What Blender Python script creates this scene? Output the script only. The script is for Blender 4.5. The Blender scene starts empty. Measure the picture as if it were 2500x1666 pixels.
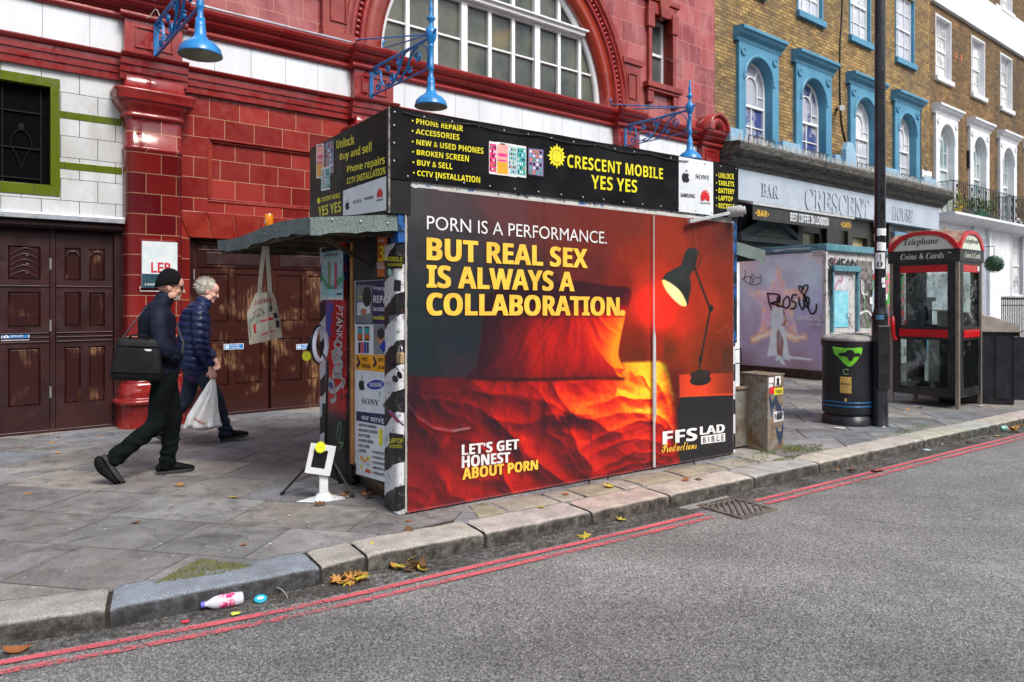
import bpy, bmesh, math, random
import numpy as np
from mathutils import Vector, Matrix
R = math.radians
C = bpy.context.scene
COL = C.collection
rnd = random.Random(7)

# ---------------------------------------------------------------- camera
F_PX, CX_PX, HZ_PX, EYE = 1750.0, 1250.0, 739.0, 1.6
cam = bpy.data.cameras.new('camera'); cam.sensor_width = 36; cam.lens = F_PX / 2500 * 36
cam.shift_y = (HZ_PX - 833) / 2500; cam.clip_start = .05; cam.clip_end = 3000
cam.dof.use_dof = True; cam.dof.focus_distance = 6.4; cam.dof.aperture_fstop = 2.6
camo = bpy.data.objects.new('camera', cam); COL.objects.link(camo)
camo.location = (0, 0, EYE); camo.rotation_euler = (R(90), 0, 0)
C.camera = camo
# ---------------------------------------------------------------- world, sun, exposure
SUN_EL, SUN_AZ = 48, 138          # azimuth measured clockwise from +Y (view direction)
w = bpy.data.worlds.new('World'); C.world = w; w.use_nodes = True
wn = w.node_tree; bg = wn.nodes['Background']
sky = wn.nodes.new('ShaderNodeTexSky'); sky.sky_type = 'NISHITA'; sky.sun_disc = False
sky.sun_elevation = R(SUN_EL); sky.sun_rotation = R(SUN_AZ)
sky.air_density = 1.0; sky.dust_density = 3.0; sky.ozone_density = 1.5
hs = wn.nodes.new('ShaderNodeHueSaturation'); hs.inputs['Saturation'].default_value = .6
wn.links.new(sky.outputs[0], hs.inputs['Color']); wn.links.new(hs.outputs[0], bg.inputs[0])
bg.inputs[1].default_value = .14
sl = bpy.data.lights.new('sun', 'SUN'); sl.energy = 2.0; sl.angle = R(20); sl.color = (1, .95, .88)
so = bpy.data.objects.new('sun', sl); COL.objects.link(so)
d = Vector((math.sin(R(SUN_AZ)) * math.cos(R(SUN_EL)), math.cos(R(SUN_AZ)) * math.cos(R(SUN_EL)), math.sin(R(SUN_EL))))
so.rotation_euler = (-d).to_track_quat('-Z', 'Y').to_euler()
C.view_settings.view_transform = 'Standard'; C.view_settings.look = 'None'
C.view_settings.exposure = 0.68; C.view_settings.gamma = 1
try:
    C.cycles.use_denoising = True; C.cycles.max_bounces = 6; C.cycles.transparent_max_bounces = 8
    C.cycles.sample_clamp_indirect = 8
except Exception: pass

# ---------------------------------------------------------------- measuring: photo pixel -> point on a real plane
def G(px, py, z=.1):
    Y = F_PX * (EYE - z) / (py - HZ_PX); return ((px - CX_PX) / F_PX * Y, Y)
class Plane:
    def __init__(s, o, deg): s.o = o; s.a = R(deg); s.c = math.cos(s.a); s.s = math.sin(s.a)
    def px(s, x, y, off=0):
        ox, oy = s.o[0] + s.s * off, s.o[1] - s.c * off
        r = (x - CX_PX) / F_PX
        t = (r * oy - ox) / (s.c - r * s.s); Y = oy + s.s * t
        return t, EYE + (HZ_PX - y) / F_PX * Y
FAC = Plane((-5.65, 7.91), 38.5)
KO = G(991, 1255)
KF = Plane(KO, 34.4); KS = Plane(KO, 124.4)

# ---------------------------------------------------------------- mesh helper
class MB:
    def __init__(s): s.v = []; s.f = []; s.m = []; s.sm = []; s.mi = 0; s.M = None
    def add(s, vs, fs, smooth=False):
        o = len(s.v)
        if s.M is not None: vs = [tuple(s.M @ Vector(q)) for q in vs]
        s.v += [tuple(q) for q in vs]
        for f in fs: s.f.append([i + o for i in f]); s.m.append(s.mi); s.sm.append(smooth)
        return s
    def box(s, x0, x1, y0, y1, z0, z1):
        if x0 > x1: x0, x1 = x1, x0
        if y0 > y1: y0, y1 = y1, y0
        if z0 > z1: z0, z1 = z1, z0
        return s.add([(x0,y0,z0),(x1,y0,z0),(x1,y1,z0),(x0,y1,z0),(x0,y0,z1),(x1,y0,z1),(x1,y1,z1),(x0,y1,z1)],
              [(3,2,1,0),(4,5,6,7),(0,1,5,4),(1,2,6,5),(2,3,7,6),(3,0,4,7)])
    def quad(s, a, b, c, d): return s.add([a, b, c, d], [(0, 1, 2, 3)])
    def prism(s, pts, a0, a1, ax='y', smooth=False):
        # pts: 2d outline; ax y: pts=(x,z); ax x: pts=(y,z); ax z: pts=(x,y)
        n = len(pts)
        def P(p, a): return (p[0], a, p[1]) if ax == 'y' else (a, p[0], p[1]) if ax == 'x' else (p[0], p[1], a)
        vs = [P(p, a0) for p in pts] + [P(p, a1) for p in pts]
        s.add(vs, [tuple(range(n))[::-1], tuple(range(n, 2 * n))])
        return s.add(vs, [(i, (i + 1) % n, n + (i + 1) % n, n + i) for i in range(n)], smooth)
    def flat(s, pts): return s.add(pts, [tuple(range(len(pts)))])
    def cyl(s, p0, p1, r0, r1=None, n=16, caps=True):
        r1 = r0 if r1 is None else r1
        p0, p1 = Vector(p0), Vector(p1); d = (p1 - p0).normalized()
        a = d.orthogonal().normalized(); b = d.cross(a)
        vs = []
        for p, r in ((p0, r0), (p1, r1)):
            for i in range(n):
                t = 2 * math.pi * i / n; vs.append(p + a * (r * math.cos(t)) + b * (r * math.sin(t)))
        s.add(vs, [(i, (i + 1) % n, n + (i + 1) % n, n + i) for i in range(n)], True)
        if caps: s.add(vs, [tuple(range(n))[::-1], tuple(range(n, 2 * n))])
        return s
    def tube(s, pts, r, n=8, caps=True, flat=None, closed=False):
        pts = [Vector(p) for p in pts]; m = len(pts)
        rs = r if isinstance(r, (list, tuple)) else [r] * m
        vs = []; pa = None
        for i, p in enumerate(pts):
            d = (pts[min(i + 1, m - 1)] - pts[max(i - 1, 0)]) if not closed else (pts[(i + 1) % m] - pts[i - 1])
            d.normalize()
            a = d.orthogonal().normalized() if pa is None else (pa - d * pa.dot(d)).normalized()
            pa = a; b = d.cross(a)
            for k in range(n):
                t = 2 * math.pi * k / n; vs.append(p + a * (rs[i] * math.cos(t)) + b * (rs[i] * math.sin(t)))
        fs = [(i * n + k, i * n + (k + 1) % n, (i + 1) * n + (k + 1) % n, (i + 1) * n + k) for i in range(m - 1) for k in range(n)]
        if closed: fs += [((m - 1) * n + k, (m - 1) * n + (k + 1) % n, (k + 1) % n, k) for k in range(n)]
        s.add(vs, fs, True)
        if caps and not closed: s.add(vs, [tuple(range(n))[::-1], tuple(range((m - 1) * n, m * n))])
        return s
    def bar(s, pts, w, h, side):
        # rectangular section sweep; side = constant direction of the width w
        pts = [Vector(p) for p in pts]; m = len(pts); sd = Vector(side).normalized(); vs = []
        for i, p in enumerate(pts):
            d = (pts[min(i + 1, m - 1)] - pts[max(i - 1, 0)]).normalized(); n = d.cross(sd).normalized()
            for a, b in ((-1, -1), (1, -1), (1, 1), (-1, 1)): vs.append(p + sd * (a * w / 2) + n * (b * h / 2))
        fs = [(i * 4 + k, i * 4 + (k + 1) % 4, (i + 1) * 4 + (k + 1) % 4, (i + 1) * 4 + k) for i in range(m - 1) for k in range(4)]
        return s.add(vs, fs + [(3, 2, 1, 0), tuple(range((m - 1) * 4, m * 4))])
    def lathe(s, prof, c=(0, 0, 0), n=24, a0=0, a1=360):
        full = abs(a1 - a0) >= 360; k = n if full else n + 1; m = len(prof); vs = []
        for r, z in prof:
            for i in range(k):
                t = R(a0 + (a1 - a0) * i / n); vs.append((c[0] + r * math.cos(t), c[1] + r * math.sin(t), c[2] + z))
        return s.add(vs, [(j * k + i, j * k + (i + 1) % k, (j + 1) * k + (i + 1) % k, (j + 1) * k + i)
                   for j in range(m - 1) for i in range(n if full else n)], True)
    def ell(s, c, r, n=14, M=None):
        vs = []; fs = []; h = n // 2 + 1
        for j in range(h + 1):
            ph = math.pi * j / h
            for i in range(n):
                t = 2 * math.pi * i / n
                v = Vector((r[0] * math.sin(ph) * math.cos(t), r[1] * math.sin(ph) * math.sin(t), r[2] * math.cos(ph)))
                if M is not None: v = M @ v
                vs.append(Vector(c) + v)
        for j in range(h):
            for i in range(n): fs.append((j * n + i, (j + 1) * n + i, (j + 1) * n + (i + 1) % n, j * n + (i + 1) % n))
        return s.add(vs, fs, True)
    def grid(s, P, smooth=True):
        h = len(P); k = len(P[0])
        return s.add([q for r_ in P for q in r_], [(j * k + i, j * k + i + 1, (j + 1) * k + i + 1, (j + 1) * k + i) for j in range(h - 1) for i in range(k - 1)], smooth)
    def wall(s, x0, x1, z0, z1, y, holes=(), depth=.2):
        xs = sorted({x0, x1} | {min(max(v, x0), x1) for h in holes for v in h[:2]}); zs = sorted({z0, z1} | {min(max(v, z0), z1) for h in holes for v in h[2:]})
        for a, b in zip(xs, xs[1:]):
            for c, e in zip(zs, zs[1:]):
                mx, mz = (a + b) / 2, (c + e) / 2
                if any(h[0] < mx < h[1] and h[2] < mz < h[3] for h in holes): continue
                s.quad((a, y, c), (b, y, c), (b, y, e), (a, y, e))
        for h in holes:
            a, b, c, e = h; Y = y + depth
            s.quad((a, y, c), (a, y, e), (a, Y, e), (a, Y, c)); s.quad((b, y, c), (b, Y, c), (b, Y, e), (b, y, e))
            s.quad((a, y, e), (b, y, e), (b, Y, e), (a, Y, e)); s.quad((a, y, c), (a, Y, c), (b, Y, c), (b, y, c))
        return s
    def arch_panel(s, x0, x1, z0, z1, cx, r, zs, y0, y1, n=24):
        # upright panel with a round-headed opening; y0 front, y1 back
        s.box(x0, cx - r, y0, y1, z0, zs) if cx - r > x0 + 1e-4 else None
        s.box(cx + r, x1, y0, y1, z0, zs) if x1 > cx + r + 1e-4 else None
        if cx - r > x0 + 1e-4: s.quad((x0, y0, zs), (cx - r, y0, zs), (cx - r, y0, z1), (x0, y0, z1))
        if x1 > cx + r + 1e-4: s.quad((cx + r, y0, zs), (x1, y0, zs), (x1, y0, z1), (cx + r, y0, z1))
        A = [(cx - r * math.cos(math.pi * i / n), zs + r * math.sin(math.pi * i / n)) for i in range(n + 1)]
        for p, q in zip(A, A[1:]):
            s.quad((p[0], y0, p[1]), (q[0], y0, q[1]), (q[0], y0, z1), (p[0], y0, z1))
            s.add([(p[0], y0, p[1]), (p[0], y1, p[1]), (q[0], y1, q[1]), (q[0], y0, q[1])], [(0, 1, 2, 3)], True)
        s.quad((x0, y0, z1), (x1, y0, z1), (x1, y1, z1), (x0, y1, z1))
        s.quad((x0, y0, zs), (x0, y0, z1), (x0, y1, z1), (x0, y1, zs)); s.quad((x1, y0, zs), (x1, y1, zs), (x1, y1, z1), (x1, y0, z1))
        return s
    def ring(s, cx, zs, r0, r1, y0, y1, a0=0, a1=180, n=32):
        vs = []
        for i in range(n + 1):
            t = R(a0 + (a1 - a0) * i / n); c, q = math.cos(t), math.sin(t)
            vs += [(cx + r0 * c, y0, zs + r0 * q), (cx + r1 * c, y0, zs + r1 * q), (cx + r1 * c, y1, zs + r1 * q), (cx + r0 * c, y1, zs + r0 * q)]
        fs = [(i * 4 + k, i * 4 + (k + 1) % 4, (i + 1) * 4 + (k + 1) % 4, (i + 1) * 4 + k) for i in range(n) for k in range(4)]
        return s.add(vs, fs, True)
    def molding(s, prof, x0, x1):
        # prof: (y, z) outline open on the wall side, swept along x
        return s.prism(prof, x0, x1, 'x')
    def build(s, name, mats, parent=None, bevel=0, sub=0, auto=True, seg=2):
        me = bpy.data.meshes.new(name); me.from_pydata(s.v, [], s.f)
        if not isinstance(mats, (list, tuple)): mats = [mats]
        for m_ in mats: me.materials.append(m_)
        me.polygons.foreach_set('material_index', [min(i, len(mats) - 1) for i in s.m])
        me.polygons.foreach_set('use_smooth', s.sm)
        me.validate(); me.update()
        o = bpy.data.objects.new(name, me); COL.objects.link(o)
        if parent is not None: o.parent = parent
        bm = bmesh.new(); bm.from_mesh(me)
        if bevel: bmesh.ops.remove_doubles(bm, verts=bm.verts, dist=1e-5)
        bmesh.ops.recalc_face_normals(bm, faces=bm.faces)
        bm.to_mesh(me); bm.free()
        if bevel:
            b = o.modifiers.new('bevel', 'BEVEL'); b.width = bevel; b.segments = seg; b.limit_method = 'ANGLE'; b.angle_limit = R(35)
            b.harden_normals = False
        return o
def tag(o, label=None, cat=None, group=None, kind=None):
    if label: o['label'] = label
    if cat: o['category'] = cat
    if group: o['group'] = group
    if kind: o['kind'] = kind
    return o
def thing(name, label, cat, loc=(0, 0, 0), rz=0, group=None):
    o = bpy.data.objects.new(name, None); COL.objects.link(o); o.empty_display_size = .2
    o.location = loc; o.rotation_euler = (0, 0, rz); return tag(o, label, cat, group)
def place(o, loc, rz=0): o.location = loc; o.rotation_euler = (0, 0, rz); return o
def copy_tree(o, parent=None):
    c = o.copy(); COL.objects.link(c); c.parent = parent
    for ch in [q for q in COL.objects if q.parent == o]: copy_tree(ch, c)
    return c

# ---------------------------------------------------------------- lettering
def mth(s, u, l, dg):
    return ''.join(chr(u + ord(c) - 65) if 'A' <= c <= 'Z' else chr(l + ord(c) - 97) if 'a' <= c <= 'z' else chr(dg + ord(c) - 48) if '0' <= c <= '9' and dg else c for c in s)
STY = {'b': (0x1D5D4, 0x1D5EE, 0x1D7EC), 's': (0x1D400, 0x1D41A, 0x1D7CE), 'i': (0x1D468, 0x1D482, 0), 'c': (0x1D4D0, 0x1D4EA, 0)}
_tc = {}
def glyphs(body, style='', off=0):
    k = (body, style, off)
    if k in _tc: return _tc[k]
    cu = bpy.data.curves.new('t', 'FONT'); cu.body = mth(body, *STY[style]) if style in STY else body
    cu.offset = off; cu.resolution_u = 3
    o = bpy.data.objects.new('t', cu); COL.objects.link(o)
    dg = bpy.context.evaluated_depsgraph_get(); ev = o.evaluated_get(dg); me = ev.to_mesh()
    vs = [tuple(v.co) for v in me.vertices]; fs = [tuple(p.vertices) for p in me.polygons]
    ev.to_mesh_clear(); bpy.data.objects.remove(o); bpy.data.curves.remove(cu)
    if not vs: vs = [(0, 0, 0), (1, 0, 0), (1, 1, 0)]; fs = []
    a = min(v[0] for v in vs); b = max(v[0] for v in vs); c = min(v[1] for v in vs); e = max(v[1] for v in vs)
    _tc[k] = ([((v[0] - a) / (b - a or 1), (v[1] - c) / (e - c or 1)) for v in vs], fs); return _tc[k]
def text(mb, body, fn, style='b', off=0):
    """fn maps unit square (u right, v up) to a local 3-D point."""
    vs, fs = glyphs(body, style, off); mb.add([fn(u, v) for u, v in vs], fs)
def quadfn(plane, side, off, xl, ylt, ylb, xr, yrt, yrb):
    """photo corners of a piece of flat print -> unit square map on its board"""
    o2 = off if side == 'F' else -off
    (a0, zt0), (_, zb0) = plane.px(xl, ylt, o2), plane.px(xl, ylb, o2)
    (a1, zt1), (_, zb1) = plane.px(xr, yrt, o2), plane.px(xr, yrb, o2)
    def fn(u, v):
        a = a0 + (a1 - a0) * u; z = (zb0 + (zb1 - zb0) * u) * (1 - v) + (zt0 + (zt1 - zt0) * u) * v
        return (a, -off, z) if side == 'F' else (-off, a, z)
    return fn
def rectfn(a0, a1, z0, z1, y, side='F'):
    return (lambda u, v: (a0 + (a1 - a0) * u, y, z0 + (z1 - z0) * v)) if side == 'F' else (lambda u, v: (y, a0 + (a1 - a0) * u, z0 + (z1 - z0) * v))
def shape(mb, fn, pts): mb.flat([fn(u, v) for u, v in pts])
def disc(mb, fn, cu, cv, ru, rv, n=20, a0=0, a1=360): shape(mb, fn, [(cu + ru * math.cos(R(a0 + (a1 - a0) * i / n)), cv + rv * math.sin(R(a0 + (a1 - a0) * i / n))) for i in range(n)])
def stroke(mb, fn, pts, w):
    """flat brush stroke in unit-square space"""
    for (a, b) in zip(pts, pts[1:]):
        dx, dy = b[0] - a[0], b[1] - a[1]; L = math.hypot(dx, dy) or 1; nx, ny = -dy / L * w, dx / L * w
        ex, ey = dx / L * w * .6, dy / L * w * .6
        mb.flat([fn(a[0] + nx - ex, a[1] + ny - ey), fn(b[0] + nx + ex, b[1] + ny + ey), fn(b[0] - nx + ex, b[1] - ny + ey), fn(a[0] - nx - ex, a[1] - ny - ey)])
def cat_rom(pts, k=6):
    out = []; n = len(pts)
    for i in range(n - 1):
        p0, p1, p2, p3 = (np.array(pts[j], float) for j in (max(i - 1, 0), i, i + 1, min(i + 2, n - 1)))
        for j in range(k):
            t = j / k; out.append(tuple(.5 * ((2 * p1) + (p2 - p0) * t + (2 * p0 - 5 * p1 + 4 * p2 - p3) * t * t + (-p0 + 3 * p1 - 3 * p2 + p3) * t ** 3)))
    return out + [tuple(pts[-1])]

# ---------------------------------------------------------------- materials
def srgb(c):
    if isinstance(c, str): c = tuple(int(c[i:i + 2], 16) / 255 for i in (0, 2, 4))
    return tuple(x / 12.92 if x <= .04045 else ((x + .055) / 1.055) ** 2.4 for x in c)
class NT:
    def __init__(s, name):
        s.m = bpy.data.materials.new(name); s.m.use_nodes = True; s.t = s.m.node_tree; s.b = s.t.nodes['Principled BSDF']
        s.out = s.t.nodes['Material Output']; s._c = None
    def n(s, k, **kw):
        q = s.t.nodes.new('ShaderNode' + k)
        for a, v in kw.items(): setattr(q, a, v)
        return q
    def l(s, a, b): s.t.links.new(a, b)
    def obj(s):
        if s._c is None: s._c = s.n('TexCoord').outputs['Object']
        return s._c
    def mapped(s, scale=(1, 1, 1)):
        q = s.n('Mapping'); q.inputs['Scale'].default_value = scale; s.l(s.obj(), q.inputs[0]); return q.outputs[0]
    def noise(s, sc, det=4, rough=.6, vec=None, dist=0):
        q = s.n('TexNoise'); q.inputs['Scale'].default_value = sc; q.inputs['Detail'].default_value = det
        q.inputs['Roughness'].default_value = rough; q.inputs['Distortion'].default_value = dist; s.l(vec or s.obj(), q.inputs['Vector']); return q.outputs['Fac']
    def ramp(s, f, p):
        q = s.n('ValToRGB'); cr = q.color_ramp
        while len(cr.elements) < len(p): cr.elements.new(.5)
        for e, (a, c) in zip(cr.elements, p): e.position = a; e.color = (*c, 1) if isinstance(c, (tuple, list)) else (c, c, c, 1)
        s.l(f, q.inputs[0]); return q.outputs[0]
    def mix(s, f, a, b, mode='MIX'):
        q = s.n('MixRGB', blend_type=mode)
        for i, v in enumerate((f, a, b)):
            if isinstance(v, (int, float)): q.inputs[i].default_value = v if i == 0 else (v, v, v, 1)
            elif isinstance(v, (tuple, list)): q.inputs[i].default_value = (*v[:3], 1)
            else: s.l(v, q.inputs[i])
        return q.outputs[0]
    def math(s, op, a, b=0):
        q = s.n('Math', operation=op)
        for i, v in enumerate((a, b)):
            if isinstance(v, (int, float)): q.inputs[i].default_value = v
            else: s.l(v, q.inputs[i])
        return q.outputs[0]
    def bump(s, h, strength=.3, dist=.01, prev=None):
        q = s.n('Bump'); q.inputs['Strength'].default_value = strength; q.inputs['Distance'].default_value = dist
        s.l(h, q.inputs['Height'])
        if prev is not None: s.l(prev, q.inputs['Normal'])
        s.l(q.outputs[0], s.b.inputs['Normal']); return q.outputs[0]
    def set(s, col=None, rough=None, metal=None, spec=None, coat=None):
        for k, v in (('Base Color', col), ('Roughness', rough), ('Metallic', metal), ('Specular IOR Level', spec), ('Coat Weight', coat)):
            if v is None: continue
            if isinstance(v, (int, float)): s.b.inputs[k].default_value = v if k != 'Base Color' else (v, v, v, 1)
            elif isinstance(v, (tuple, list)): s.b.inputs[k].default_value = (*v[:3], 1)
            else: s.l(v, s.b.inputs[k])
        return s
_mc = {}
def mat(name, col, rough=.5, metal=0, col2=None, ns=6, lo=.4, hi=.6, bump=0, bs=60, spec=.5, coat=0, bd=.003, det=5):
    if name in _mc: return _mc[name]
    t = NT(name)
    c2 = col2 if col2 is not None else tuple(x * .8 for x in col)
    f = t.noise(ns, det, .65); f = t.ramp(f, [(lo, 0.), (hi, 1.)])
    t.set(t.mix(f, col, c2), None, metal, spec, coat)
    rr = t.noise(ns * 2.3, 3); t.set(None, t.ramp(rr, [(.3, max(rough - .08, .02)), (.7, min(rough + .1, 1))]))
    if bump: t.bump(t.noise(bs, 4, .6), bump, bd)
    _mc[name] = t.m; return t.m
def tiles(name, bw, bh, c1, c2, mort, ms=.004, rough=.25, off=.5, shift=(0, 0), streak=None, wav=.12, bmp=.5, mrough=.8, noisecol=.0, smooth=.1, bias=0, rowvar=None, bsq=1):
    t = NT(name)
    sep = t.n('SeparateXYZ'); t.l(t.obj(), sep.inputs[0])
    u = t.math('ADD', t.math('ADD', sep.outputs[0], sep.outputs[1]), shift[0]); v = t.math('ADD', sep.outputs[2], shift[1])
    cb = t.n('CombineXYZ'); t.l(u, cb.inputs[0]); t.l(v, cb.inputs[1])
    b = t.n('TexBrick'); b.offset = off; b.squash = bsq
    b.inputs['Scale'].default_value = 1; b.inputs['Mortar Size'].default_value = ms; b.inputs['Mortar Smooth'].default_value = smooth
    b.inputs['Bias'].default_value = bias; b.inputs['Brick Width'].default_value = bw; b.inputs['Row Height'].default_value = bh
    for i, c in (('Color1', c1), ('Color2', c2), ('Mortar', mort)): b.inputs[i].default_value = (*c, 1)
    t.l(cb.outputs[0], b.inputs['Vector']); col = b.outputs['Color']; fac = b.outputs['Fac']
    if streak:
        amt, sc, cc = streak
        f = t.ramp(t.noise(1, 6, .7, t.mapped(sc), .6), [(.42, 0.), (.68, amt)])
        inv = t.math('SUBTRACT', 1, fac); f = t.math('MULTIPLY', f, inv); col = t.mix(f, col, cc)
    if noisecol: col = t.mix(noisecol, col, t.ramp(t.noise(1.1, 6, .7), [(.3, .25), (.65, 1.)]), 'MULTIPLY')
    t.set(col, t.mix(fac, t.ramp(t.noise(9, 3), [(.35, max(rough - .1, .03)), (.7, rough + .12)]), mrough))
    n1 = t.bump(t.math('SUBTRACT', 1, fac), bmp, .004)
    if wav: t.bump(t.noise(7, 3, .55), wav, .02, n1)
    return t.m
def emis(name, col, s):
    t = NT(name); t.set(col, .5); t.b.inputs['Emission Color'].default_value = (*col, 1); t.b.inputs['Emission Strength'].default_value = s; return t.m
def glass(name, tint=(.8, .9, .88), rough=.02, alpha=.75, streaks=None):
    """thin pane: mostly see-through with a reflecting skin, optionally smeared"""
    t = NT(name); tr = t.n('BsdfTransparent'); tr.inputs[0].default_value = (*tint, 1)
    t.set((.02, .025, .025), rough, 0, .8); mx = t.n('MixShader')
    fr = t.n('Fresnel'); fr.inputs[0].default_value = 1.5
    f = t.math('ADD', fr.outputs[0], 1 - alpha)
    if streaks:
        g_ = t.ramp(t.noise(streaks, 6, .75, None, 1.5), [(.5, 0.), (.62, .75)])
        t.set(t.mix(g_, (.02, .025, .025), (.42, .46, .45))); f = t.math('ADD', f, t.math('MULTIPLY', g_, .6)); t.set(None, t.mix(g_, rough, .6))
    t.l(f, mx.inputs[0]); t.l(tr.outputs[0], mx.inputs[1]); t.l(t.b.outputs[0], mx.inputs[2]); t.l(mx.outputs[0], t.out.inputs[0]); return t.m
def attrmat(name, rough=.5, bump=0, bs=80, spec=.5, coat=0):
    t = NT(name); a = t.n('Attribute', attribute_name='Col'); t.set(a.outputs['Color'], rough, 0, spec, coat)
    if bump: t.bump(t.noise(bs, 5, .6), bump, .003)
    return t.m
def setcol(o, cols, dom='POINT'):
    """cols: linear rgb per vertex (POINT) or per face (FACE)"""
    me = o.data; a = me.color_attributes.new('Col', 'FLOAT_COLOR', 'POINT' if dom == 'POINT' else 'CORNER')
    cols = np.asarray(cols, dtype=np.float32); cols = np.c_[cols, np.ones(len(cols), np.float32)]
    if dom == 'FACE': cols = np.repeat(cols, [p.loop_total for p in me.polygons], axis=0)
    a.data.foreach_set('color', cols.ravel())
def picture(name, fn, nu, nv, paint, m, parent, relief=None):
    """printed sheet: dense grid whose points carry the printed colour; paint(u, v) -> sRGB arrays"""
    u, v = np.meshgrid(np.linspace(0, 1, nu), np.linspace(0, 1, nv)); u = u.ravel(); v = v.ravel()
    P = [fn(a, b) for a, b in zip(u, v)]
    if relief is not None:
        P = [Vector(p) for p in P]; rl = relief(u, v); nrm = (P[1] - P[0]).cross(P[nu] - P[0]).normalized()
        P = [p + nrm * float(h) for p, h in zip(P, rl)]
    mb = MB(); mb.add(P, [(j * nu + i, j * nu + i + 1, (j + 1) * nu + i + 1, (j + 1) * nu + i) for j in range(nv - 1) for i in range(nu - 1)], relief is not None)
    me = bpy.data.meshes.new(name); me.from_pydata(mb.v, [], mb.f); me.materials.append(m)
    if relief is not None: me.polygons.foreach_set('use_smooth', [True] * len(me.polygons))
    o = bpy.data.objects.new(name, me); COL.objects.link(o); o.parent = parent
    c = np.clip(paint(u, v), 0, 1); c = np.where(c <= .04045, c / 12.92, ((c + .055) / 1.055) ** 2.4); setcol(o, c); return o
def vnoise(u, v, s, seed=0, oct=4):
    out = np.zeros_like(u); amp = 1; tot = 0
    for k in range(oct):
        rs = np.random.RandomState(seed + k); n = 64; g_ = rs.rand(n, n); x = u * s + 13.7 * k; y = v * s + 5.1 * k
        xi = np.floor(x).astype(int); yi = np.floor(y).astype(int); fx = x - xi; fy = y - yi
        fx = fx * fx * (3 - 2 * fx); fy = fy * fy * (3 - 2 * fy)
        a = g_[xi % n, yi % n]; b = g_[(xi + 1) % n, yi % n]; c = g_[xi % n, (yi + 1) % n]; d_ = g_[(xi + 1) % n, (yi + 1) % n]
        out += amp * ((a * (1 - fx) + b * fx) * (1 - fy) + (c * (1 - fx) + d_ * fx) * fy); tot += amp; amp *= .5; s *= 2
    return out / tot
def segdist(X, Y, pts, closed=False):
    pts = list(pts) + ([pts[0]] if closed else []); D = np.full(X.shape, 1e9); S = np.zeros(X.shape)
    for (ax, ay), (bx, by) in zip(pts, pts[1:]):
        dx, dy = bx - ax, by - ay; L = dx * dx + dy * dy + 1e-12
        t = np.clip(((X - ax) * dx + (Y - ay) * dy) / L, 0, 1); q = np.hypot(X - ax - t * dx, Y - ay - t * dy)
        sd = np.sign((X - ax) * dy - (Y - ay) * dx); m_ = q < D; D = np.where(m_, q, D); S = np.where(m_, sd, S)
    return D, S
def inpoly(X, Y, pts):
    ins = np.zeros(X.shape, bool); n = len(pts)
    for i in range(n):
        (ax, ay), (bx, by) = pts[i], pts[(i + 1) % n]
        ins ^= ((ay > Y) != (by > Y)) & (X < (bx - ax) * (Y - ay) / (by - ay + 1e-12) + ax)
    return ins
def pmask(X, Y, pts, soft):
    D, _ = segdist(X, Y, pts, True); return np.clip(.5 + np.where(inpoly(X, Y, pts), D, -D) / (2 * soft), 0, 1)
def over(img, m, c): return img * (1 - m[:, None]) + np.asarray(c) * m[:, None]
def hexc(h): return np.array([int(h[i:i + 2], 16) / 255 for i in (0, 2, 4)])
def idw(X, Y, samples, p=3.0):
    W = np.zeros(X.shape); A = np.zeros(X.shape + (3,))
    for x, y, c in samples:
        w_ = 1 / ((X - x) ** 2 + (Y - y) ** 2 + 1e-4) ** (p / 2); W += w_; A += w_[:, None] * hexc(c)
    return A / W[:, None]

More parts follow.
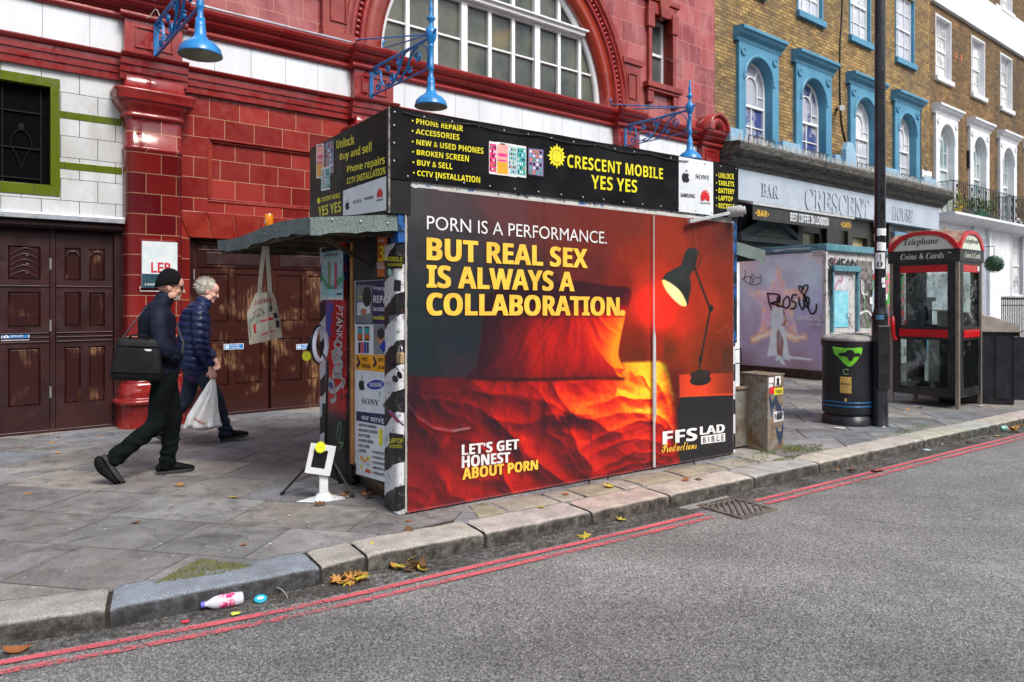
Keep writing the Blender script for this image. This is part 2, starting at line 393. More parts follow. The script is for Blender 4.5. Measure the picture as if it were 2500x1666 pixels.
# ================================================================ GROUND
def asphalt():
    t = NT('asphalt')
    v = t.n('TexVoronoi'); v.inputs['Scale'].default_value = 150; t.l(t.obj(), v.inputs['Vector'])
    v2 = t.n('TexVoronoi'); v2.inputs['Scale'].default_value = 95; t.l(t.obj(), v2.inputs['Vector'])
    bw = t.n('RGBToBW'); t.l(v.outputs['Color'], bw.inputs[0]); bw2 = t.n('RGBToBW'); t.l(v2.outputs['Color'], bw2.inputs[0])
    stone = t.ramp(bw.outputs[0], [(.2, (.055, .055, .059)), (.42, (.16, .161, .165)), (.65, (.31, .31, .305)), (.85, (.5, .49, .475))])
    st2 = t.ramp(bw2.outputs[0], [(.3, (.12, .121, .126)), (.6, (.21, .21, .21)), (.85, (.36, .355, .34))])
    c = t.mix(.4, stone, st2)
    edge = t.ramp(v.outputs['Distance'], [(.25, 1.), (.6, .5)])
    c = t.mix(1, c, edge, 'MULTIPLY')
    big = t.ramp(t.noise(1.3, 5, .6), [(.35, 1.0), (.65, 1.42)]); c = t.mix(1, c, big, 'MULTIPLY')
    blot = t.ramp(t.noise(5.5, 3, .5), [(.735, 0.), (.755, .55)]); c = t.mix(blot, c, (.5, .5, .48))
    rm = t.n('Mapping'); rm.inputs['Rotation'].default_value = (0, 0, R(-33)); rm.inputs['Scale'].default_value = (.12, 1.1, 1); t.l(t.obj(), rm.inputs[0])
    c = t.mix(1, c, t.ramp(t.noise(1.2, 5, .6, rm.outputs[0]), [(.35, .80), (.5, 1.), (.66, 1.16)]), 'MULTIPLY')
    cr = t.n('TexVoronoi', feature='DISTANCE_TO_EDGE'); cr.inputs['Scale'].default_value = .9; wv = t.n('MixRGB'); wv.inputs[0].default_value = .12; t.l(t.obj(), wv.inputs[1]); nz = t.n('TexNoise'); nz.inputs['Scale'].default_value = 5; nz.inputs['Detail'].default_value = 6; t.l(nz.outputs['Color'], wv.inputs[2]); t.l(wv.outputs[0], cr.inputs['Vector'])
    ck = t.math('MULTIPLY', t.ramp(cr.outputs['Distance'], [(.003, 1.), (.009, 0.)]), t.ramp(t.noise(.6, 3), [(.6, 0.), (.66, .45)])); c = t.mix(ck, c, (.03, .03, .03))
    oil = t.ramp(t.noise(.8, 4, .6), [(.62, 0.), (.75, .45)]); c = t.mix(oil, c, (.06, .06, .062))
    t.set(c, t.ramp(t.noise(30, 4), [(.3, .55), (.7, .9)]), 0, .4)
    n = t.bump(t.math('SUBTRACT', 1, v.outputs['Distance']), .6, .003); t.bump(t.noise(22, 4), .35, .008, n)
    return t.m
M_asph = asphalt()
mb = MB(); mb.quad((-900, -900, -.03), (900, -900, -.03), (900, 1500, -.03), (-900, 1500, -.03))
tag(mb.build('ground', mat('far_ground', (.12, .12, .12), .9)), 'flat grey ground under the street reaching the horizon', kind='structure')
mb = MB(); mb.quad((-60, -14, 0), (90, -14, 0), (90, 62, 0), (-60, 62, 0))
tag(mb.build('road', M_asph), 'worn grey asphalt carriageway with pale stone chips', kind='structure')

kpx = [(262, 1537), (785, 1428), (895, 1398), (1186, 1340), (1446, 1284), (1637, 1240), (1843, 1193), (2002, 1157), (2130, 1126), (2257, 1096), (2370, 1070), (2434, 1056), (2500, 1040)]
KB = [Vector((*G(x, y, 0), 0)) for x, y in kpx]
p0 = Vector((*G(0, 1576, 0), 0))
KB = [p0 + Vector((-3.2, -1.35, 0)), p0 + Vector((-1.5, -.62, 0))] + KB
dd = (KB[-1] - KB[-4]).normalized(); q = KB[-1]
for i in range(34): q = q + dd * 1.0; KB.append(q.copy())
def offs(P, d):
    out = []
    for i, p in enumerate(P):
        a = P[max(i - 1, 0)]; b = P[min(i + 1, len(P) - 1)]; t_ = (b - a).normalized(); out.append(p + Vector((-t_.y, t_.x, 0)) * d)
    return out
KI = offs(KB, .30)
# kerb stones
rnd.seed(11); mb = MB(); kc = []; mb2 = MB(); kc2 = []
tints = [(.33, .32, .30), (.22, .25, .29), (.36, .34, .31), (.43, .40, .36), (.43, .39, .36), (.45, .37, .33), (.46, .42, .37), (.38, .37, .35), (.47, .43, .37)]
stones = list(range(len(KB) - 1)); names = {1: 0, 2: 1, 3: 2, 4: 3, 5: 4, 6: 5, 7: 6, 8: 7, 9: 8}
HT = [.075, .08, .08, .085, .085, .1, .1, .105, .11, .11, .11, .11]
top_h = lambda i: .1
def kerb_stone(i):
    a, b, ai, bi = KB[i].copy(), KB[i + 1].copy(), KI[i].copy(), KI[i + 1].copy()
    L = (b - a).length; gp = .012 if L > .3 else .008; dv = (b - a).normalized() * gp
    a += dv; b -= dv; ai += dv; bi -= dv
    nx = max(int(L / .03), 6); prof = [(0, -.05), (0, .02), (0, .04), (0, .06), (.001, .078), (.004, .090), (.009, .098), (.018, .103), (.04, .105), (.1, .106), (.16, .106), (.22, .106), (.28, .105), (.30, .103), (.30, .05)]
    P = []
    for (s_, z) in prof:
        row = []
        for k in range(nx + 1):
            f = k / nx; e = min(f, 1 - f) * L
            p = (a.lerp(b, f)).lerp(ai.lerp(bi, f), s_ / .3)
            n1 = math.sin(f * L * 23 + i * 9 + s_ * 40) * .0018 + rnd.uniform(-.0016, .0016)
            rd = max(0, .02 - e) / .02; zz = z - rd * rd * .011 * (1 if z > .08 else 0) + n1 * .7
            nn = (ai - a).normalized(); p = p + nn * (n1 + rd * rd * .007 * (1 if s_ < .05 else 0))
            row.append((p.x, p.y, zz))
        P.append(row)
    mb.grid(P)
    mb.add([tuple(r_[0]) for r_ in P], [tuple(range(len(P)))]); mb.add([tuple(r_[-1]) for r_ in P], [tuple(range(len(P)))[::-1]])
    base = tints[names[i]] if i in names else tuple(x * rnd.uniform(.9, 1.1) for x in rnd.choice(tints[6:]))
    n_in = len(P) * (nx + 1); kc.extend([base] * (n_in + 2 * len(P)))
for i in stones: kerb_stone(i)
def granite(name, attr=True, col=(.35, .33, .3)):
    t = NT(name); a = t.n('Attribute', attribute_name='Col').outputs['Color'] if attr else None
    sp = t.ramp(t.noise(170, 2, .6), [(.38, .45), (.5, 1.), (.62, 1.35)]); c = t.mix(1, a if attr else col, sp, 'MULTIPLY')
    st = t.ramp(t.noise(7, 6, .7), [(.3, .62), (.6, 1.08)]); c = t.mix(1, c, st, 'MULTIPLY')
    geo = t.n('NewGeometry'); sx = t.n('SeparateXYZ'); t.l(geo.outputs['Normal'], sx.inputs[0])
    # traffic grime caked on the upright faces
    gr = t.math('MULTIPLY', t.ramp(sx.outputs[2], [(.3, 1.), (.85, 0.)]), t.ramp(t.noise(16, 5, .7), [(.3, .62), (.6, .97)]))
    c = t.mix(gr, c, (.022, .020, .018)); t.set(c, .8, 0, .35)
    n = t.bump(t.noise(90, 4, .65), .5, .004); t.bump(t.noise(12, 4), .4, .012, n); return t.m
M_gran = granite('granite')
o = mb.build('kerb', M_gran); setcol(o, kc); tag(o, 'worn granite kerb stones with dark joints along the road edge', kind='structure')

# gutter grime, painted double red lines
def worn(name, col, lo, hi, sc=40, rough=.6, amax=1.):
    t = NT(name); tr = t.n('BsdfTransparent'); mx = t.n('MixShader')
    f = t.math('ADD', t.math('MULTIPLY', t.noise(sc, 5, .75), .65), t.math('MULTIPLY', t.noise(2.2, 3, .6), .35))
    t.l(t.ramp(f, [(lo, 0.), (hi, amax)]), mx.inputs[0]); t.l(tr.outputs[0], mx.inputs[1]); t.l(t.b.outputs[0], mx.inputs[2]); t.l(mx.outputs[0], t.out.inputs[0])
    c = t.mix(t.noise(120, 3), tuple(x * .75 for x in col), tuple(min(1, x * 1.2) for x in col)); t.set(c, rough); t.bump(t.noise(150, 3), .5, .003); return t.m
def strip(P, d0, d1, z, jit=0):
    A = offs(P, -d0); B = offs(P, -d1); out = MB(); g_ = []
    for i in range(len(P) - 1):
        n = max(int((P[i + 1] - P[i]).length / .04), 1)
        for k in range(n + (1 if i == len(P) - 2 else 0)):
            a = A[i].lerp(A[i + 1], k / n); b = B[i].lerp(B[i + 1], k / n); j1, j2 = rnd.uniform(-jit, jit), rnd.uniform(-jit, jit)
            g_.append([(a.x, a.y + j1, z), (b.x, b.y + j2, z)])
    return out.grid(g_)
KS_ = KB[:40]
sm = [Vector(p) for p in cat_rom([tuple(p) for p in KB], 3)]
sm = [sum((sm[j] for j in range(max(i - 4, 0), min(i + 5, len(sm)))), Vector()) / (min(i + 5, len(sm)) - max(i - 4, 0)) for i in range(len(sm))]
tag(strip(sm, -.05, .21, .004).build('gutter', worn('gutter_grime', (.04, .036, .03), .40, .60, 26, .9, .8)), 'dark gritty dirt lying along the foot of the kerb', kind='structure')
dr = [G(1685, 1243, 0), G(1775, 1220, 0), G(1915, 1240, 0), G(1821, 1264, 0)]
dc = Vector((sum(p[0] for p in dr) / 4, sum(p[1] for p in dr) / 4, 0))
near = [p for p in sm if (p - dc).length > .38 or True]
isp = min(range(len(sm)), key=lambda i: (sm[i] - dc).length)
M_red1 = worn('red_line_paint', (.60, .11, .135), .39, .49, 60)
M_red2 = worn('red_line_paint_worn', (.60, .12, .14), .44, .53, 55)
def split_line(P, d0, d1, name, m, lab):
    c = [q - Vector((0, 0, 0)) for q in P]; k = isp
    a = [q for i, q in enumerate(c) if (offs(c, -(d0 + d1) / 2)[i] - dc).length > .25 and i <= k]
    b = [q for i, q in enumerate(c) if (offs(c, -(d0 + d1) / 2)[i] - dc).length > .25 and i > k]
    x = strip(a, d0, d1, .008, .002); y = strip(b, d0, d1, .008, .002)
    x.add(y.v, y.f); return tag(x.build(name, m), lab, kind='structure')
def dens(P, s_=.08):
    out = []
    for a, b in zip(P, P[1:]):
        n = max(int((b - a).length / s_), 1); out += [a.lerp(b, k / n) for k in range(n)]
    return out + [P[-1]]
sm = dens(sm); isp = min(range(len(sm)), key=lambda i: (sm[i] - dc).length)
OF = [p for p in sm]
split_line(sm, .238, .284, 'road_marking', M_red1, 'inner painted red line running beside the kerb')
split_line(sm, .335, .381, 'road_marking', M_red2, 'outer painted red line, scuffed away in places')

# pavement: flagstones
t = NT('flagstone'); a = t.n('Attribute', attribute_name='Col').outputs['Color']
c = t.mix(1, a, t.ramp(t.noise(2.2, 6, .7), [(.3, .55), (.65, 1.16)]), 'MULTIPLY'); c = t.mix(1, c, t.ramp(t.noise(60, 4, .7), [(.35, .72), (.65, 1.2)]), 'MULTIPLY')
c = t.mix(t.ramp(t.noise(4.5, 5, .6, None, 1.2), [(.5, 0.), (.7, .6)]), c, (.045, .044, .046))
c = t.mix(t.ramp(t.noise(9, 3, .6), [(.55, 0.), (.72, .35)]), c, (.19, .13, .085))
vv = t.n('TexVoronoi'); vv.inputs['Scale'].default_value = 7; t.l(t.obj(), vv.inputs['Vector'])
gum = t.math('MULTIPLY', t.ramp(vv.outputs['Distance'], [(.055, 1.), (.09, 0.)]), t.ramp(t.noise(3.1, 2), [(.42, 0.), (.48, .7)])); c = t.mix(gum, c, (.5, .49, .46))
v3 = t.n('TexVoronoi'); v3.inputs['Scale'].default_value = 4.3; t.l(t.obj(), v3.inputs['Vector'])
gum2 = t.math('MULTIPLY', t.ramp(v3.outputs['Distance'], [(.07, 1.), (.1, 0.)]), t.ramp(t.noise(2.1, 2), [(.5, 0.), (.55, .5)])); c = t.mix(gum2, c, (.03, .03, .03))
t.set(c, t.ramp(t.noise(5, 4), [(.3, .5), (.7, .85)]), 0, .35); n = t.bump(t.noise(60, 5, .7), .35, .004); t.bump(t.noise(6, 4), .35, .012, n)
M_flag = t.m
def clip(poly, p, nrm):
    out = []
    for i in range(len(poly)):
        a, b = poly[i], poly[(i + 1) % len(poly)]; da, db = (a - p).dot(nrm), (b - p).dot(nrm)
        if da >= 0: out.append(a)
        if (da >= 0) != (db >= 0): out.append(a.lerp(b, da / (da - db)))
    return out
KM = offs(KB, .27)
inner = offs(KB, .25)
mb = MB(); mb.add([tuple(p + Vector((0, 0, .088))) for p in inner] + [(inner[-1].x - 40, inner[-1].y + 8, .088), (-14, 12, .088), (-14, inner[0].y, .088)], [tuple(range(len(inner) + 3))])
kb1, kb2 = offs(KB, .012), offs(KB, .252); mb.grid([[tuple(p + Vector((0, 0, -.01))) for p in kb1], [tuple(p + Vector((0, 0, .082))) for p in kb1], [tuple(p + Vector((0, 0, .084))) for p in kb2]], False)
tag(mb.build('pavement_bed', mat('joint_dirt', (.018, .016, .013), .95, 0, (.04, .035, .025), 20, bump=.5)), 'dark dirt showing in the joints between paving slabs', kind='structure')
KA = R(-11.0); ex = Vector((math.cos(KA), math.sin(KA), 0)); ey = Vector((-math.sin(KA), math.cos(KA), 0))
o0 = Vector((*G(0, 1319.4), 0)); mb = MB(); fc = []; rnd.seed(5)
fl = [(q_[0] * 1.36, q_[1] * 1.38, q_[2] * 1.42) for q_ in [(.19, .185, .18), (.165, .17, .18), (.205, .195, .18), (.17, .16, .155), (.15, .16, .175), (.215, .2, .18), (.18, .18, .175), (.155, .15, .15)]]
patch = [G(372, 1428), G(488, 1367), G(618, 1382), G(560, 1400)]
for j in range(-8, 52):
    x = -6.0 + rnd.random() * .7
    while x < 34:
        L = rnd.choice([.62, .62, .75, .9]); g_ = .0065
        P = [o0 + ex * a + ey * b for a, b in ((x + g_, j * .575 + g_), (x + L - g_, j * .575 + g_), (x + L - g_, (j + 1) * .575 - g_), (x + g_, (j + 1) * .575 - g_))]
        x += L
        cen = sum(P, Vector()) / 4
        if cen.y > 32 or cen.x < -11 or (cen - Vector((-5.65, 7.91, 0))).dot(Vector((-.6225, .7826, 0))) > .8: continue
        k = min(range(len(KM) - 1), key=lambda i: ((KM[i] + KM[i + 1]) / 2 - cen).length)
        for kk in (k - 1, k, k + 1):
            if 0 <= kk < len(KM) - 1 and P:
                a, b = KM[kk], KM[kk + 1]; t_ = (b - a).normalized(); nr = Vector((-t_.y, t_.x, 0))
                if kk == k or min((p - a).dot(nr) for p in P) < .0: P = clip(P, a, nr)
        if len(P) < 3 or j > 50: continue
        tz = rnd.uniform(-.0012, .0012); tx, ty = rnd.uniform(-.002, .002), rnd.uniform(-.002, .002)
        vs = [(p.x, p.y, .1 + tz + tx * (p - cen).dot(ex) + ty * (p - cen).dot(ey)) for p in P]
        n = len(vs); mb.add(vs + [(v[0], v[1], .06) for v in vs], [tuple(range(n))] + [(i, i + n, (i + 1) % n + n, (i + 1) % n) for i in range(n)])
        cc = rnd.choice(fl); b_ = rnd.uniform(.82, 1.12); fc += [tuple(v * b_ for v in cc)] * (2 * n)
o = mb.build('pavement', M_flag); setcol(o, fc); tag(o, 'grey flagstone pavement with staggered joints', kind='structure')
# rough pale stone blocks laid between kerb and kiosk
mb = MB(); fc = []; S0, S1 = offs(KB, .312), offs(KB, .60)
def lerpP(P, s_):
    i = int(s_); return P[i].lerp(P[i + 1], s_ - i)
cuts = [5.12, 5.42, 5.95, 6.25, 6.75, 7.0, 7.5, 8.05, 8.5, 8.95]
for a, b in zip(cuts, cuts[1:]):
    n = 6; row0 = [lerpP(S0, a + .02 + (b - a - .04) * k / n) for k in range(n + 1)]; row1 = [lerpP(S1, a + .02 + (b - a - .04) * k / n) for k in range(n + 1)]
    if a == cuts[0]: row1[0] = row1[1] = row1[2]
    G_ = []
    for s_ in (0, .04, .3, .6, .96, 1):
        G_.append([tuple(row0[k].lerp(row1[k], s_) + Vector((rnd.uniform(-.006, .006), rnd.uniform(-.006, .006), (.098 if s_ in (0, 1) else .105) + rnd.uniform(-.002, .002)))) for k in range(n + 1)])
    mb.grid(G_); cc = rnd.choice([(.31, .28, .21), (.34, .31, .26), (.3, .28, .2), (.36, .33, .29)]); fc += [cc] * (6 * (n + 1))
o = mb.build('stone_setts', M_gran); setcol(o, fc); tag(o, 'cracked pale stone setts between kerb and kiosk', kind='structure')
# mossy patches
def moss(name, pts, z, lab, n=700, seed=1):
    r_ = random.Random(seed); m_ = MB(); xs = [p[0] for p in pts]; ys = [p[1] for p in pts]; k = 0
    while k < n:
        x, y = r_.uniform(min(xs), max(xs)), r_.uniform(min(ys), max(ys))
        if not inpoly(np.array([x]), np.array([y]), pts)[0]: k += .2; continue
        k += 1; h = r_.uniform(.004, .012); a = r_.uniform(0, 6.28); s_ = r_.uniform(.003, .007)
        m_.add([(x + s_ * math.cos(a), y + s_ * math.sin(a), z), (x - s_ * math.cos(a), y - s_ * math.sin(a), z), (x + r_.uniform(-.006, .006), y + r_.uniform(-.006, .006), z + h)], [(0, 1, 2)])
    return tag(m_.build(name, mat('moss', (.09, .12, .02), .9, 0, (.16, .18, .03), 30)), lab, kind='stuff')
mb = MB(); mb.add([(p[0], p[1], .1062) for p in patch], [(0, 1, 2, 3)])
t = NT('patch_mortar'); t.set(t.mix(t.ramp(t.noise(11, 5, .7), [(.45, 0.), (.6, 1.)]), (.13, .12, .09), (.11, .12, .03)), .9); t.bump(t.noise(60, 5), .8, .006)
tag(mb.build('pavement_patch', t.m), 'mossy cement infill in the pavement beside the blue-grey kerb stone', kind='structure')
moss('moss', patch, .1062, 'low green moss on the cement infill by the kerb', 450, 2)
moss('moss', [G(1905, 1108), G(1925, 1088), G(2010, 1085), G(2000, 1104)], .101, 'green moss at the foot of the rusty cabinet', 900, 3)
moss('moss', [G(1880, 1128), G(1905, 1118), G(1960, 1112), G(1935, 1126)], .104, 'green moss in the joint behind the kerb by the cabinet', 420, 4)
moss('moss', [G(1780, 1136), G(1800, 1118), G(1880, 1112), G(1870, 1130)], .106, 'thin green moss beside the kiosk corner', 260, 5)
def tufts(pts, n, seed, lab):
    r_ = random.Random(seed); m_ = MB()
    for k in range(n):
        i = r_.randrange(len(pts)); x = pts[i][0] + r_.gauss(0, .05); y = pts[i][1] + r_.gauss(0, .035); h = r_.uniform(.02, .06); a = r_.uniform(0, 6.28); b = r_.uniform(0, .04)
        m_.add([(x + .0018 * math.cos(a), y + .0018 * math.sin(a), .1), (x - .0018 * math.cos(a), y - .0018 * math.sin(a), .1), (x + b * math.sin(a) * .5, y - b * math.cos(a) * .5, .1 + h * .7), (x + b * math.sin(a), y - b * math.cos(a), .1 + h)], [(0, 1, 2), (1, 3, 2)])
    return tag(m_.build('grass', mat('grass_blade', (.12, .2, .03), .7, 0, (.2, .28, .05), 9)), lab, kind='stuff')
tufts([G(1868, 1108), G(1880, 1108), G(1915, 1092), G(1925, 1098), G(1950, 1100)], 170, 8, 'short grass growing round the rusty cabinet')
tufts([G(2238, 1046), G(2250, 1043), G(2212, 1054), G(2190, 1058)], 110, 9, 'small grass tuft behind the kerb near the lamp column')
# drain grating
M_iron = mat('cast_iron', (.11, .1, .095), .6, .4, (.2, .16, .13), 12, bump=.4)
r = thing('drain_grating', 'square iron drain grating with slanted slots set in the road by the kerb', 'drain', (dc.x, dc.y, .003), R(35))
mb = MB(); hw = .215
for a, b, c_, e in ((-hw, hw, -hw, -hw + .035), (-hw, hw, hw - .035, hw), (-hw, -hw + .035, -hw + .035, hw - .035), (hw - .035, hw, -hw + .035, hw - .035)): mb.box(a, b, c_, e, -.02, .009)
mb.build('frame', M_iron, r, .003)
mb = MB(); s_ = .178; v1 = Vector((1, -1, 0)).normalized(); v2 = Vector((1, 1, 0)).normalized()
for k in range(-5, 6):
    c0 = v1 * (k * .046); L = s_ * math.sqrt(2) - abs(k * .046)
    if L > .01: mb.bar([c0 - v2 * L + Vector((0, 0, -.003)), c0 + v2 * L + Vector((0, 0, -.003))], .02, .02, v1)
mb.build('bar', M_iron, r, .002)
mb = MB(); mb.box(-.18, .18, -.18, .18, -.022, -.0195); mb.build('sump', mat('pit_black', (.004, .004, .004), .9), r)
mb = MB(); pf = [Vector((*G(1655, 1241, 0), 0)), Vector((*G(1775, 1212, 0), 0)), Vector((*G(1790, 1222, 0), 0)), Vector((*G(1683, 1246, 0), 0))]
mb.prism([(p.x, p.y) for p in pf], 0, .006, 'z'); tag(mb.build('road_patch', mat('patch_cement', (.2, .2, .19), .85, 0, (.27, .26, .24), 12, bump=.5)), 'pale cement collar beside the drain', kind='structure')

# ================================================================ RED TILED STATION BUILDING
RED1, RED2 = (.12, .007, .008), (.31, .032, .026)
M_redt = tiles('red_tile', .385, .262, RED1, RED2, (.42, .24, .13), .0035, .15, .5, (.1, -.06), (.3, (1.3, 1.3, .6), (.34, .065, .05)), .10, .35)
M_redu = tiles('red_tile_upper', .42, .40, (.15, .010, .014), (.34, .05, .045), (.4, .2, .15), .0055, .13, .5, (.1, .02), (.55, (1.6, 1.6, 1.0), (.50, .2, .19)), .14, .35)
M_redp = tiles('red_pilaster', .34, .245, (.13, .008, .012), (.27, .02, .018), (.45, .25, .14), .0045, .10, .5, (-1.03, .03), None, .05, .35)
M_redm = tiles('red_moulding', .62, 9.0, (.19, .012, .013), (.25, .02, .018), (.12, .03, .02), .004, .14, 0, (.2, 1.3), (.3, (.8, .8, 3), (.25, .04, .035)), .05, .3)
M_redc = mat('red_glaze', (.2, .013, .013), .14, 0, (.3, .028, .024), 3, bump=.05, bs=9, bd=.02)
M_redo = mat('red_glaze_orange', (.19, .016, .011), .14, 0, (.27, .035, .022), 2.5, bump=.06, bs=8, bd=.02)
M_whit = tiles('white_tile', .375, .25, (.56, .59, .61), (.63, .66, .68), (.02, .02, .02), .0035, .18, .5, (.18, -.03), (.6, (2.2, 2.2, .8), (.38, .35, .30)), .04, .3, noisecol=.12)
M_whf = tiles('white_frieze', .47, 9.0, (.64, .68, .72), (.68, .72, .76), (.12, .12, .12), .003, .2, 0, (.1, 2), (.35, (3, 3, .7), (.42, .41, .38)), .03, .2)
M_green = tiles('green_tile', .30, 9, (.085, .115, .006), (.13, .165, .012), (.03, .04, .01), .004, .18, 0, (0, 1), None, .05, .3)
M_dwood = mat('dark_red_wood', (.020, .004, .005), .4, 0, (.034, .007, .007), 3, bump=.12, bs=30)
def wornwood(name, base, worn_, amt, lo):
    t = NT(name); s1 = t.noise(1, 7, .75, t.mapped((26, 26, 2.4)), .3); s2 = t.noise(2.3, 3, .6)
    f = t.math('MULTIPLY', t.ramp(s1, [(.46, 0.), (.6, 1.)]), t.ramp(s2, [(lo, 0.), (lo + .12, amt)]))
    c = t.mix(t.noise(3, 3), base, tuple(x * 1.5 for x in base)); c = t.mix(f, c, worn_)
    t.set(c, t.mix(f, .28, .7)); t.bump(s1, .2, .003); return t.m
M_wworn = wornwood('worn_red_wood', (.022, .005, .005), (.26, .12, .05), .7, .5)
M_wpeel = wornwood('peeling_red_wood', (.030, .008, .006), (.30, .16, .07), .85, .49)
M_wsash = mat('white_paint', (.78, .79, .80), .35, 0, (.7, .71, .71), 5)
M_gold = mat('hinge_metal', (.5, .5, .5), .35, .7)
M_black = mat('void_black', (.006, .006, .007), .5)
t = NT('obscure_glass'); c = t.mix(t.ramp(t.noise(.9, 4, .6), [(.38, 0.), (.66, 1.)]), (.028, .038, .034), (.11, .115, .085))
c = t.mix(t.ramp(t.noise(.8, 2, .5, None, .5), [(.58, 0.), (.72, .6)]), c, (.25, .18, .06))
t.set(c, .2, 0, .5); w_ = t.n('TexWave'); w_.inputs['Scale'].default_value = 22; w_.inputs['Distortion'].default_value = 3; t.l(t.obj(), w_.inputs['Vector']); t.bump(w_.outputs['Fac'], .12, .004); M_obs = t.m

st = thing('station_building', 'glazed red tiled station building with big arched window and white frieze', 'building', (FAC.o[0], FAC.o[1], 0), FAC.a)
pf = lambda x, y, off=0: FAC.px(x, y, off)
# ---- lower storey walls
gx1, gz0, gz1 = .56, 2.82, 4.17; wx1, wz0, wz1 = .47, 2.94, 4.07
mb = MB(); mb.wall(-3.2, 1.25, 2.6, 4.3, 0, [(-1.6, gx1, gz0, gz1)], .1); mb.build('white_wall', M_whit, st)
mb = MB()
for a, b, c_, e in ((-1.6, gx1, gz0, wz0), (-1.6, gx1, wz1, gz1), (wx1, gx1, wz0, wz1)): mb.box(a, b, -.012, .12, c_, e)
for a, b in ((pf(146, 270)[1] - .085, pf(146, 270)[1]), (pf(146, 394)[1] - .085, pf(146, 394)[1])): mb.box(gx1 + .002, 1.2, -.006, .02, a, b)
mb.build('green_band', M_green, st, .004)
mb = MB(); mb.box(-1.6, wx1, .1, .14, wz0, wz1); wv = mb.build('window', mat('unlit_interior_black', (.003, .003, .003), .95, spec=.05), st)  # matt black colour stands in for the unlit space behind the grille
mb = MB(); mb.mi = 0
gm = mat('grille_iron', (.008, .008, .009), .7, 0, spec=.15)
for z in (3.0, 3.34, 3.75): mb.box(-1.6, .40, .075, .09, z, z + .016)
for x in (-1.2, -.8, -.35, .02, .38): mb.box(x, x + .012, .075, .09, wz0, wz1)
for cx in (-1.0, -.57, -.17, .2):
    for s_ in (-1, 1):
        mb.tube(cat_rom([(cx, .08, 3.1), (cx + s_ * .04, .08, 3.25), (cx + s_ * .1, .08, 3.38), (cx + s_ * .07, .08, 3.5), (cx + s_ * .02, .08, 3.55)], 5), .006, 6)
    mb.ell((cx, .08, 3.58), (.035, .012, .045))
mb.build('grille', gm, wv)
# silver lintel ledge over left doors
mb = MB(); mb.box(-3.2, 1.27, -.11, .03, 2.555, 2.615); mb.box(-3.2, 1.27, -.125, -.11, 2.54, 2.6)
mb.build('lintel_ledge', mat('galvanised', (.34, .38, .43), .38, .6, (.5, .52, .55), 5), st, .004)
mb = MB(); mb.box(-3.2, 1.3, -.03, .16, 2.45, 2.554); mb.box(-3.2, 1.3, -.06, -.03, 2.47, 2.52)
mb.build('door_head', M_dwood, st, .006)
# ---- doors
def panel_door(x0, x1, z0, z1, y, rows, m, mp, name='door', cols=2, par=st, carve=None):
    mb = MB(); W = x1 - x0; sw = .085; cw = (W - sw * (cols + 1)) / cols; g_ = .028
    zs = [z0 + .02] ; holes = []
    for (a, b) in rows:
        for k in range(cols):
            hx = x0 + sw + k * (cw + sw); holes.append((hx, hx + cw, a, b))
    mb.wall(x0, x1, z0, z1, y, holes, g_); mb.box(x0, x1, y + g_ + .006, y + .07, z0, z1)
    d_ = mb.build(name, m, par)
    for h in holes:
        p = MB(); a, b, c_, e = h; i = .022
        p.mi = 0; p.add([(a, y + g_, c_), (b, y + g_, c_), (b, y + g_, e), (a, y + g_, e), (a + i, y + g_ - .014, c_ + i), (b - i, y + g_ - .014, c_ + i), (b - i, y + g_ - .014, e - i), (a + i, y + g_ - .014, e - i)],
              [(0, 1, 5, 4), (1, 2, 6, 5), (2, 3, 7, 6), (3, 0, 4, 7), (4, 5, 6, 7)]); p.build('panel', mp, d_)
    return d_
zb = .13
L = [(-1.14, -.5), (-.48, .455), (.53, 1.10)]
for i, (a, b) in enumerate(((-2.4, -1.25), (-1.22, -.42), (-.40, .47), (.535, 1.12))):
    dd_ = panel_door(a, b, zb, 2.42, .1, [(.42, 1.08), (1.32, 1.72), (1.86, 2.24)], M_dwood, M_wworn)
    for k in range(2):
        x0 = a + .085 + k * ((b - a - .255) / 2 + .085); cw = (b - a - .255) / 2
        p = MB(); rr = cw / 2 - .01
        if i == 3: p.ring(x0 + cw / 2, 2.14, rr - .02, rr, .095, .125, n=14); p.build('moulding', M_dwood, dd_)
        else:
            for q in range(5): p.tube(cat_rom([(x0 + .02, .118, 1.9 + q * .06), (x0 + cw * .5, .112, 1.93 + q * .065 + .03 * (k * 2 - 1)), (x0 + cw - .03, .118, 1.88 + q * .075)], 5), .011, 6)
            for q in range(3): p.ell((x0 + cw * .6, .116, 1.93 + q * .1), (.028, .012, .022))
            p.build('carving', M_dwood, dd_)
    mb = MB(); [mb.box(a + .002, b - .002, .085, .1, z, z + .014) for z in (1.14, 1.19, 1.24, 1.78)]; mb.build('rail', M_dwood, dd_, .003)
    if i >= 2:
        mb = MB(); hx = b + .01 if i == 2 else 99
        if i == 2:
            for z in (.5, 1.27, 1.98): mb.cyl((hx, .088, z), (hx, .088, z + .13), .011, n=8)
            mb.build('hinge', M_gold, dd_)
mb = MB(); mb.box(.475, .53, .09, .18, zb, 2.45); mb.box(1.125, 1.25, .05, .3, .1, 2.45); mb.box(-3.2, 1.25, .08, .3, .09, .135); mb.box(-3.2, 1.25, .19, .3, .13, 2.5); mb.build('door_frame', M_dwood, st, .006)
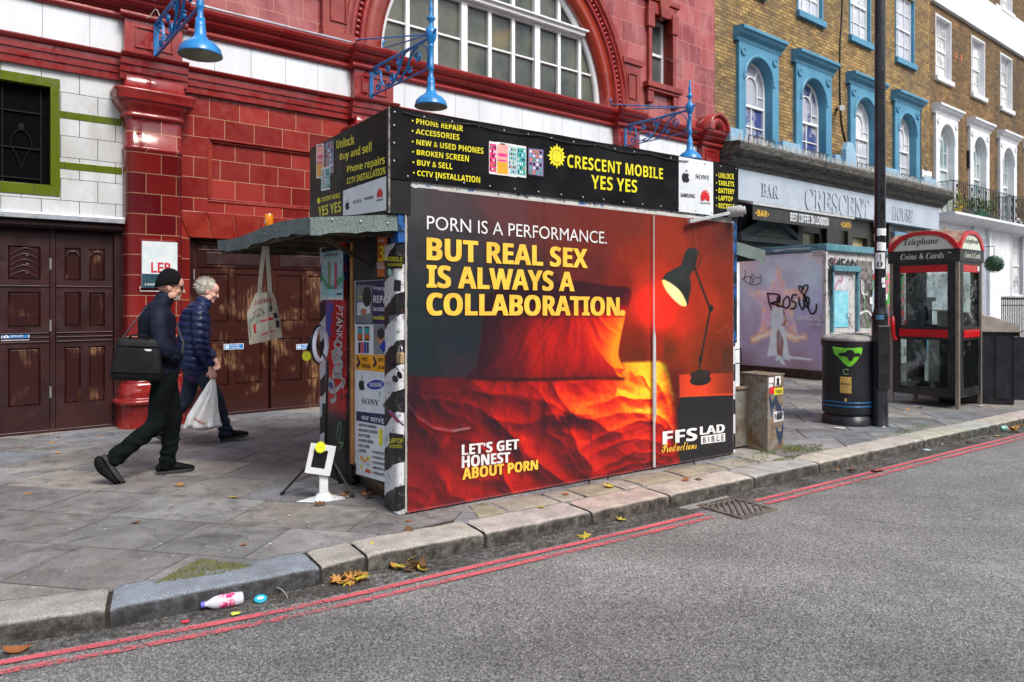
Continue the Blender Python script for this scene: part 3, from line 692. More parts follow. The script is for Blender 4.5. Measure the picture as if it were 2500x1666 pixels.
# fire-exit stickers
M_stb = mat('sticker_blue', (.02, .22, .55), .4); M_stw = mat('sticker_white', (.8, .82, .85), .4); M_ink = mat('print_black', (.012, .012, .014), .5)
def fire_sign(x0, z0, y, w_=.26, h_=.075):
    mb = MB(); mb.box(x0, x0 + w_, y - .004, y, z0, z0 + h_); mb.mi = 1
    mb.quad(*(rectfn(x0 + .008, x0 + w_ - .008, z0 + .007, z0 + h_ - .007, y - .0055)(u, v) for u, v in ((0, 0), (1, 0), (1, 1), (0, 1))))
    mb.mi = 0; f = rectfn(x0 + .02, x0 + .07, z0 + .012, z0 + h_ - .012, y - .007); disc(mb, f, .5, .5, .5, .5); mb.mi = 1
    g2 = rectfn(x0 + .02, x0 + .07, z0 + .012, z0 + h_ - .012, y - .0085); shape(mb, g2, [(.42, .4), (.58, .4), (.62, .85), (.38, .85)]); disc(mb, g2, .5, .22, .1, .1, 10)
    mb.mi = 0; text(mb, 'Fire exit', rectfn(x0 + .09, x0 + .2, z0 + .042, z0 + .062, y - .007)); text(mb, 'Keep clear', rectfn(x0 + .09, x0 + .215, z0 + .012, z0 + .034, y - .007))
    return mb.build('fire_exit_sign', [M_stw, M_stb], st)
a, z_ = pf(3, 826, -.1); fire_sign(a, z_ - .03, .1)
# ---- pilaster
def rrect(x0, x1, y0, y1, r_, n=6):
    P = [(x0, y1)]
    P += [(x0 + r_ - r_ * math.cos(R(90 * i / n)), y0 + r_ - r_ * math.sin(R(90 * i / n))) for i in range(n + 1)]
    P += [(x1 - r_ + r_ * math.sin(R(90 * i / n)), y0 + r_ - r_ * math.cos(R(90 * i / n))) for i in range(n + 1)]
    return P + [(x1, y1)]
def stack(mb, cx, hw, yb, prof, r_=.09, n=6):
    """moulded block: prof = list of (projection, z); plan = rounded rectangle growing with projection"""
    G_ = []
    for pr, z in prof: G_.append([(x, y, z) for x, y in rrect(cx - hw - pr, cx + hw + pr, yb - pr, .06, r_ + max(pr, 0) * .6, n)])
    return mb.grid(G_)
def pilaster(cx):
    p = MB(); stack(p, cx, .315, -.22, [(0, .55), (0, 3.42), (.012, 3.43), (.016, 3.45), (.012, 3.47), (0, 3.48), (0, 3.80)]); s_ = p.build('pilaster', M_redp, st)
    p = MB(); stack(p, cx, .315, -.22, [(.0, 3.80), (.03, 3.82), (.035, 3.85), (.02, 3.865), (.03, 3.89), (.07, 3.94), (.105, 3.995), (.105, 4.0)]); stack(p, cx, .315, -.22, [(.0, 4.0), (.115, 4.0), (.12, 4.02), (.12, 4.08), (.135, 4.10), (.14, 4.13), (.02, 4.16), (.01, 4.3)], .01, 2)
    p.build('capital', M_redc, s_)
    p = MB(); stack(p, cx, .315, -.22, [(.06, .03), (.075, .10), (.065, .14), (.062, .36), (.07, .365), (.10, .385), (.11, .41), (.10, .435), (.07, .445), (.06, .46), (.066, .49), (.05, .55), (.03, .60), (.03, .62), (.012, .63), (.02, .645), (0, .66), (0, .67)], .16); p.build('base', M_redc, s_)
PCX = (1.525, 4.50)
for c_ in PCX: pilaster(c_)
# ---- red bay to the right with doors
mb = MB(); dx0, dx1, dz1 = 1.97, 4.09, 2.43
rp = (2.19, 3.95, 2.9, 3.74)
mb.wall(1.84, 13.0, .09, 4.3, 0, [(dx0, dx1, .09, dz1), rp, (5.0, 7.9, .09, 2.43), (8.4, 9.6, .09, 2.43)], .16); mb.box(1.84, 13., .25, .4, .05, 8.9); mb.build('red_wall', M_redt, st)
mb = MB(); mb.box(rp[0], rp[1], .045, .1, rp[2], rp[3]); mb.build('wall_panel', M_redt, st)
mb = MB(); a, b, c_, e = rp
for k, (i, y) in enumerate(((0, .0), (.03, .025))):
    for bx in ((a + i, b - i, c_ + i, c_ + i + .028), (a + i, b - i, e - i - .028, e - i), (a + i, a + i + .028, c_ + i + .03, e - i - .03), (b - i - .028, b - i, c_ + i + .03, e - i - .03)): mb.box(bx[0], bx[1], y - .012, y + .04, bx[2], bx[3])
mb.build('panel_moulding', M_redo, st, .008)
# splayed voussoirs over the door
mb = MB(); n = 7
for k in range(n):
    x0 = dx0 - .02 + (dx1 - dx0 + .04) * k / n; x1 = dx0 - .02 + (dx1 - dx0 + .04) * (k + 1) / n; f0 = (k / n - .5) * .25; f1 = ((k + 1) / n - .5) * .25
    mb.prism([(x0 + .004, dz1 - .0), (x1 - .004, dz1 - .0), (x1 + f1 - .004, dz1 + .34), (x0 + f0 + .004, dz1 + .34)], -.014, .1, 'y')
mb.build('door_arch', M_redo, st, .01)
for (a, b, mats_) in ((2.05, 3.02, M_wpeel), (3.06, 4.03, M_wpeel)):
    panel_door(a, b, .14, 2.36, .13, [(.5, 1.1), (1.34, 1.98)], M_wpeel, M_wpeel, cols=3 if False else 2)
mb = MB()
for a, b in ((2.1, 3.0), (3.08, 4.0)): mb.box(a, b, .115, .13, 2.06, 2.3)
mb.box(dx0, 2.045, .1, .22, .09, dz1); mb.box(4.035, dx1, .1, .22, .09, dz1); mb.box(dx0, dx1, .1, .22, 2.365, dz1); mb.box(dx0, dx1, .1, .24, .09, .14); mb.box(dx0, dx1, .2, .3, .1, 2.4)
mb.build('door_frame', M_wworn, st, .008)
mb = MB(); mb.box(2.2, 2.9, .105, .116, 2.1, 2.26); mb.box(3.18, 3.9, .105, .116, 2.1, 2.26); mb.build('panel', M_dwood, st, .01)
mb = MB(); [mb.cyl((2.05, .11, z), (2.05, .11, z + .13), .011, n=8) for z in (.5, 1.9)]; mb.build('hinge', M_gold, st)
for x_ in (546, 723):
    a, z_ = pf(x_, 847, -.13); fire_sign(a, z_ - .04, .128)
for (a, b) in ((5.0, 7.9), (8.4, 9.6)):
    panel_door(a + .04, (a + b) / 2, .12, 2.40, .14, [(.5, 1.1), (1.34, 2.2)], M_dwood, M_wworn); panel_door((a + b) / 2 + .01, b - .04, .12, 2.40, .14, [(.5, 1.1), (1.34, 2.2)], M_dwood, M_wworn)
# ---- entablature
X0, X1 = -3.2, 13.0
def runs(br, x0=X0, x1=X1):
    out = []; x = x0
    for a, b in br: out.append((x, a, 0)); out.append((a, b, 1)); x = b
    out.append((x, x1, 0)); return out
BR = [(1.15, 1.90), (4.13, 4.87), (9.66, 10.39), (12.3, 13.02)]
mb = MB()
for a, b, k in runs(BR):
    p = .13 if k else 0; e_ = .0
    mb.molding([(.05, 4.265), (-.05 - p, 4.265), (-.05 - p, 4.345), (-.068 - p, 4.35), (-.068 - p, 4.43), (-.088 - p, 4.435), (-.088 - p, 4.515), (-.12 - p, 4.53), (-.14 - p, 4.56), (-.14 - p, 4.575), (.05, 4.575)], a + e_, b - e_)
mb.build('lower_cornice', M_redm, st)
mb = MB(); mb.box(X0, X1 - .65, -.02, .1, 4.576, 5.0); mb.build('frieze', M_whf, st)
for a, b in BR:
    mb = MB(); mb.box(a + .05, b - .05, -.15, .1, 4.576, 5.03)
    for i, y in ((.11, -.17),): 
        q = (a + .05 + i, b - .05 - i, 4.576 + .09, 5.0 - .07)
        for bx in ((q[0], q[1], q[2], q[2] + .025), (q[0], q[1], q[3] - .025, q[3]), (q[0], q[0] + .025, q[2] + .026, q[3] - .026), (q[1] - .025, q[1], q[2] + .026, q[3] - .026)): mb.box(bx[0], bx[1], y, -.149, bx[2], bx[3])
    mb.build('frieze_block', M_redc, st, .006)
mb = MB()
for a, b, k in runs(BR):
    p = .13 if k else 0
    pr = [(.05, 5.0), (-.035 - p, 5.0)] + [(-.035 - p - .045 * math.sin(R(t_)), 5.045 - .045 * math.cos(R(t_))) for t_ in range(0, 181, 20)] + [(-.05 - p, 5.1), (-.06 - p, 5.115), (-.10 - p, 5.13), (-.135 - p, 5.17), (-.145 - p, 5.21), (-.165 - p, 5.215), (-.2 - p, 5.26), (-.21 - p, 5.30), (-.21 - p, 5.325), (.05, 5.335)]
    mb.molding(pr, a, b)
mb.build('upper_cornice', M_redm, st)
mb = MB(); mb.box(X0, 4.1, -.205, -.17, 5.337, 5.352); mb.tube([(x, -.2, 5.352 + .004 * math.sin(x * 7)) for x in np.arange(-3, 4.9, .2)], .006, 6); mb.build('lead_flashing', mat('lead', (.42, .44, .5), .3, .6), st)
# ---- upper wall with arched window
AC, AR, AZ = 7.08, 2.32, 5.33
WT = 9.2
mb = MB(); wl, wr = 10.72, 11.58
mb.wall(X0, AC - 3.3, 5.33, WT, 0, [], .2); mb.wall(AC + 3.3, X1, 5.33, WT, 0, [(wl + .1, wr - .1, 6.08, 7.5)], .32)
mb.arch_panel(AC - 3.3, AC + 3.3, 5.33, WT, AC, 3.0, AZ, 0, .3, 40); mb.build('upper_wall', M_redu, st)
def arc_ring(name, r0, r1, y0, y1, m, a0=0, a1=180): q = MB(); q.ring(AC, AZ, r0, r1, y0, y1, a0, a1, 48); return q.build(name, m, st)
t = tiles('red_arch', .7, 9, (.19, .018, .011), (.27, .034, .018), (.1, .02, .01), .004, .12, 0, (0, 3), None, .05, .3)
arc_ring('arch_reveal', 2.40, 2.71, -.02, .32, t); arc_ring('arch_moulding', 2.70, 2.76, -.06, .1, M_redc); arc_ring('arch_moulding', 2.86, 2.93, -.075, .1, M_redc)
arc_ring('arch_moulding', 2.93, 3.03, -.10, .1, M_redo); arc_ring('arch_moulding', 3.03, 3.09, -.07, .1, M_redc)
mb = MB(); mb.ring(AC, AZ, 2.76, 2.86, -.015, .1, 0, 180, 48); nb = 96
for i in range(nb):
    th = math.pi * (i + .5) / nb; c0 = Vector((AC + 2.81 * math.cos(th), -.035, AZ + 2.81 * math.sin(th)))
    mb.ell(c0, (.042, .032, .036), 8, Matrix.Rotation(-th, 3, 'Y'))
mb.build('arch_beading', M_redc, st)
# pedestals beside the arch
for s_ in (-1, 1):
    x = AC + s_ * 3.12; mb = MB(); mb.box(x - .24, x + .24, -.09, .1, 5.34, 6.3); mb.box(x - .29, x + .29, -.13, .1, 6.3, 6.42); mb.box(x - .26, x + .26, -.15, .1, 5.34, 5.47)
    for bx in ((x - .13, x + .13, 5.62, 5.65), (x - .13, x + .13, 6.1, 6.13), (x - .13, x - .10, 5.651, 6.099), (x + .10, x + .13, 5.651, 6.099)): mb.box(bx[0], bx[1], -.115, -.089, bx[2], bx[3])
    mb.build('arch_pedestal', M_redo, st, .012)
# keystone-like projecting bracket on the upper wall
mb = MB(); kx = FAC.px(760, 0)[0]; mb.molding([(.05, 5.98), (-.08, 5.98), (-.14, 6.04), (-.15, 6.12), (-.10, 6.2), (-.05, 6.24), (.05, 6.24)], kx - .22, kx + .22); mb.molding([(.02, 6.26), (-.2, 6.26), (-.24, 6.32), (-.24, 6.5), (.02, 6.5)], kx - .3, kx + .3); mb.build('wall_bracket', M_redc, st)
# window joinery
fw = MB(); fy0, fy1 = .13, .2; fw.ring(AC, AZ, 2.31, 2.405, .1, .24, 0, 180, 48); fw.box(AC - 2.4, AC + 2.4, .1, .24, 5.33, 5.37)
aw = fw.build('arched_window', M_wsash, st)
zt = 6.66
mb = MB(); mb.box(AC - 1.93, AC + 1.93, .02, .22, zt - .03, zt + .07); mb.box(AC - 1.98, AC + 1.98, -.03, .1, zt + .04, zt + .075); mb.build('transom', M_wsash, aw, .008)
vb = [FAC.px(x, y, -.15)[0] for x, y in ((994, 150), (1063, 170), (1131, 180), (1195, 195), (1252, 210), (1309, 225), (1364, 235), (1414, 250))]
thick = {2: .062, 5: .062}
mb = MB()
for i, x in enumerate(vb):
    h = thick.get(i, .036); zz = AZ + math.sqrt(max(2.33 ** 2 - (x - AC) ** 2, 0)); mb.box(x - h, x + h, fy0 - (.02 if i in thick else 0), fy1, 5.37, min(zz, zt - .031) )
    mb.box(x - h, x + h, fy0 - (.02 if i in thick else 0), fy1, zt + .071, zz) if zz > zt + .1 else None
vall = [AC - 2.31] + vb + [AC + 2.31]
mb.build('mullion', M_wsash, aw, .005)
mb = MB(); ztr = lambda z: math.sqrt(max(2.33 ** 2 - (z - AZ) ** 2, 0))
zm = FAC.px(1140, 101, -.15)[1]
for z in (zm, zm + 1.35): 
    hw_ = ztr(z); xs = [AC - hw_] + [v for v in vb if abs(v - AC) < hw_] + [AC + hw_]
    for a, b in zip(xs, xs[1:]): mb.box(a + .037, b - .037, fy0 + .015, fy1 - .01, z - .014, z + .014)
mb.box(AC - 1.85, AC + 1.85, .12, .2, zt - .075, zt - .031)
mb.build('glazing_bar', M_wsash, aw)
mb = MB(); pts = [(AC + 2.35 * math.cos(R(a_)), .19, AZ + 2.35 * math.sin(R(a_))) for a_ in range(0, 181, 5)]; mb.flat(pts); mb.build('pane', M_obs, aw)
# sash window in red surround
mb = MB()
for s_, e in ((wl, wl + .1), (wr - .1, wr)): mb.box(s_, e, -.07, .35, 6.08, 7.52); mb.box(s_ - .05, e + .05, -.1, .05, 7.2, 7.6)
mb.box(wl, wr, -.07, .35, 7.5, 7.75); mb.box(wl - .12, wr + .12, -.16, .3, 5.96, 6.08); mb.box(wl - .06, wr + .06, -.12, .1, 5.9, 5.959)
for x in (wl + .03, wr - .03): mb.box(x - .09, x + .09, -.1, .1, 5.66, 5.899)
mb.prism([(11.05, 7.45), (11.25, 7.45), (11.33, 7.95), (10.97, 7.95)], -.13, .1, 'y')
mb.box(wl - .1, wr + .1, -.1, .1, 7.76, 7.86); mb.build('window_surround', M_redo, st, .015)
def sash(par, x0, x1, z0, z1, y, m, gm_, bars=(1, 1), name='sash_window', fwd=.05):
    q = MB(); q.box(x0, x0 + fwd, y, y + .06, z0, z1); q.box(x1 - fwd, x1, y, y + .06, z0, z1); q.box(x0 + fwd, x1 - fwd, y, y + .06, z0, z0 + fwd); q.box(x0 + fwd, x1 - fwd, y, y + .06, z1 - fwd, z1)
    zm_ = (z0 + z1) / 2; q.box(x0 + fwd, x1 - fwd, y - .01, y + .05, zm_ - .025, zm_ + .025); f = q.build(name, m, par)
    b = MB(); nv, nh = bars
    for k in range(nv): xx = x0 + (x1 - x0) * (k + 1) / (nv + 1); b.box(xx - .012, xx + .012, y + .01, y + .045, z0 + fwd, zm_ - .026); b.box(xx - .012, xx + .012, y + .01, y + .045, zm_ + .026, z1 - fwd)
    for a_, c__ in ((z0 + fwd, zm_ - .026), (zm_ + .026, z1 - fwd)):
        for k in range(nh):
            zz = a_ + (c__ - a_) * (k + 1) / (nh + 1); b.box(x0 + fwd, x1 - fwd, y + .014, y + .042, zz - .01, zz + .01)
    if nv or nh: b.build('glazing_bar', m, f)
    p = MB(); p.quad((x0 + .01, y + .04, z0 + .01), (x1 - .01, y + .04, z0 + .01), (x1 - .01, y + .04, z1 - .01), (x0 + .01, y + .04, z1 - .01)); p.build('pane', gm_, f); return f
M_dglass = mat('dark_glass', (.06, .075, .075), .06, 0, (.1, .115, .11), 1.4, spec=.9)
sash(st, wl + .1, wr - .1, 6.08, 7.5, .2, M_wsash, M_dglass, (0, 0), fwd=.055)
# end block with arched top
mb = MB(); bx = 12.66; mb.ring(bx, 5.33, .12, .3, -.36, .1, 0, 180, 20); mb.ring(bx, 5.33, .3, .36, -.40, .1, 0, 180, 20); mb.ring(bx, 5.33, 0.001, .12, -.2, .1, 0, 180, 20); mb.build('end_block_arch', M_redc, st)
# notice box with lettering
r_ = MB(); x0, z0 = pf(346, 703, .25); x1, z1 = pf(432, 593, .25)
r_.box(x0, x1, -.27, -.222, z0, z1); r_.mi = 1; r_.quad(*(rectfn(x0, x1, z0, z0 + (z1 - z0) * .3, -.2715)(u, v) for u, v in ((0, 0), (1, 0), (1, 1), (0, 1)))); r_.mi = 2
text(r_, 'LEB', rectfn(x0 + (x1 - x0) * .25, x0 + (x1 - x0) * .82, z0 + (z1 - z0) * .33, z0 + (z1 - z0) * .55, -.273), '', .02)
r_.mi = 0; text(r_, 'London', rectfn(x0 + .03, x1 - .2, z0 + .03, z0 + .06, -.273)); r_.tube([(x0 - .02, -.26, z0 + .02), (x0 - .02, -.26, z0 - .04), (x1 - .2, -.26, z0 - .04)], .005, 6)
ns = r_.build('notice_board', [mat('enamel_white', (.62, .7, .72), .25, 0, (.74, .78, .78), 8), mat('enamel_slate', (.03, .08, .11), .3), mat('letter_red', (.62, .02, .04), .4)], None)
ns.location = st.location; ns.rotation_euler = st.rotation_euler; tag(ns, 'white enamel sign with red LEB letters on the red pillar', 'sign')
# cable
mb = MB(); a, z_ = pf(278, 0, .1); b, zb_ = pf(388, 38, .2)
mb.tube(cat_rom([(a - .3, -.03, z_ + .25), (a, -.05, z_), (a + .14, -.12, z_ - .12), (a + .33, -.2, z_ - .17), (b - .05, -.27, zb_ + .04), (b, -.29, zb_ - .08)], 6), .005, 6)
mb.build('cable', mat('cable_cream', (.55, .5, .4), .5), st)

# ---- blue gas-lamp style wall lamps
M_blue = mat('lamp_blue', (.012, .16, .42), .3, 0, (.015, .22, .55), 8, bump=.15, bs=30)
M_enam = mat('shade_enamel', (.36, .35, .27), .4, 0, (.28, .27, .2), 6)
def scroll(q, pts, w_=.03, th=.013, x=0): q.bar([(x, p[0], p[1]) for p in cat_rom(pts, 6)], w_, th, (1, 0, 0))
def spiral(cy, cz, r0, a0, turns, s_=1, n=14): return [(cy + r0 * (1 - .75 * i / n) * math.cos(a0 + s_ * turns * 2 * math.pi * i / n), cz + r0 * (1 - .75 * i / n) * math.sin(a0 + s_ * turns * 2 * math.pi * i / n)) for i in range(n + 1)]
def wall_lamp(tx, zc, D, wallout, lab, ties=((-.25, .62), (.28, .62))):
    base = Vector((FAC.o[0] + FAC.c * tx + FAC.s * wallout, FAC.o[1] + FAC.s * tx - FAC.c * wallout, zc))
    r = thing('wall_lamp', lab, 'wall lamp', base, FAC.a, 'blue bracket lamps on the tiled building'); H_ = .41
    q = MB(); q.box(-.03, .03, -.02, 0, -.24, .32); q.build('wall_plate', M_blue, r, .004)
    q = MB(); q.tube([(0, 0, .2), (0, -D, .2 + 0.0)], .021, 10); q.bar([(0, 0, -.19), (0, -D + .02, -.19)], .03, .016, (1, 0, 0)); q.build('arm', M_blue, r)
    q = MB(); y = lambda f: -D * f
    scroll(q, [(y(.06), .1)] + [(y(.1), .18), (y(.17), .1), (y(.2), -.05), (y(.26), -.15), (y(.34), -.12)]); scroll(q, spiral(y(.13), -.1, .07, 2.0, 1.1))
    scroll(q, spiral(y(.1), .1, .055, -1.5, 1.0)); scroll(q, spiral(y(.38), -.08, .075, 3.9, 1.15, -1)); scroll(q, spiral(y(.3), .08, .06, .5, 1.1))
    scroll(q, [(y(.3), -.17), (y(.42), -.14), (y(.5), .0), (y(.56), .14), (y(.66), .19), (y(.78), .14)]); scroll(q, spiral(y(.5), .1, .06, 1.6, 1.1, -1))
    scroll(q, [(y(.5), -.17), (y(.62), -.06), (y(.7), .1), (y(.82), .18), (y(.93), .1), (y(.97), -.03), (y(.94), -.16)]); scroll(q, spiral(y(.8), .02, .08, .4, 1.2)); scroll(q, spiral(y(.68), -.1, .05, 2.6, 1.1, -1))
    q.build('scrollwork', M_blue, r)
    q = MB(); q.lathe([(.001, .74), (.012, .73), (.018, .7), (.012, .67), (.02, .62), (.03, .55), (.018, .5), (.045, .46), (.062, .44), (.03, .41), (.022, .36), (.035, .34), (.07, .29), (.078, .24), (.06, .17), (.036, .12), (.03, .1), (.042, .09), (.03, .07), (.026, -.14), (.04, -.16), (.03, -.18), (.045, -.2), (.03, -.22), (.03, -.3), (.045, -.32), (.045, -.34)], (0, -D, 0), 16); q.cyl((0, -D - .05, .24), (0, -D - .13, .27), .02, .012, 8); q.build('post', M_blue, r)
    q = MB(); q.lathe([(.045, -.33), (.05, -.4), (.06, -.5), (.09, -.545), (.15, -.58), (.195, -.63), (.21, -.685), (.214, -.7)], (0, -D, 0), 32); sh = q.build('lamp_shade', M_blue, r)
    sh.modifiers.new('thick', 'SOLIDIFY').thickness = .004
    q = MB(); q.lathe([(.206, -.7), (.19, -.64), (.14, -.6), (.08, -.57), (.001, -.56)], (0, -D, 0), 32); q.build('lining', M_enam, sh)
    q = MB()
    for dx_, dz_ in ties:
        e = (dx_, wallout - .0, dz_); q.tube([(0, -D, .24), e], .011, 8); q.tube([(dx_ + .0, e[1] - .02, dz_), (dx_ - .03, e[1] - .03, dz_ + .05), (dx_ - .01, e[1] - .03, dz_ + .1), (dx_ + .03, e[1] - .02, dz_ + .09)], .012, 8)
    q.build('tie_rod', M_blue, r); return r
def lamp_reach(tx, wallout, spx):
    X, Y = FAC.o[0] + FAC.c * tx + FAC.s * wallout, FAC.o[1] + FAC.s * tx - FAC.c * wallout; k = (spx - CX_PX) / F_PX
    return (k * Y - X) / (FAC.s + k * FAC.c)
a, z_ = pf(381, 100, .15); wall_lamp(a, 4.80, lamp_reach(a, .15, 489), .15, 'blue scrolled bracket lamp nearest the white LEB sign')
a, z_ = pf(906, 210, .15); wall_lamp(a, 4.83, lamp_reach(a, .15, 1052), .15, 'blue scrolled bracket lamp above the kiosk corner, left of the arched window')
a, z_ = pf(1526, 335, .15); wall_lamp(a, 4.83, lamp_reach(a, .15, 1684), .15, 'blue scrolled bracket lamp over the far end of the kiosk roof sign')

# ================================================================ BRICK TERRACE
def stock(name, c1, c2, stain):
    t = NT(name); sep = t.n('SeparateXYZ'); t.l(t.obj(), sep.inputs[0]); cb = t.n('CombineXYZ')
    t.l(t.math('ADD', sep.outputs[0], sep.outputs[1]), cb.inputs[0]); t.l(sep.outputs[2], cb.inputs[1])
    b = t.n('TexBrick'); b.offset = .5; b.inputs['Scale'].default_value = 1; b.inputs['Mortar Size'].default_value = .012; b.inputs['Brick Width'].default_value = .235; b.inputs['Row Height'].default_value = .085
    for i, c in (('Color1', c1), ('Color2', c2), ('Mortar', (.10, .085, .06))): b.inputs[i].default_value = (*c, 1)
    b.inputs['Mortar Smooth'].default_value = .2; t.l(cb.outputs[0], b.inputs['Vector'])
    b2 = t.n('TexBrick'); b2.offset = .5; b2.inputs['Scale'].default_value = 1; b2.inputs['Mortar Size'].default_value = 0; b2.inputs['Brick Width'].default_value = .235; b2.inputs['Row Height'].default_value = .085
    b2.inputs['Color1'].default_value = (1.25, 1.2, 1.1, 1); b2.inputs['Color2'].default_value = (.5, .5, .52, 1); b2.inputs['Bias'].default_value = -.2
    mp = t.n('Mapping'); mp.inputs['Location'].default_value = (23.5 * .235, 34 * .085, 0); t.l(cb.outputs[0], mp.inputs[0]); t.l(mp.outputs[0], b2.inputs['Vector'])
    c = t.mix(1, b.outputs['Color'], b2.outputs['Color'], 'MULTIPLY')
    c = t.mix(t.ramp(t.noise(.55, 6, .7), [(.42, 0.), (.66, .8)]), c, stain)
    c = t.mix(1, c, t.ramp(t.noise(14, 4, .7), [(.3, .75), (.7, 1.15)]), 'MULTIPLY')
    t.set(c, .85, 0, .3); t.bump(t.math('SUBTRACT', 1, b.outputs['Fac']), .6, .008); return t.m
M_bk1 = stock('yellow_stock_brick', (.40, .27, .095), (.24, .14, .055), (.11, .09, .06))
M_bk2 = stock('brown_stock_brick', (.27, .155, .055), (.17, .095, .04), (.075, .055, .035))
M_bk3 = stock('dark_stock_brick', (.2, .12, .045), (.12, .075, .035), (.05, .04, .03))
M_pblue = mat('surround_blue', (.05, .20, .32), .45, 0, (.07, .25, .38), 2); M_pbl2 = mat('plinth_pale_blue', (.2, .36, .5), .5, 0, (.27, .43, .56), 2)
M_pwh = mat('stucco_white', (.62, .64, .68), .6, 0, (.72, .73, .75), 2.2); M_pdk = mat('shopfront_black', (.022, .02, .017), .4, 0, (.03, .027, .023), 3)
M_fascia = mat('fascia_grey', (.36, .42, .50), .4, 0, (.42, .48, .55), 1.5); M_ironb = mat('black_iron', (.012, .012, .013), .35, .2)
t = NT('weathered_cornice'); s1 = t.noise(1, 6, .75, t.mapped((5, 5, 22))); t.set(t.mix(t.ramp(s1, [(.42, 0.), (.62, .8)]), (.018, .016, .013), (.16, .15, .13)), .7); t.bump(s1, .5, .01); M_corn = t.m
M_wglass = mat('sky_glass', (.36, .38, .38), .05, 0, (.7, .71, .72), .9, lo=.42, hi=.48, spec=1.)
M_curt = mat('curtained_glass', (.66, .67, .7), .12, 0, (.5, .52, .58), 1.3, spec=.8, lo=.45, hi=.5)
M_blueg = mat('blue_curtain_glass', (.05, .07, .22), .08, 0, (.35, .36, .42), .8, lo=.44, hi=.48, spec=.8)

def house(name, lab, x0, x1): return thing(name, lab, 'building', (FAC.o[0] + FAC.c * x0, FAC.o[1] + FAC.s * x0, 0), FAC.a)
def round_window(par, x0, x1, zs0, ztop, m, mw, mg, hood=True, y0=-.09, bottom=5.2):
    """arched sash in a painted surround; x in the house's own frame"""
    w = x1 - x0; cx = (x0 + x1) / 2; r = w * .335; zs = ztop - .28 - r
    q = MB(); q.arch_panel(x0, x1, bottom, ztop, cx, r, zs, y0, .3, 20); q.ring(cx, zs, r + .02, r + .10, y0 - .025, y0 + .01, 0, 180, 20)
    f = q.build('window_surround', m, par)
    q = MB()
    for s_ in (-1, 1):
        c = (cx + s_ * (w / 2 - .17), y0, ztop - .22); q.ring(c[0], c[2], .06, .105, y0 - .03, y0, 0, 360, 18); q.cyl((c[0], y0 - .02, c[2]), (c[0], y0 + .005, c[2]), .05, n=14)
    q.build('roundel', m, f)
    if hood:
        q = MB(); q.molding([(.05, ztop), (y0 - .01, ztop), (y0 - .03, ztop + .08), (y0 - .12, ztop + .14), (y0 - .15, ztop + .2), (y0 - .2, ztop + .22), (y0 - .2, ztop + .29), (.05, ztop + .34)], x0 - .1, x1 + .1); q.build('hood', m, f)
    fy = .12; q = MB(); q.ring(cx, zs, r - .055, r + .005, fy, fy + .08, 0, 180, 20)
    q.box(cx - r, cx - r + .06, fy, fy + .08, bottom, zs); q.box(cx + r - .06, cx + r, fy, fy + .08, bottom, zs); zm = bottom + (zs + r - bottom) * .5
    q.box(cx - r + .06, cx + r - .06, fy - .01, fy + .07, zm - .03, zm + .03); q.box(cx - r + .06, cx + r - .06, fy, fy + .07, bottom, bottom + .06)
    win = q.build('arched_window', mw, par); q = MB(); b = .013; q.box(cx - b, cx + b, fy + .015, fy + .055, bottom + .06, zm - .031)
    for z in (bottom + (zm - bottom) * .55,): q.box(cx - r + .06, cx + r - .06, fy + .02, fy + .05, z - b, z + b)
    iw = r * .45; q.ring(cx, zs - .05, iw - .014, iw + .014, fy + .015, fy + .055, 0, 180, 12)
    for s_ in (-1, 1):
        q.box(cx + s_ * iw - b, cx + s_ * iw + b, fy + .015, fy + .055, zm + .031, zs - .05)
        q.box(min(cx + s_ * iw, cx + s_ * (r - .06)), max(cx + s_ * iw, cx + s_ * (r - .06)), fy + .02, fy + .05, zs - .25, zs - .225)
    for a_ in (55, 125):
        c, s_ = math.cos(R(a_)), math.sin(R(a_)); q.bar([(cx + iw * c, fy + .035, zs - .05 + iw * s_), (cx + (r - .03) * c, fy + .035, zs + (r - .03) * s_)], .04, .026, (0, 1, 0))
    q.build('glazing_bar', mw, win)
    q = MB(); q.flat([(cx - r, fy + .05, bottom), (cx + r, fy + .05, bottom)] + [(cx + r * math.cos(R(a_)), fy + .05, zs + r * math.sin(R(a_))) for a_ in range(0, 181, 12)]); q.build('pane', mg, win)
def guard(par, x0, x1, z, y=-.16):
    q = MB(); q.box(x0, x1, y, y + .02, z + .3, z + .32); q.box(x0, x1, y, y + .02, z + .2, z + .215); q.box(x0, x1, y, y + .02, z + .02, z + .035)
    n = 5
    for k in range(n + 1): x = x0 + (x1 - x0) * k / n; q.box(x - .008, x + .008, y, y + .02, z, z + .32)
    for k in range(n): x = x0 + (x1 - x0) * (k + .5) / n; q.ring(x, z + .12, .055, .07, y, y + .015, 0, 360, 10)
    q.build('window_guard', M_ironb, par)

# ---- the public house with blue windows
PX = 13.0; pub = house('pub_building', 'yellow brick pub with blue arched windows and grey shop fascia', PX, 24.45); W = 24.45 - PX
P = lambda x, y, off=0: (lambda q: (q[0] - PX, q[1]))(FAC.px(x, y, off))
bw = [(13.8, 15.45), (16.25, 18.0), (19.03, 20.83), (21.76, 23.5)]
sw = [(P(1948, 0)[0], P(2006, 0)[0]), (P(2075, 0)[0], P(2123, 0)[0]), (P(2187, 0)[0], P(2230, 0)[0])]; g0 = sw[0][0] - 2.75; sw = [(g0, g0 + 1.15)] + sw
holes = [(a - PX + .25, b - PX - .25, 5.2, 7.5) for a, b in bw] + [(a, b, 8.98, 11.0) for a, b in sw]
mb = MB(); mb.wall(0, W, 4.9, 14, 0, holes, .3); mb.quad((0, 0, 4), (0, 3, 4), (0, 3, 14), (0, 0, 14)); mb.build('brick_wall', M_bk1 if False else M_bk1, pub)
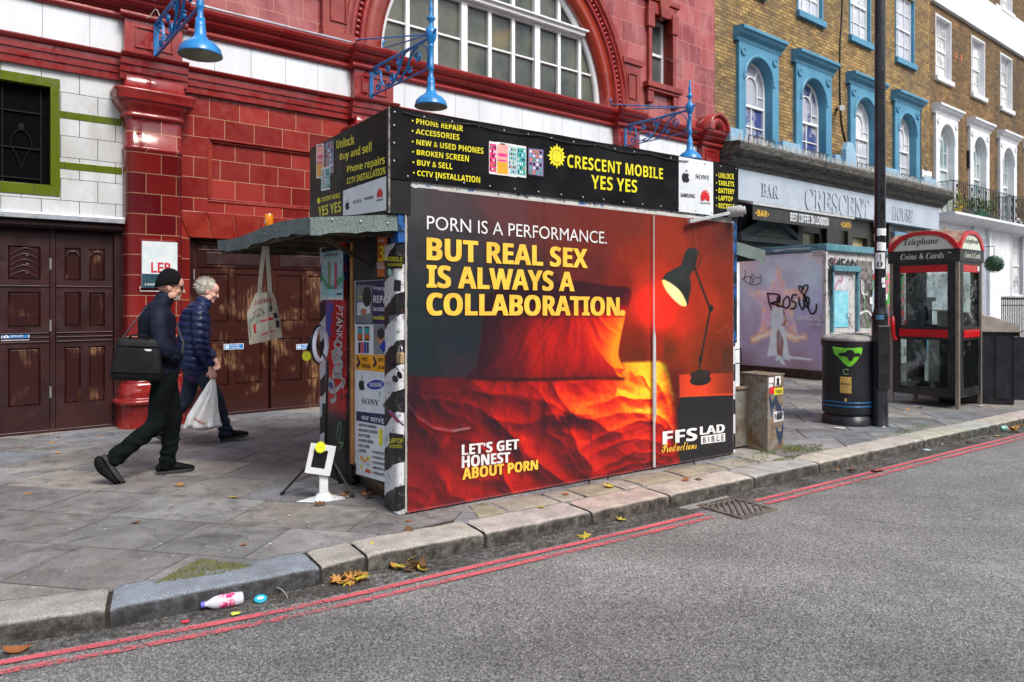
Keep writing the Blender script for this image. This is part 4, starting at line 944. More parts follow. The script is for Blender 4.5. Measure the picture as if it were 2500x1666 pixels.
gl = [M_blueg, M_blueg, M_curt, M_curt]
for i, (a, b) in enumerate(bw):
    round_window(pub, a - PX, b - PX, 0, 7.62, M_pblue, M_wsash, gl[i]); guard(pub, a - PX + .28, b - PX - .28, 5.16)
for i, (a, b) in enumerate(sw):
    q = MB(); q.box(a - .09, b + .09, -.1, .3, 8.83, 8.984); q.box(a - .05, a + .004, -.02, .3, 8.984, 11.05); q.box(b - .004, b + .05, -.02, .3, 8.984, 11.05); q.build('window_surround', M_pblue, pub)
    sash(pub, a, b, 8.98, 11, .08, M_wsash, M_curt, (2, 1))
mb = MB(); zz = 5.17; xs = [0.0] + [v - PX for ab in bw for v in ab] + [W]
for k in range(0, len(xs), 2):
    a, b = xs[k], xs[k + 1]
    if b - a > .05: mb.box(a + (.005 if k else .3), b, -.2, .0, zz, zz + .36)
mb.box(P(2040, 0)[0] - .1, P(2040, 0)[0] + .42, -.34, -.205, zz, zz + .5); mb.prism([(P(2040, 0)[0] - .1, zz + .5), (P(2040, 0)[0] + .42, zz + .5), (P(2040, 0)[0] + .3, zz + .72), (P(2040, 0)[0] + .02, zz + .72)], -.33, -.21)
mb.build('plinth', M_pbl2, pub)
mb = MB(); mb.molding([(.05, 4.62), (-.3, 4.62), (-.32, 4.7), (-.40, 4.72), (-.44, 4.84), (-.56, 4.88), (-.62, 4.95), (-.64, 5.08), (-.60, 5.14), (-.2, 5.17), (.05, 5.17)], .05, W + .25)
mb.build('shop_cornice', M_corn, pub, .01)
mb = MB(); rnd.seed(3)
for k in range(520):
    x = .1 + W * rnd.random(); y = -.56 + .2 * (k % 3) / 2; mb.bar([(x, y, 5.15), (x + rnd.uniform(-.05, .05), y + rnd.uniform(-.05, .03), 5.29)], .009, .009, (1, 0, 0))
mb.build('bird_spikes', mat('spike_steel', (.75, .75, .72), .4), pub)
mb = MB(); mb.box(0.0, W, -.27, .1, 3.92, 4.618); fb = mb.build('shop_fascia', M_fascia, pub)
mb = MB()
def lf(xl, xr, yt, yb): a, zt_ = P(xl, yt, .275); b, _ = P(xr, yt, .275); _, zb_ = P(xl, yb, .275); return rectfn(a, b, zb_, zt_, -.2745)
for s_, xl, xr, yt, yb in (('BAR', 1858, 1900, 447, 480), ('CRESCENT', 1965, 2122, 459, 514), ('HOUSE', 2178, 2228, 505, 537)): text(mb, s_, lf(xl, xr, yt, yb), 's')
mb.mi = 1
for s_, xl, xr, yt, yb in (('BAR', 1858, 1900, 447, 480), ('CRESCENT', 1965, 2122, 459, 514), ('HOUSE', 2178, 2228, 505, 537)):
    f = lf(xl, xr, yt, yb); text(mb, s_, (lambda f_: lambda u, v: (f_(u, v)[0] + .035, -.277, f_(u, v)[2] + .02))(f), 's')
mb.build('faded_lettering', [worn('ghost_letter_dark', (.03, .04, .05), .44, .5, 6), mat('ghost_letter_pale', (.37, .43, .51), .45, 0, (.42, .48, .55), 3)], fb)
# ground floor
mb = MB(); mb.wall(0, W, .05, 3.92, -.02, [(P(1950, 0)[0], P(1999, 0)[0], 1.1, P(1950, 566)[1]), (P(2080, 0)[0], P(2116, 0)[0], 1.1, P(2080, 579)[1]), (P(2192, 0)[0] , P(2250, 0)[0], .8, 3.2)], .2)
for x in (1800, 1938, 2008, 2060, 2126, 2160): a = P(x, 560)[0]; mb.box(a, a + .22, -.12, -.021, .05, 3.9)
mb.build('shopfront', M_pdk, pub, .01)
mb = MB(); M_amb = mat('warm_window', (.30, .25, .10), .2, 0, (.42, .38, .22), 2.2, lo=.4, hi=.6)  # amber base colour stands in for light from inside the shop
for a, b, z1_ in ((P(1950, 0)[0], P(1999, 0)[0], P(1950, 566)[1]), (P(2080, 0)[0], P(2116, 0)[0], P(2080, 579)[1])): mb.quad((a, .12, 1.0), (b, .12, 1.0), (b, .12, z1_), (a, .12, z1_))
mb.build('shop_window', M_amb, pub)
mb = MB(); a = P(2192, 0)[0]; b = P(2250, 0)[0]; mb.quad((a, .15, .8), (b, .15, .8), (b, .15, 3.2), (a, .15, 3.2)); mb.build('shop_window', M_dglass, pub)
mb = MB(); a, b = P(2172, 0)[0], P(2262, 0)[0]; mb.box(a, b, -.12, -.02, 3.21, 3.55); mb.box(a - .1, b, -.2, -.021, 3.551, 3.70); mb.box(a, a + .45, -.12, -.021, .05, 3.209); mb.box(b - .35, b, -.12, -.021, .05, 3.209); mb.build('blue_shopfront', mat('shop_blue', (.11, .26, .38), .45), pub, .01)
# pediment door
mb = MB(); a, z_ = P(1805, 585, .15); b, _ = P(1943, 585, .15); c_ = (a + b) / 2; zt_ = P(1878, 541, .15)[1]
mb.prism([(a, z_), (b, z_), (b, z_ + .12), (c_, zt_ + .1), (a, z_ + .12)], -.2, -.021); mb.mi = 1; mb.prism([(a + .45, z_ + .12), (b - .45, z_ + .12), (c_, zt_ - .12)], -.215, -.2)
for (p_, q_) in (((a - .1, z_ + .1), (c_, zt_ + .14)), ((c_, zt_ + .14), (b + .1, z_ + .1)), ((a - .1, z_ + .03), (b + .1, z_ + .03))): mb.mi = 0; mb.bar([(p_[0], -.22, p_[1]), (q_[0], -.22, q_[1])], .1, .12, (0, 1, 0))
mb.build('door_pediment', [mat('pediment_grey', (.05, .05, .05), .5), M_pdk], pub)
# awning with lettering
aw0, az0 = P(1838, 500, .75); aw1, _ = P(2080, 533, .75); azt = P(1960, 516, .75)[1]; azb = P(1960, 545, .75)[1] - .06
mb = MB(); mb.prism([(-.03, azt + .22), (-.75, azt), (-.75, azb), (-.73, azb), (-.73, azt - .03), (-.03, azt + .17)], aw0, aw1, 'x'); mb.mi = 1; mb.box(aw0 - .05, aw1 + .05, -.79, -.75, azt - .02, azt + .035); aw_ = mb.build('awning', [M_pdk, mat('awning_bar', (.5, .5, .5), .4)], pub)
mb = MB(); ff = lambda u0, u1, v0, v1: rectfn(aw0 + (aw1 - aw0) * u0, aw0 + (aw1 - aw0) * u1, azb + (azt - azb) * v0, azb + (azt - azb) * v1, -.755)
text(mb, 'BEST COFFEE IN LONDON', ff(.34, .73, .2, .8)); mb.mi = 1; text(mb, '•BAR•', ff(.02, .14, .25, .66)); text(mb, '•CAFE•', ff(.87, .99, .25, .66)); mb.build('lettering', [M_stw, mat('letter_amber', (.75, .42, .04), .5)], aw_)
# camera, cable, name plate
mb = MB(); a, z_ = P(2048, 263, .2); mb.cyl((a, -.3, z_ - .03), (a + .16, -.16, z_ + .02), .07, n=12); mb.mi = 1; mb.cyl((a + .16, -.16, z_ + .02), (a + .3, 0, z_ + .06), .055, n=10); mb.build('security_camera', [M_stw, M_ironb], pub)
mb = MB(); a = P(2060, 0)[0]; mb.tube(cat_rom([(a, -.02, 13.9), (a - .1, -.02, 10), (a - .25, -.02, 8.4), (a - .2, -.03, 6.6), (a + .2, -.03, 5.8), (a + .4, -.1, 5.3)], 6), .022, 6); a = P(2240, 0)[0] + .12; mb.tube([(a, -.03, 8), (a + .02, -.03, 5.0)], .03, 6); mb.build('cable', M_ironb, pub)
a, z_ = P(2252, 455, .03); b, z2_ = P(2275, 420, .03); mb = MB(); mb.box(a, b, -.03, -.003, z_, z2_); mb.mi = 1; text(mb, 'MORNINGTON', rectfn(a + .15, b - .3, z_ + .5, z_ + .64, -.032)); text(mb, 'PLACE', rectfn(a + .15, a + .7, z_ + .22, z_ + .38, -.032)); mb.build('street_name_plate', [M_stw, M_ink], pub)

# ---- white-fronted houses beyond
def white_house(name, lab, x0, x1, wins, sws, brick, step=0, gw=()):
    h = house(name, lab, x0, x1); w = x1 - x0; P_ = lambda x, y, off=0: (FAC.px(x, y, off)[0] - x0, FAC.px(x, y, off)[1])
    holes = [(a + .25, b - .25, 4.62, 7.6) for a, b in wins] + [(a, b, 9.0, 11.0) for a, b in sws] + [(a, b, 12.75, 14.6) for a, b in sws]
    q = MB(); q.wall(0, w, 4.6, 11.33, 0, holes, .3); q.wall(0, w, 12.6 + step, 15.2, 0, holes, .3); q.build('brick_wall', brick, h)
    q = MB(); q.box(0, w, -.08, .2, 11.33, 12.6 + step); q.box(0, w, -.12, -.081, 11.33, 11.45); q.build('stucco_band', M_pwh, h)
    for (a, b) in wins: round_window(h, a, b, 0, 7.75, M_pwh, M_wsash, M_tealg, bottom=4.62)
    for (a, b) in sws:
        for z in (9.0, 12.75):
            q = MB(); q.box(a - .1, b + .1, -.1, .28, z - .14, z + .004); q.box(a - .04, a + .004, -.015, .28, z + .004, z + 1.996); q.box(b - .004, b + .04, -.015, .28, z + .004, z + 1.996); q.box(a - .04, b + .04, -.015, .28, z + 1.996, z + 2.05); q.build('window_surround', M_pwh, h)
            sash(h, a, b, z, z + 2, .14, M_wsash, M_wglass, (1, 1))
    q = MB(); q.wall(0, w, .05, 4.6, -.03, gw, .2); q.box(0, w, -.1, -.031, 4.35, 4.5); q.build('stucco_wall', M_pwh, h)
    for a, b, c_, e in gw:
        q = MB(); q.box(a - .1, a, -.06, .1, c_ - .1, e + .05); q.box(b, b + .1, -.06, .1, c_ - .1, e + .05); q.ring((a + b) / 2, e - .05, (b - a) / 2, (b - a) / 2 + .12, -.07, .0, 15, 165, 14); q.build('window_surround', M_pwh, h); sash(h, a, b, c_, e, .1, M_wsash, M_wglass, (1, 1))
    return h
M_tealg = mat('teal_glass', (.16, .26, .27), .05, 0, (.42, .52, .53), 1.1, lo=.45, hi=.52, spec=.9)
def iron_balcony(par, x0, x1, z, d_=.62):
    q = MB(); q.molding([(-.0, z - .28), (-.2, z - .22), (-d_ + .05, z - .1), (-d_, z - .08), (-d_, z), (0, z)], x0, x1); s_ = q.build('balcony', M_pwh, par)
    q = MB(); y = -d_ + .06
    for zz in (z + .12, z + .98): q.box(x0 + .04, x1 - .04, y - .012, y + .012, zz, zz + .025)
    for xx in (x0 + .05, x1 - .05): q.box(xx - .012, xx + .012, y, -.0, z + .98, z + 1.005); [q.box(xx - .008, xx + .008, yy, yy + .016, z, z + .98) for yy in (y + .02, y + .18, y + .34)]
    n = int((x1 - x0) / .16); 
    for k in range(n + 1): xx = x0 + .06 + (x1 - x0 - .12) * k / n; q.box(xx - .008, xx + .008, y - .008, y + .008, z, z + .98)
    for k in range(0, n, 4):
        xx = x0 + .06 + (x1 - x0 - .12) * (k + 1.5) / n
        for s2 in (-1, 1): q.tube(cat_rom([(xx, y, z + .15), (xx + s2 * .09, y, z + .32), (xx, y, z + .5), (xx - s2 * .09, y, z + .68), (xx, y, z + .9)], 4), .014, 5); q.ell((xx, y, z + .5), (.03, .02, .05), 8)
    q.build('balcony_railing', M_ironb, s_)
hx = 24.45
wh = white_house('terrace_house', 'brown brick house with white arched windows and planted iron balcony', hx, 30.15, [(24.7 - hx, 26.5 - hx), (27.6 - hx, 29.4 - hx)], [(24.9 - hx, 26.1 - hx), (27.95 - hx, 29.15 - hx)], M_bk2)
iron_balcony(wh, .35, 6.0 - .0, 4.52)
q = MB(); dx_ = 29.5 - hx - .9; q.ring(dx_, 3.9, .68, .82, -.14, 0, 0, 180, 20); q.box(dx_ - .82, dx_ - .68, -.14, 0, .1, 3.9); q.box(dx_ + .68, dx_ + .82, -.14, 0, .1, 3.9); q.mi = 1; q.box(dx_ - .68, dx_ + .68, -.04, -.031, .1, 3.9); q.build('front_door', [M_pwh, mat('door_pale', (.4, .42, .5), .4)], wh)
q = MB(); a, z_ = FAC.px(2250, 260, .02); q.box(3.25 - .2, 3.25 + .2, -.08, 0, 6.3, 6.9); q.build('black_box', M_ironb, wh)
q = MB(); [q.box(a, a + .13, -.01, .0, 9.9, 10.15) for a in (2.05, 2.5)]; q.build('air_brick', mat('terracotta', (.42, .12, .05), .8), wh)
wh2 = white_house('terrace_house', 'dark brick house at the far right with white arched windows', 30.15, 39.5, [(30.5 - 30.15, 32.3 - 30.15), (33.4 - 30.15, 35.2 - 30.15), (36.4 - 30.15, 38.2 - 30.15)], [(30.8 - 30.15, 32.0 - 30.15), (33.8 - 30.15, 35 - 30.15), (36.7 - 30.15, 37.9 - 30.15)], M_bk3, .12, [(31.9 - 30.15, 33.2 - 30.15, 1.9, 4.2)])
iron_balcony(wh2, .15, 9.2, 4.52)
# plants on the balcony
def leafy(q, c, r_, n, seed):
    rr = random.Random(seed)
    for k in range(n):
        v = Vector((rr.gauss(0, .5), rr.gauss(0, .4), rr.gauss(0, .55))); p = Vector(c) + v * r_; a = Vector((rr.uniform(-1, 1), rr.uniform(-1, 1), rr.uniform(-1, 1))).normalized(); b = a.orthogonal().normalized(); s_ = r_ * rr.uniform(.12, .25)
        q.add([p + a * s_, p + b * s_ * .5, p - a * s_, p - b * s_ * .5], [(0, 1, 2, 3)])
M_leafg = mat('plant_leaf', (.045, .10, .02), .6, 0, (.09, .16, .03), 4)
def fw_(t_, out, z): return (FAC.o[0] + FAC.c * t_ + FAC.s * out, FAC.o[1] + FAC.s * t_ - FAC.c * out, z)
for i, (px_, potc, lab) in enumerate(((2343, (.8, .6, .02), 'yellow pot plant on the iron balcony'), (2391, (.02, .35, .12), 'green glazed pot plant, left one of the pair on the balcony'), (2405, (.03, .4, .18), 'green glazed pot plant, right one of the pair on the balcony'), (2372, (.2, .2, .2), 'bushy dark plant in the middle of the balcony'), (2420, (.25, .2, .15), 'leafy plant in brown pot at the balcony end'))):
    tt = FAC.px(px_, 520, .4)[0]; r = thing('pot_plant', lab, 'plant', fw_(tt, .36, 4.52), FAC.a); q = MB(); q.lathe([(.001, 0), (.09, 0), (.13, .22), (.14, .24), (.12, .24), (.001, .2)], (0, 0, 0), 14); q.build('pot', mat('pot_%d' % i, potc, .4), r)
    q = MB(); leafy(q, (0, 0, .42), .26, 160, i); q.build('foliage', mat('flower_yellow', (.6, .5, .03), .6, 0, (.1, .2, .03), 8) if i == 0 else M_leafg, r)
# topiary ball
tt, z_ = FAC.px(2427, 645, .9); r = thing('topiary_ball', 'dark green clipped ball hanging beside the white house door', 'topiary', fw_(tt, .9, z_)); q = MB(); rr = random.Random(4)
for k in range(900):
    v = Vector((rr.gauss(0, 1), rr.gauss(0, 1), rr.gauss(0, 1))).normalized(); p = v * .27 * rr.uniform(.8, 1.12); a = v.orthogonal().normalized(); b = v.cross(a); s_ = .035; q.add([p + a * s_, p + b * s_, p - a * s_, p - b * s_], [(0, 1, 2, 3)])
q.build('foliage', mat('topiary_green', (.008, .045, .02), .6, 0, (.015, .07, .03), 5), r); q = MB(); q.tube([(0, 0, .25), (0, 0, .6), (.0, .9, .62)], .012, 6); q.build('hanger', M_ironb, r)
# street railings on a low wall before the white houses
r = thing('area_railings', 'black spiked iron railings on a low wall before the white houses', 'railings', fw_(23.5, 2.3, 0), FAC.a)
q = MB(); q.box(0, 15, -.12, .12, .05, .55); q.build('plinth_wall', M_pwh, r); q = MB(); z1 = FAC.px(2440, 722, 2.3)[1]
for k in range(100):
    x = k * .15; q.box(x - .011, x + .011, -.011, .011, .55, z1 - .12); q.lathe([(.012, -.13), (.028, -.1), (.022, -.07), (.012, -.03), (.001, .0)], (x, 0, z1), 6)
q.box(0, 15, -.018, .018, z1 - .3, z1 - .27); q.box(0, 15, -.018, .018, .7, .73); q.build('bars', M_ironb, r)
for k in range(0, 100, 10):
    pass

# ================================================================ PHONE REPAIR KIOSK
KX, KY = KO; kiosk = thing('phone_repair_kiosk', 'black phone repair kiosk with roof sign and red bedroom poster', 'kiosk', (KX, KY, 0), KF.a)
fx = lambda x, y, off=0: KF.px(x, y, off); sx = lambda x, y, off=0: KS.px(x, y, off)
M_ply = mat('kiosk_black', (.008, .008, .009), .5, 0, (.03, .03, .035), 5, bump=.2, bs=25)
t = NT('peeling_blue'); f1 = t.noise(9, 6, .75, t.mapped((1, 1, 1))); f2 = t.noise(16, 6, .8)
c = t.mix(t.ramp(f1, [(.42, 0.), (.47, 1.)]), (.02, .12, .36), (.62, .64, .62)); c = t.mix(t.ramp(f2, [(.56, 0.), (.6, 1.)]), c, (.05, .04, .035)); t.set(c, .6); t.bump(f1, .6, .004); M_peel = t.m
t = NT('blue_column'); f1 = t.noise(6, 6, .75); c = t.mix(t.ramp(f1, [(.46, 0.), (.52, 1.)]), (.012, .09, .30), (.01, .014, .03)); c = t.mix(t.ramp(t.noise(19, 5, .8), [(.62, 0.), (.66, .8)]), c, (.4, .45, .5)); t.set(c, .4); M_bcol = t.m
M_rot = wornwood('rotten_plinth', (.02, .015, .012), (.12, .07, .04), .9, .35)
KD, KW = 1.68, 3.53
mb = MB(); mb.box(.02, KW, .02, KD, .3, 2.5); mb.box(.06, KW - .05, .06, KD - .04, .1, .3); mb.build('cabin', M_ply, kiosk)
mb = MB(); mb.box(.03, .05, .3, .92, .11, .30); mb.box(-.03, .03, .28, .94, .27, .33); mb.box(-.02, .04, .3, .93, .20, .25); mb.build('plinth', M_rot, kiosk, .01)
# roof sign box
zsb = lambda x, y: KF.px(x, y, 0)[1]
SX0, SX1 = fx(950, 262, .045)[0], fx(1802, 407, .045)[0]; ST0, ST1 = fx(950, 262, .045)[1], fx(1802, 407, .045)[1]; SB0, SB1 = fx(957, 436, .045)[1], fx(1796, 533, .045)[1]
mb = MB()
def hexa(q, x0, x1, y0, y1, b0, b1, t0, t1): q.add([(x0, y0, b0), (x1, y0, b1), (x1, y1, b1), (x0, y1, b0), (x0, y0, t0), (x1, y0, t1), (x1, y1, t1), (x0, y1, t0)], [(3, 2, 1, 0), (4, 5, 6, 7), (0, 1, 5, 4), (1, 2, 6, 5), (2, 3, 7, 6), (3, 0, 4, 7)])
SBs = KS.px(948, 516, .126)[1] if False else KS.px(948, 516, -.126)[1]
hexa(mb, SX0, SX1, -.045, 1.6, SB0, SB1, ST0 - .004, ST1 - .004); mb.box(SX0 + .002, .02, -.04, 1.58, SBs - .02, SB0)
sgn = mb.build('roof_sign', mat('sign_back', (.016, .016, .018), .7, spec=.2), kiosk)
t = NT('sign_vinyl_black'); t.set(t.mix(t.ramp(t.noise(3, 4), [(.4, 0.), (.7, .5)]), (.010, .010, .012), (.03, .03, .034)), (.25), 0, .08); t.bump(t.noise(1.7, 2, .4, None, .6), .3, .03); M_vin = t.m
M_yel = mat('print_yellow', (.82, .74, .03), .35); M_wht = mat('print_white', (.72, .76, .8), .3, 0, (.64, .68, .72), 4); M_redp2 = mat('print_red', (.7, .02, .03), .4)
M_scr = mat('screw_steel', (.5, .5, .5), .3, .8)
panels = {}
def sp(x0, x1, nm, m, yv=-.047):
    q = MB(); n = 24; f = lambda x: ((x - SX0) / (SX1 - SX0)); P_ = []
    for z_ in (0, .33, .66, 1):
        P_.append([(x0 + (x1 - x0) * k / n, yv - .0, (SB0 + (SB1 - SB0) * f(x0 + (x1 - x0) * k / n)) * (1 - z_) + (ST0 + (ST1 - ST0) * f(x0 + (x1 - x0) * k / n)) * z_) for k in range(n + 1)])
    return q.grid(P_, False).build(nm, m, sgn)
xA, xB = fx(1657, 450, .048)[0], fx(1741, 450, .048)[0]
sp(SX0, xA, 'front_panel', M_vin); sp(xA, xB, 'brand_panel', M_wht, -.049); sp(xB, SX1, 'end_panel', M_vin, -.048)
q = MB(); n = 10; q.grid([[(SX0 - .002, -.045 + 1.645 * k / n, z) for k in range(n, -1, -1)] for z in (SBs - .02, (SBs + ST0) / 2, ST0)], False); q.build('side_panel', M_vin, sgn)
qf = lambda xl, ylt, ylb, xr, yrt, yrb: quadfn(KF, 'F', .0515, xl, ylt, ylb, xr, yrt, yrb)
z1 = lambda x, y: (x / 2.8 + 700, y / 2.8)   # measured on an enlargement of the roof sign
def zq(plane, side, off, xl, ylt, ylb, xr, yrt, yrb, sc, ox, oy): return quadfn(plane, side, off, xl / sc + ox, ylt / sc + oy, ylb / sc + oy, xr / sc + ox, yrt / sc + oy, yrb / sc + oy)
q = MB()
for s_, a in (('• PHONE REPAIR', (855, 806, 843, 1205, 858, 900)), ('• ACCESSORIES', (855, 877, 912, 1180, 920, 960)), ('• NEW & USED PHONES', (855, 949, 985, 1345, 1012, 1055)), ('• BROKEN SCREEN', (858, 1020, 1055, 1245, 1065, 1108)), ('• BUY & SELL', (860, 1090, 1127, 1133, 1118, 1160)), ('• CCTV INSTALLATION', (863, 1162, 1198, 1322, 1210, 1253))):
    text(q, s_, zq(KF, 'F', .0515, *a, 2.8, 700, 0))
f3 = (2.8, 1400, 0)
text(q, 'CRESCENT MOBILE', zq(KF, 'F', .0515, 1918 / 1 - 1960, 1055, 1145, 612, 1152, 1228, *f3)); text(q, 'YES YES', zq(KF, 'F', .0515, 122, 1195, 1292, 435, 1232, 1320, *f3))
for s_, a in (('• UNLOCK', (975, 1180, 1215, 1097, 1190, 1228)), ('• TABLETS', (975, 1233, 1266, 1098, 1243, 1278)), ('• BATTERY', (975, 1284, 1318, 1100, 1295, 1330)), ('• LAPTOP', (975, 1336, 1370, 1090, 1344, 1378)), ('• RECYCLE', (975, 1388, 1422, 1100, 1398, 1432))): text(q, s_, zq(KF, 'F', .0515, *a, *f3))
def sun_logo(q, f):
    pts = []
    for i in range(32): a = 2 * math.pi * i / 32; r_ = .5 if i % 4 == 0 else (.43 if i % 2 == 0 else .34); pts.append((.5 + r_ * math.cos(a), .5 + r_ * math.sin(a)))
    shape(q, f, pts)
def zsun(a, b, c_, d_, k): return zq(KF, 'F', .0515, a, b, c_, d_, b + k, c_ + k, 2.8, 700, 0)
sun_logo(q, zsun(1780, 975, 1148, 1912, 14)); q.mi = 1
f = zsun(1780, 975, 1148, 1912, 14); g_ = lambda u, v: (f(u, v)[0], f(u, v)[1] - .0012, f(u, v)[2])
for r0, r1 in ((.26, .245),):
    shape_pts = [(.5 + r0 * math.cos(R(a)), .5 + r0 * math.sin(R(a))) for a in range(0, 360, 12)]
    for i in range(30): a, b = R(i * 12), R(i * 12 + 12); q.flat([g_(.5 + r * math.cos(t_), .5 + r * math.sin(t_)) for r, t_ in ((r0, a), (r0, b), (r1, b), (r1, a))])
q.build('lettering', [M_yel, M_ink], sgn)
APPLE = [(.5, .70), (.6, .76), (.75, .76), (.9, .66), (.82, .56), (.80, .42), (.86, .3), (.96, .24), (.86, .06), (.72, -.02), (.5, .03), (.3, -.02), (.15, .08), (.04, .3), (.05, .55), (.18, .72), (.36, .76)]
sn = lambda a: zq(KF, 'F', .0525, *a, *f3)
q = MB(); fa = sn((740, 1160, 1246, 797, 1170, 1248)); shape(q, fa, APPLE); shape(q, fa, [(.5, .82), (.52, .98), (.68, 1.12), (.66, .93)]); text(q, 'SONY', sn((836, 1190, 1222, 933, 1202, 1232)), 's'); text(q, 'SAMSUNG', sn((733, 1318, 1348, 830, 1328, 1356)), '', .015); text(q, 'HUAWEI', sn((868, 1380, 1394, 936, 1385, 1399)), '', .01)
def fan(q, f):
    for i in range(8):
        a = R(14 + 152 * i / 7); c_, s_ = math.cos(a), math.sin(a); L_ = .62 + .36 * math.sin(a); nx, ny = -s_, c_; o = (.5 + .06 * c_, .02 + .07 * s_); w_ = .085
        shape(q, f, [o, (.5 + L_ * .45 * c_ - nx * w_, L_ * .5 * s_ - ny * w_ + .02), (.5 + L_ * .52 * c_ * 1.1 - nx * w_ * .9, L_ * .85 * s_ - ny * w_ * .9), (.5 + L_ * .62 * c_, L_ * s_), (.5 + L_ * .52 * c_ * 1.1 + nx * w_ * .9, L_ * .85 * s_ + ny * w_ * .9), (.5 + L_ * .45 * c_ + nx * w_, L_ * .5 * s_ + ny * w_ + .02)])
q.mi = 1; fan(q, sn((864, 1288, 1374, 938, 1296, 1378))); q.build('brand_marks', [M_ink, M_redp2], sgn)
# phone pictures
PC = [mat('print_' + n_, srgb(c_), .3) for n_, c_ in (('frame_white', 'eceef0'), ('pink', 'e83a8a'), ('peach', 'f5b0a8'), ('gold', 'f0b23a'), ('icegrey', 'b9d4df'), ('navy', '26364a'), ('lilac', '8d7fa8'), ('teal', '4fb3b8'), ('black2', '111214'), ('green', '3f9a44'), ('orange', 'ee7a2b'))]
def phone(q, f, kind, seed=0):
    rr = random.Random(seed); lift = [0]
    def lay(z): return lambda u, v: (lambda p: (p[0], p[1], p[2]))(f(u, v))
    def rr_pts(a, b, c_, d_, r_=.08):
        P_ = []
        for cx, cy, s0 in ((b - r_, d_ - r_ * .5, 0), (a + r_, d_ - r_ * .5, 90), (a + r_, c_ + r_ * .5, 180), (b - r_, c_ + r_ * .5, 270)):
            P_ += [(cx + r_ * math.cos(R(s0 + k * 22.5)), cy + r_ * .5 * math.sin(R(s0 + k * 22.5))) for k in range(5)]
        return P_
    q.mi = 0 if kind != 'dark' else 8; shape(q, f, rr_pts(0, 1, 0, 1))
    f2 = lambda u, v: tuple(a + b for a, b in zip(f(u, v), q.nudge)); 
    if kind == 'sunset':
        for k, mi in enumerate((3, 3, 2, 2, 2)): q.mi = mi if k != 4 else 2; q.flat([f2(u, v) for u, v in ((.06, .04 + .18 * k), (.94, .04 + .18 * k), (.94, .22 + .18 * k), (.06, .22 + .18 * k))])
        q.mi = 1; f3_ = lambda u, v: tuple(a + 2 * b for a, b in zip(f(u, v), q.nudge)); disc(q, f3_, .5, .62, .42, .05); disc(q, f3_, .5, .45, .42, .025)
        q.mi = 8; disc(q, f3_, .5, .955, .22, .02)
    else:
        q.mi = {'pinkicons': 1, 'icons': 4, 'teal': 7, 'dark': 6, 'nebula': 6}[kind]; q.flat([f2(u, v) for u, v in ((.06, .07), (.94, .07), (.94, .93), (.06, .93))])
        f3_ = lambda u, v: tuple(a + 2 * b for a, b in zip(f(u, v), q.nudge))
        for i in range(4):
            for j in range(6):
                q.mi = rr.choice((0, 5, 9, 10, 0, 7, 8)); u, v = .12 + .2 * i, .12 + .135 * j; shape(q, f3_, [(u, v), (u + .13, v), (u + .13, v + .075), (u, v + .075)])
q = MB(); q.nudge = (0, -.0006, 0)
for kind, a in (('pinkicons', (1383, 965, 1188, 1440, 975, 1196)), ('icons', (1512, 982, 1205, 1575, 992, 1214)), ('teal', (1572, 994, 1208, 1637, 1002, 1218)), ('sunset', (1433, 970, 1196, 1517, 982, 1204)), ('dark', (1646, 1000, 1204, 1760, 1012, 1222))): 
    phone(q, zq(KF, 'F', .052 + (.0015 if kind == 'sunset' else 0), *a, 2.8, 700, 0), kind, len(q.v))
q.build('phone_pictures', PC, sgn)
# side of roof sign
SOF = -SX0 + .003; ks = lambda a: zq(KS, 'S', SOF, *a, 2.8, 700, 0)
q = MB()
for s_, a in (('Unlock', (340, 960, 1020, 462, 918, 988)), ('Buy and sell', (362, 1052, 1112, 580, 968, 1055)), ('Phone repairs', (412, 1135, 1195, 670, 1058, 1140)), ('CCTV INSTALLATION', (412, 1220, 1262, 674, 1138, 1190)), ('CRESCENT MOBILE', (234, 1352, 1382, 365, 1318, 1352)), ('YES YES', (216, 1415, 1482, 370, 1375, 1448))): text(q, s_, ks(a), 'b' if s_ != 'CRESCENT MOBILE' else '', 0 if s_ != 'CRESCENT MOBILE' else .02)
sun_logo(q, ks((205, 1350, 1402, 232, 1345, 1398))); q.mi = 1; q.add([ks((385, 1305, 1482, 680, 1205, 1438))(u, v) for u, v in ((0, 0), (1, 0), (1, 1), (0, 1))], [(0, 1, 2, 3)])
k2 = lambda a: zq(KS, 'S', SOF + .0015, *a, 2.8, 700, 0); q.mi = 2; fa = k2((399, 1372, 1437, 429, 1366, 1432)); shape(q, fa, APPLE); shape(q, fa, [(.5, .82), (.52, .98), (.68, 1.12), (.66, .93)]); text(q, 'SONY', k2((452, 1372, 1396, 512, 1360, 1385)), 's'); text(q, 'SAMSUNG', k2((530, 1350, 1370, 592, 1338, 1358))); text(q, 'HUAWEI', k2((612, 1366, 1378, 658, 1356, 1368)))
q.mi = 3; fan(q, k2((611, 1285, 1358, 660, 1276, 1348))); q.build('side_lettering', [M_yel, M_wht, M_ink, M_redp2], sgn)
q = MB(); q.nudge = (-.0006, 0, 0)
for kind, a in (('sunset', (202, 990, 1222, 256, 980, 1215)), ('dark', (262, 965, 1215, 325, 940, 1200)), ('icons', (235, 1150, 1308, 268, 1143, 1302)), ('teal', (265, 1143, 1300, 296, 1138, 1296))): phone(q, zq(KS, 'S', SOF + .001 + .001 * (kind in ('icons', 'teal')), *a, 2.8, 700, 0), kind, len(q.v))
q.build('phone_pictures', PC, sgn)
q = MB(); rnd.seed(2)
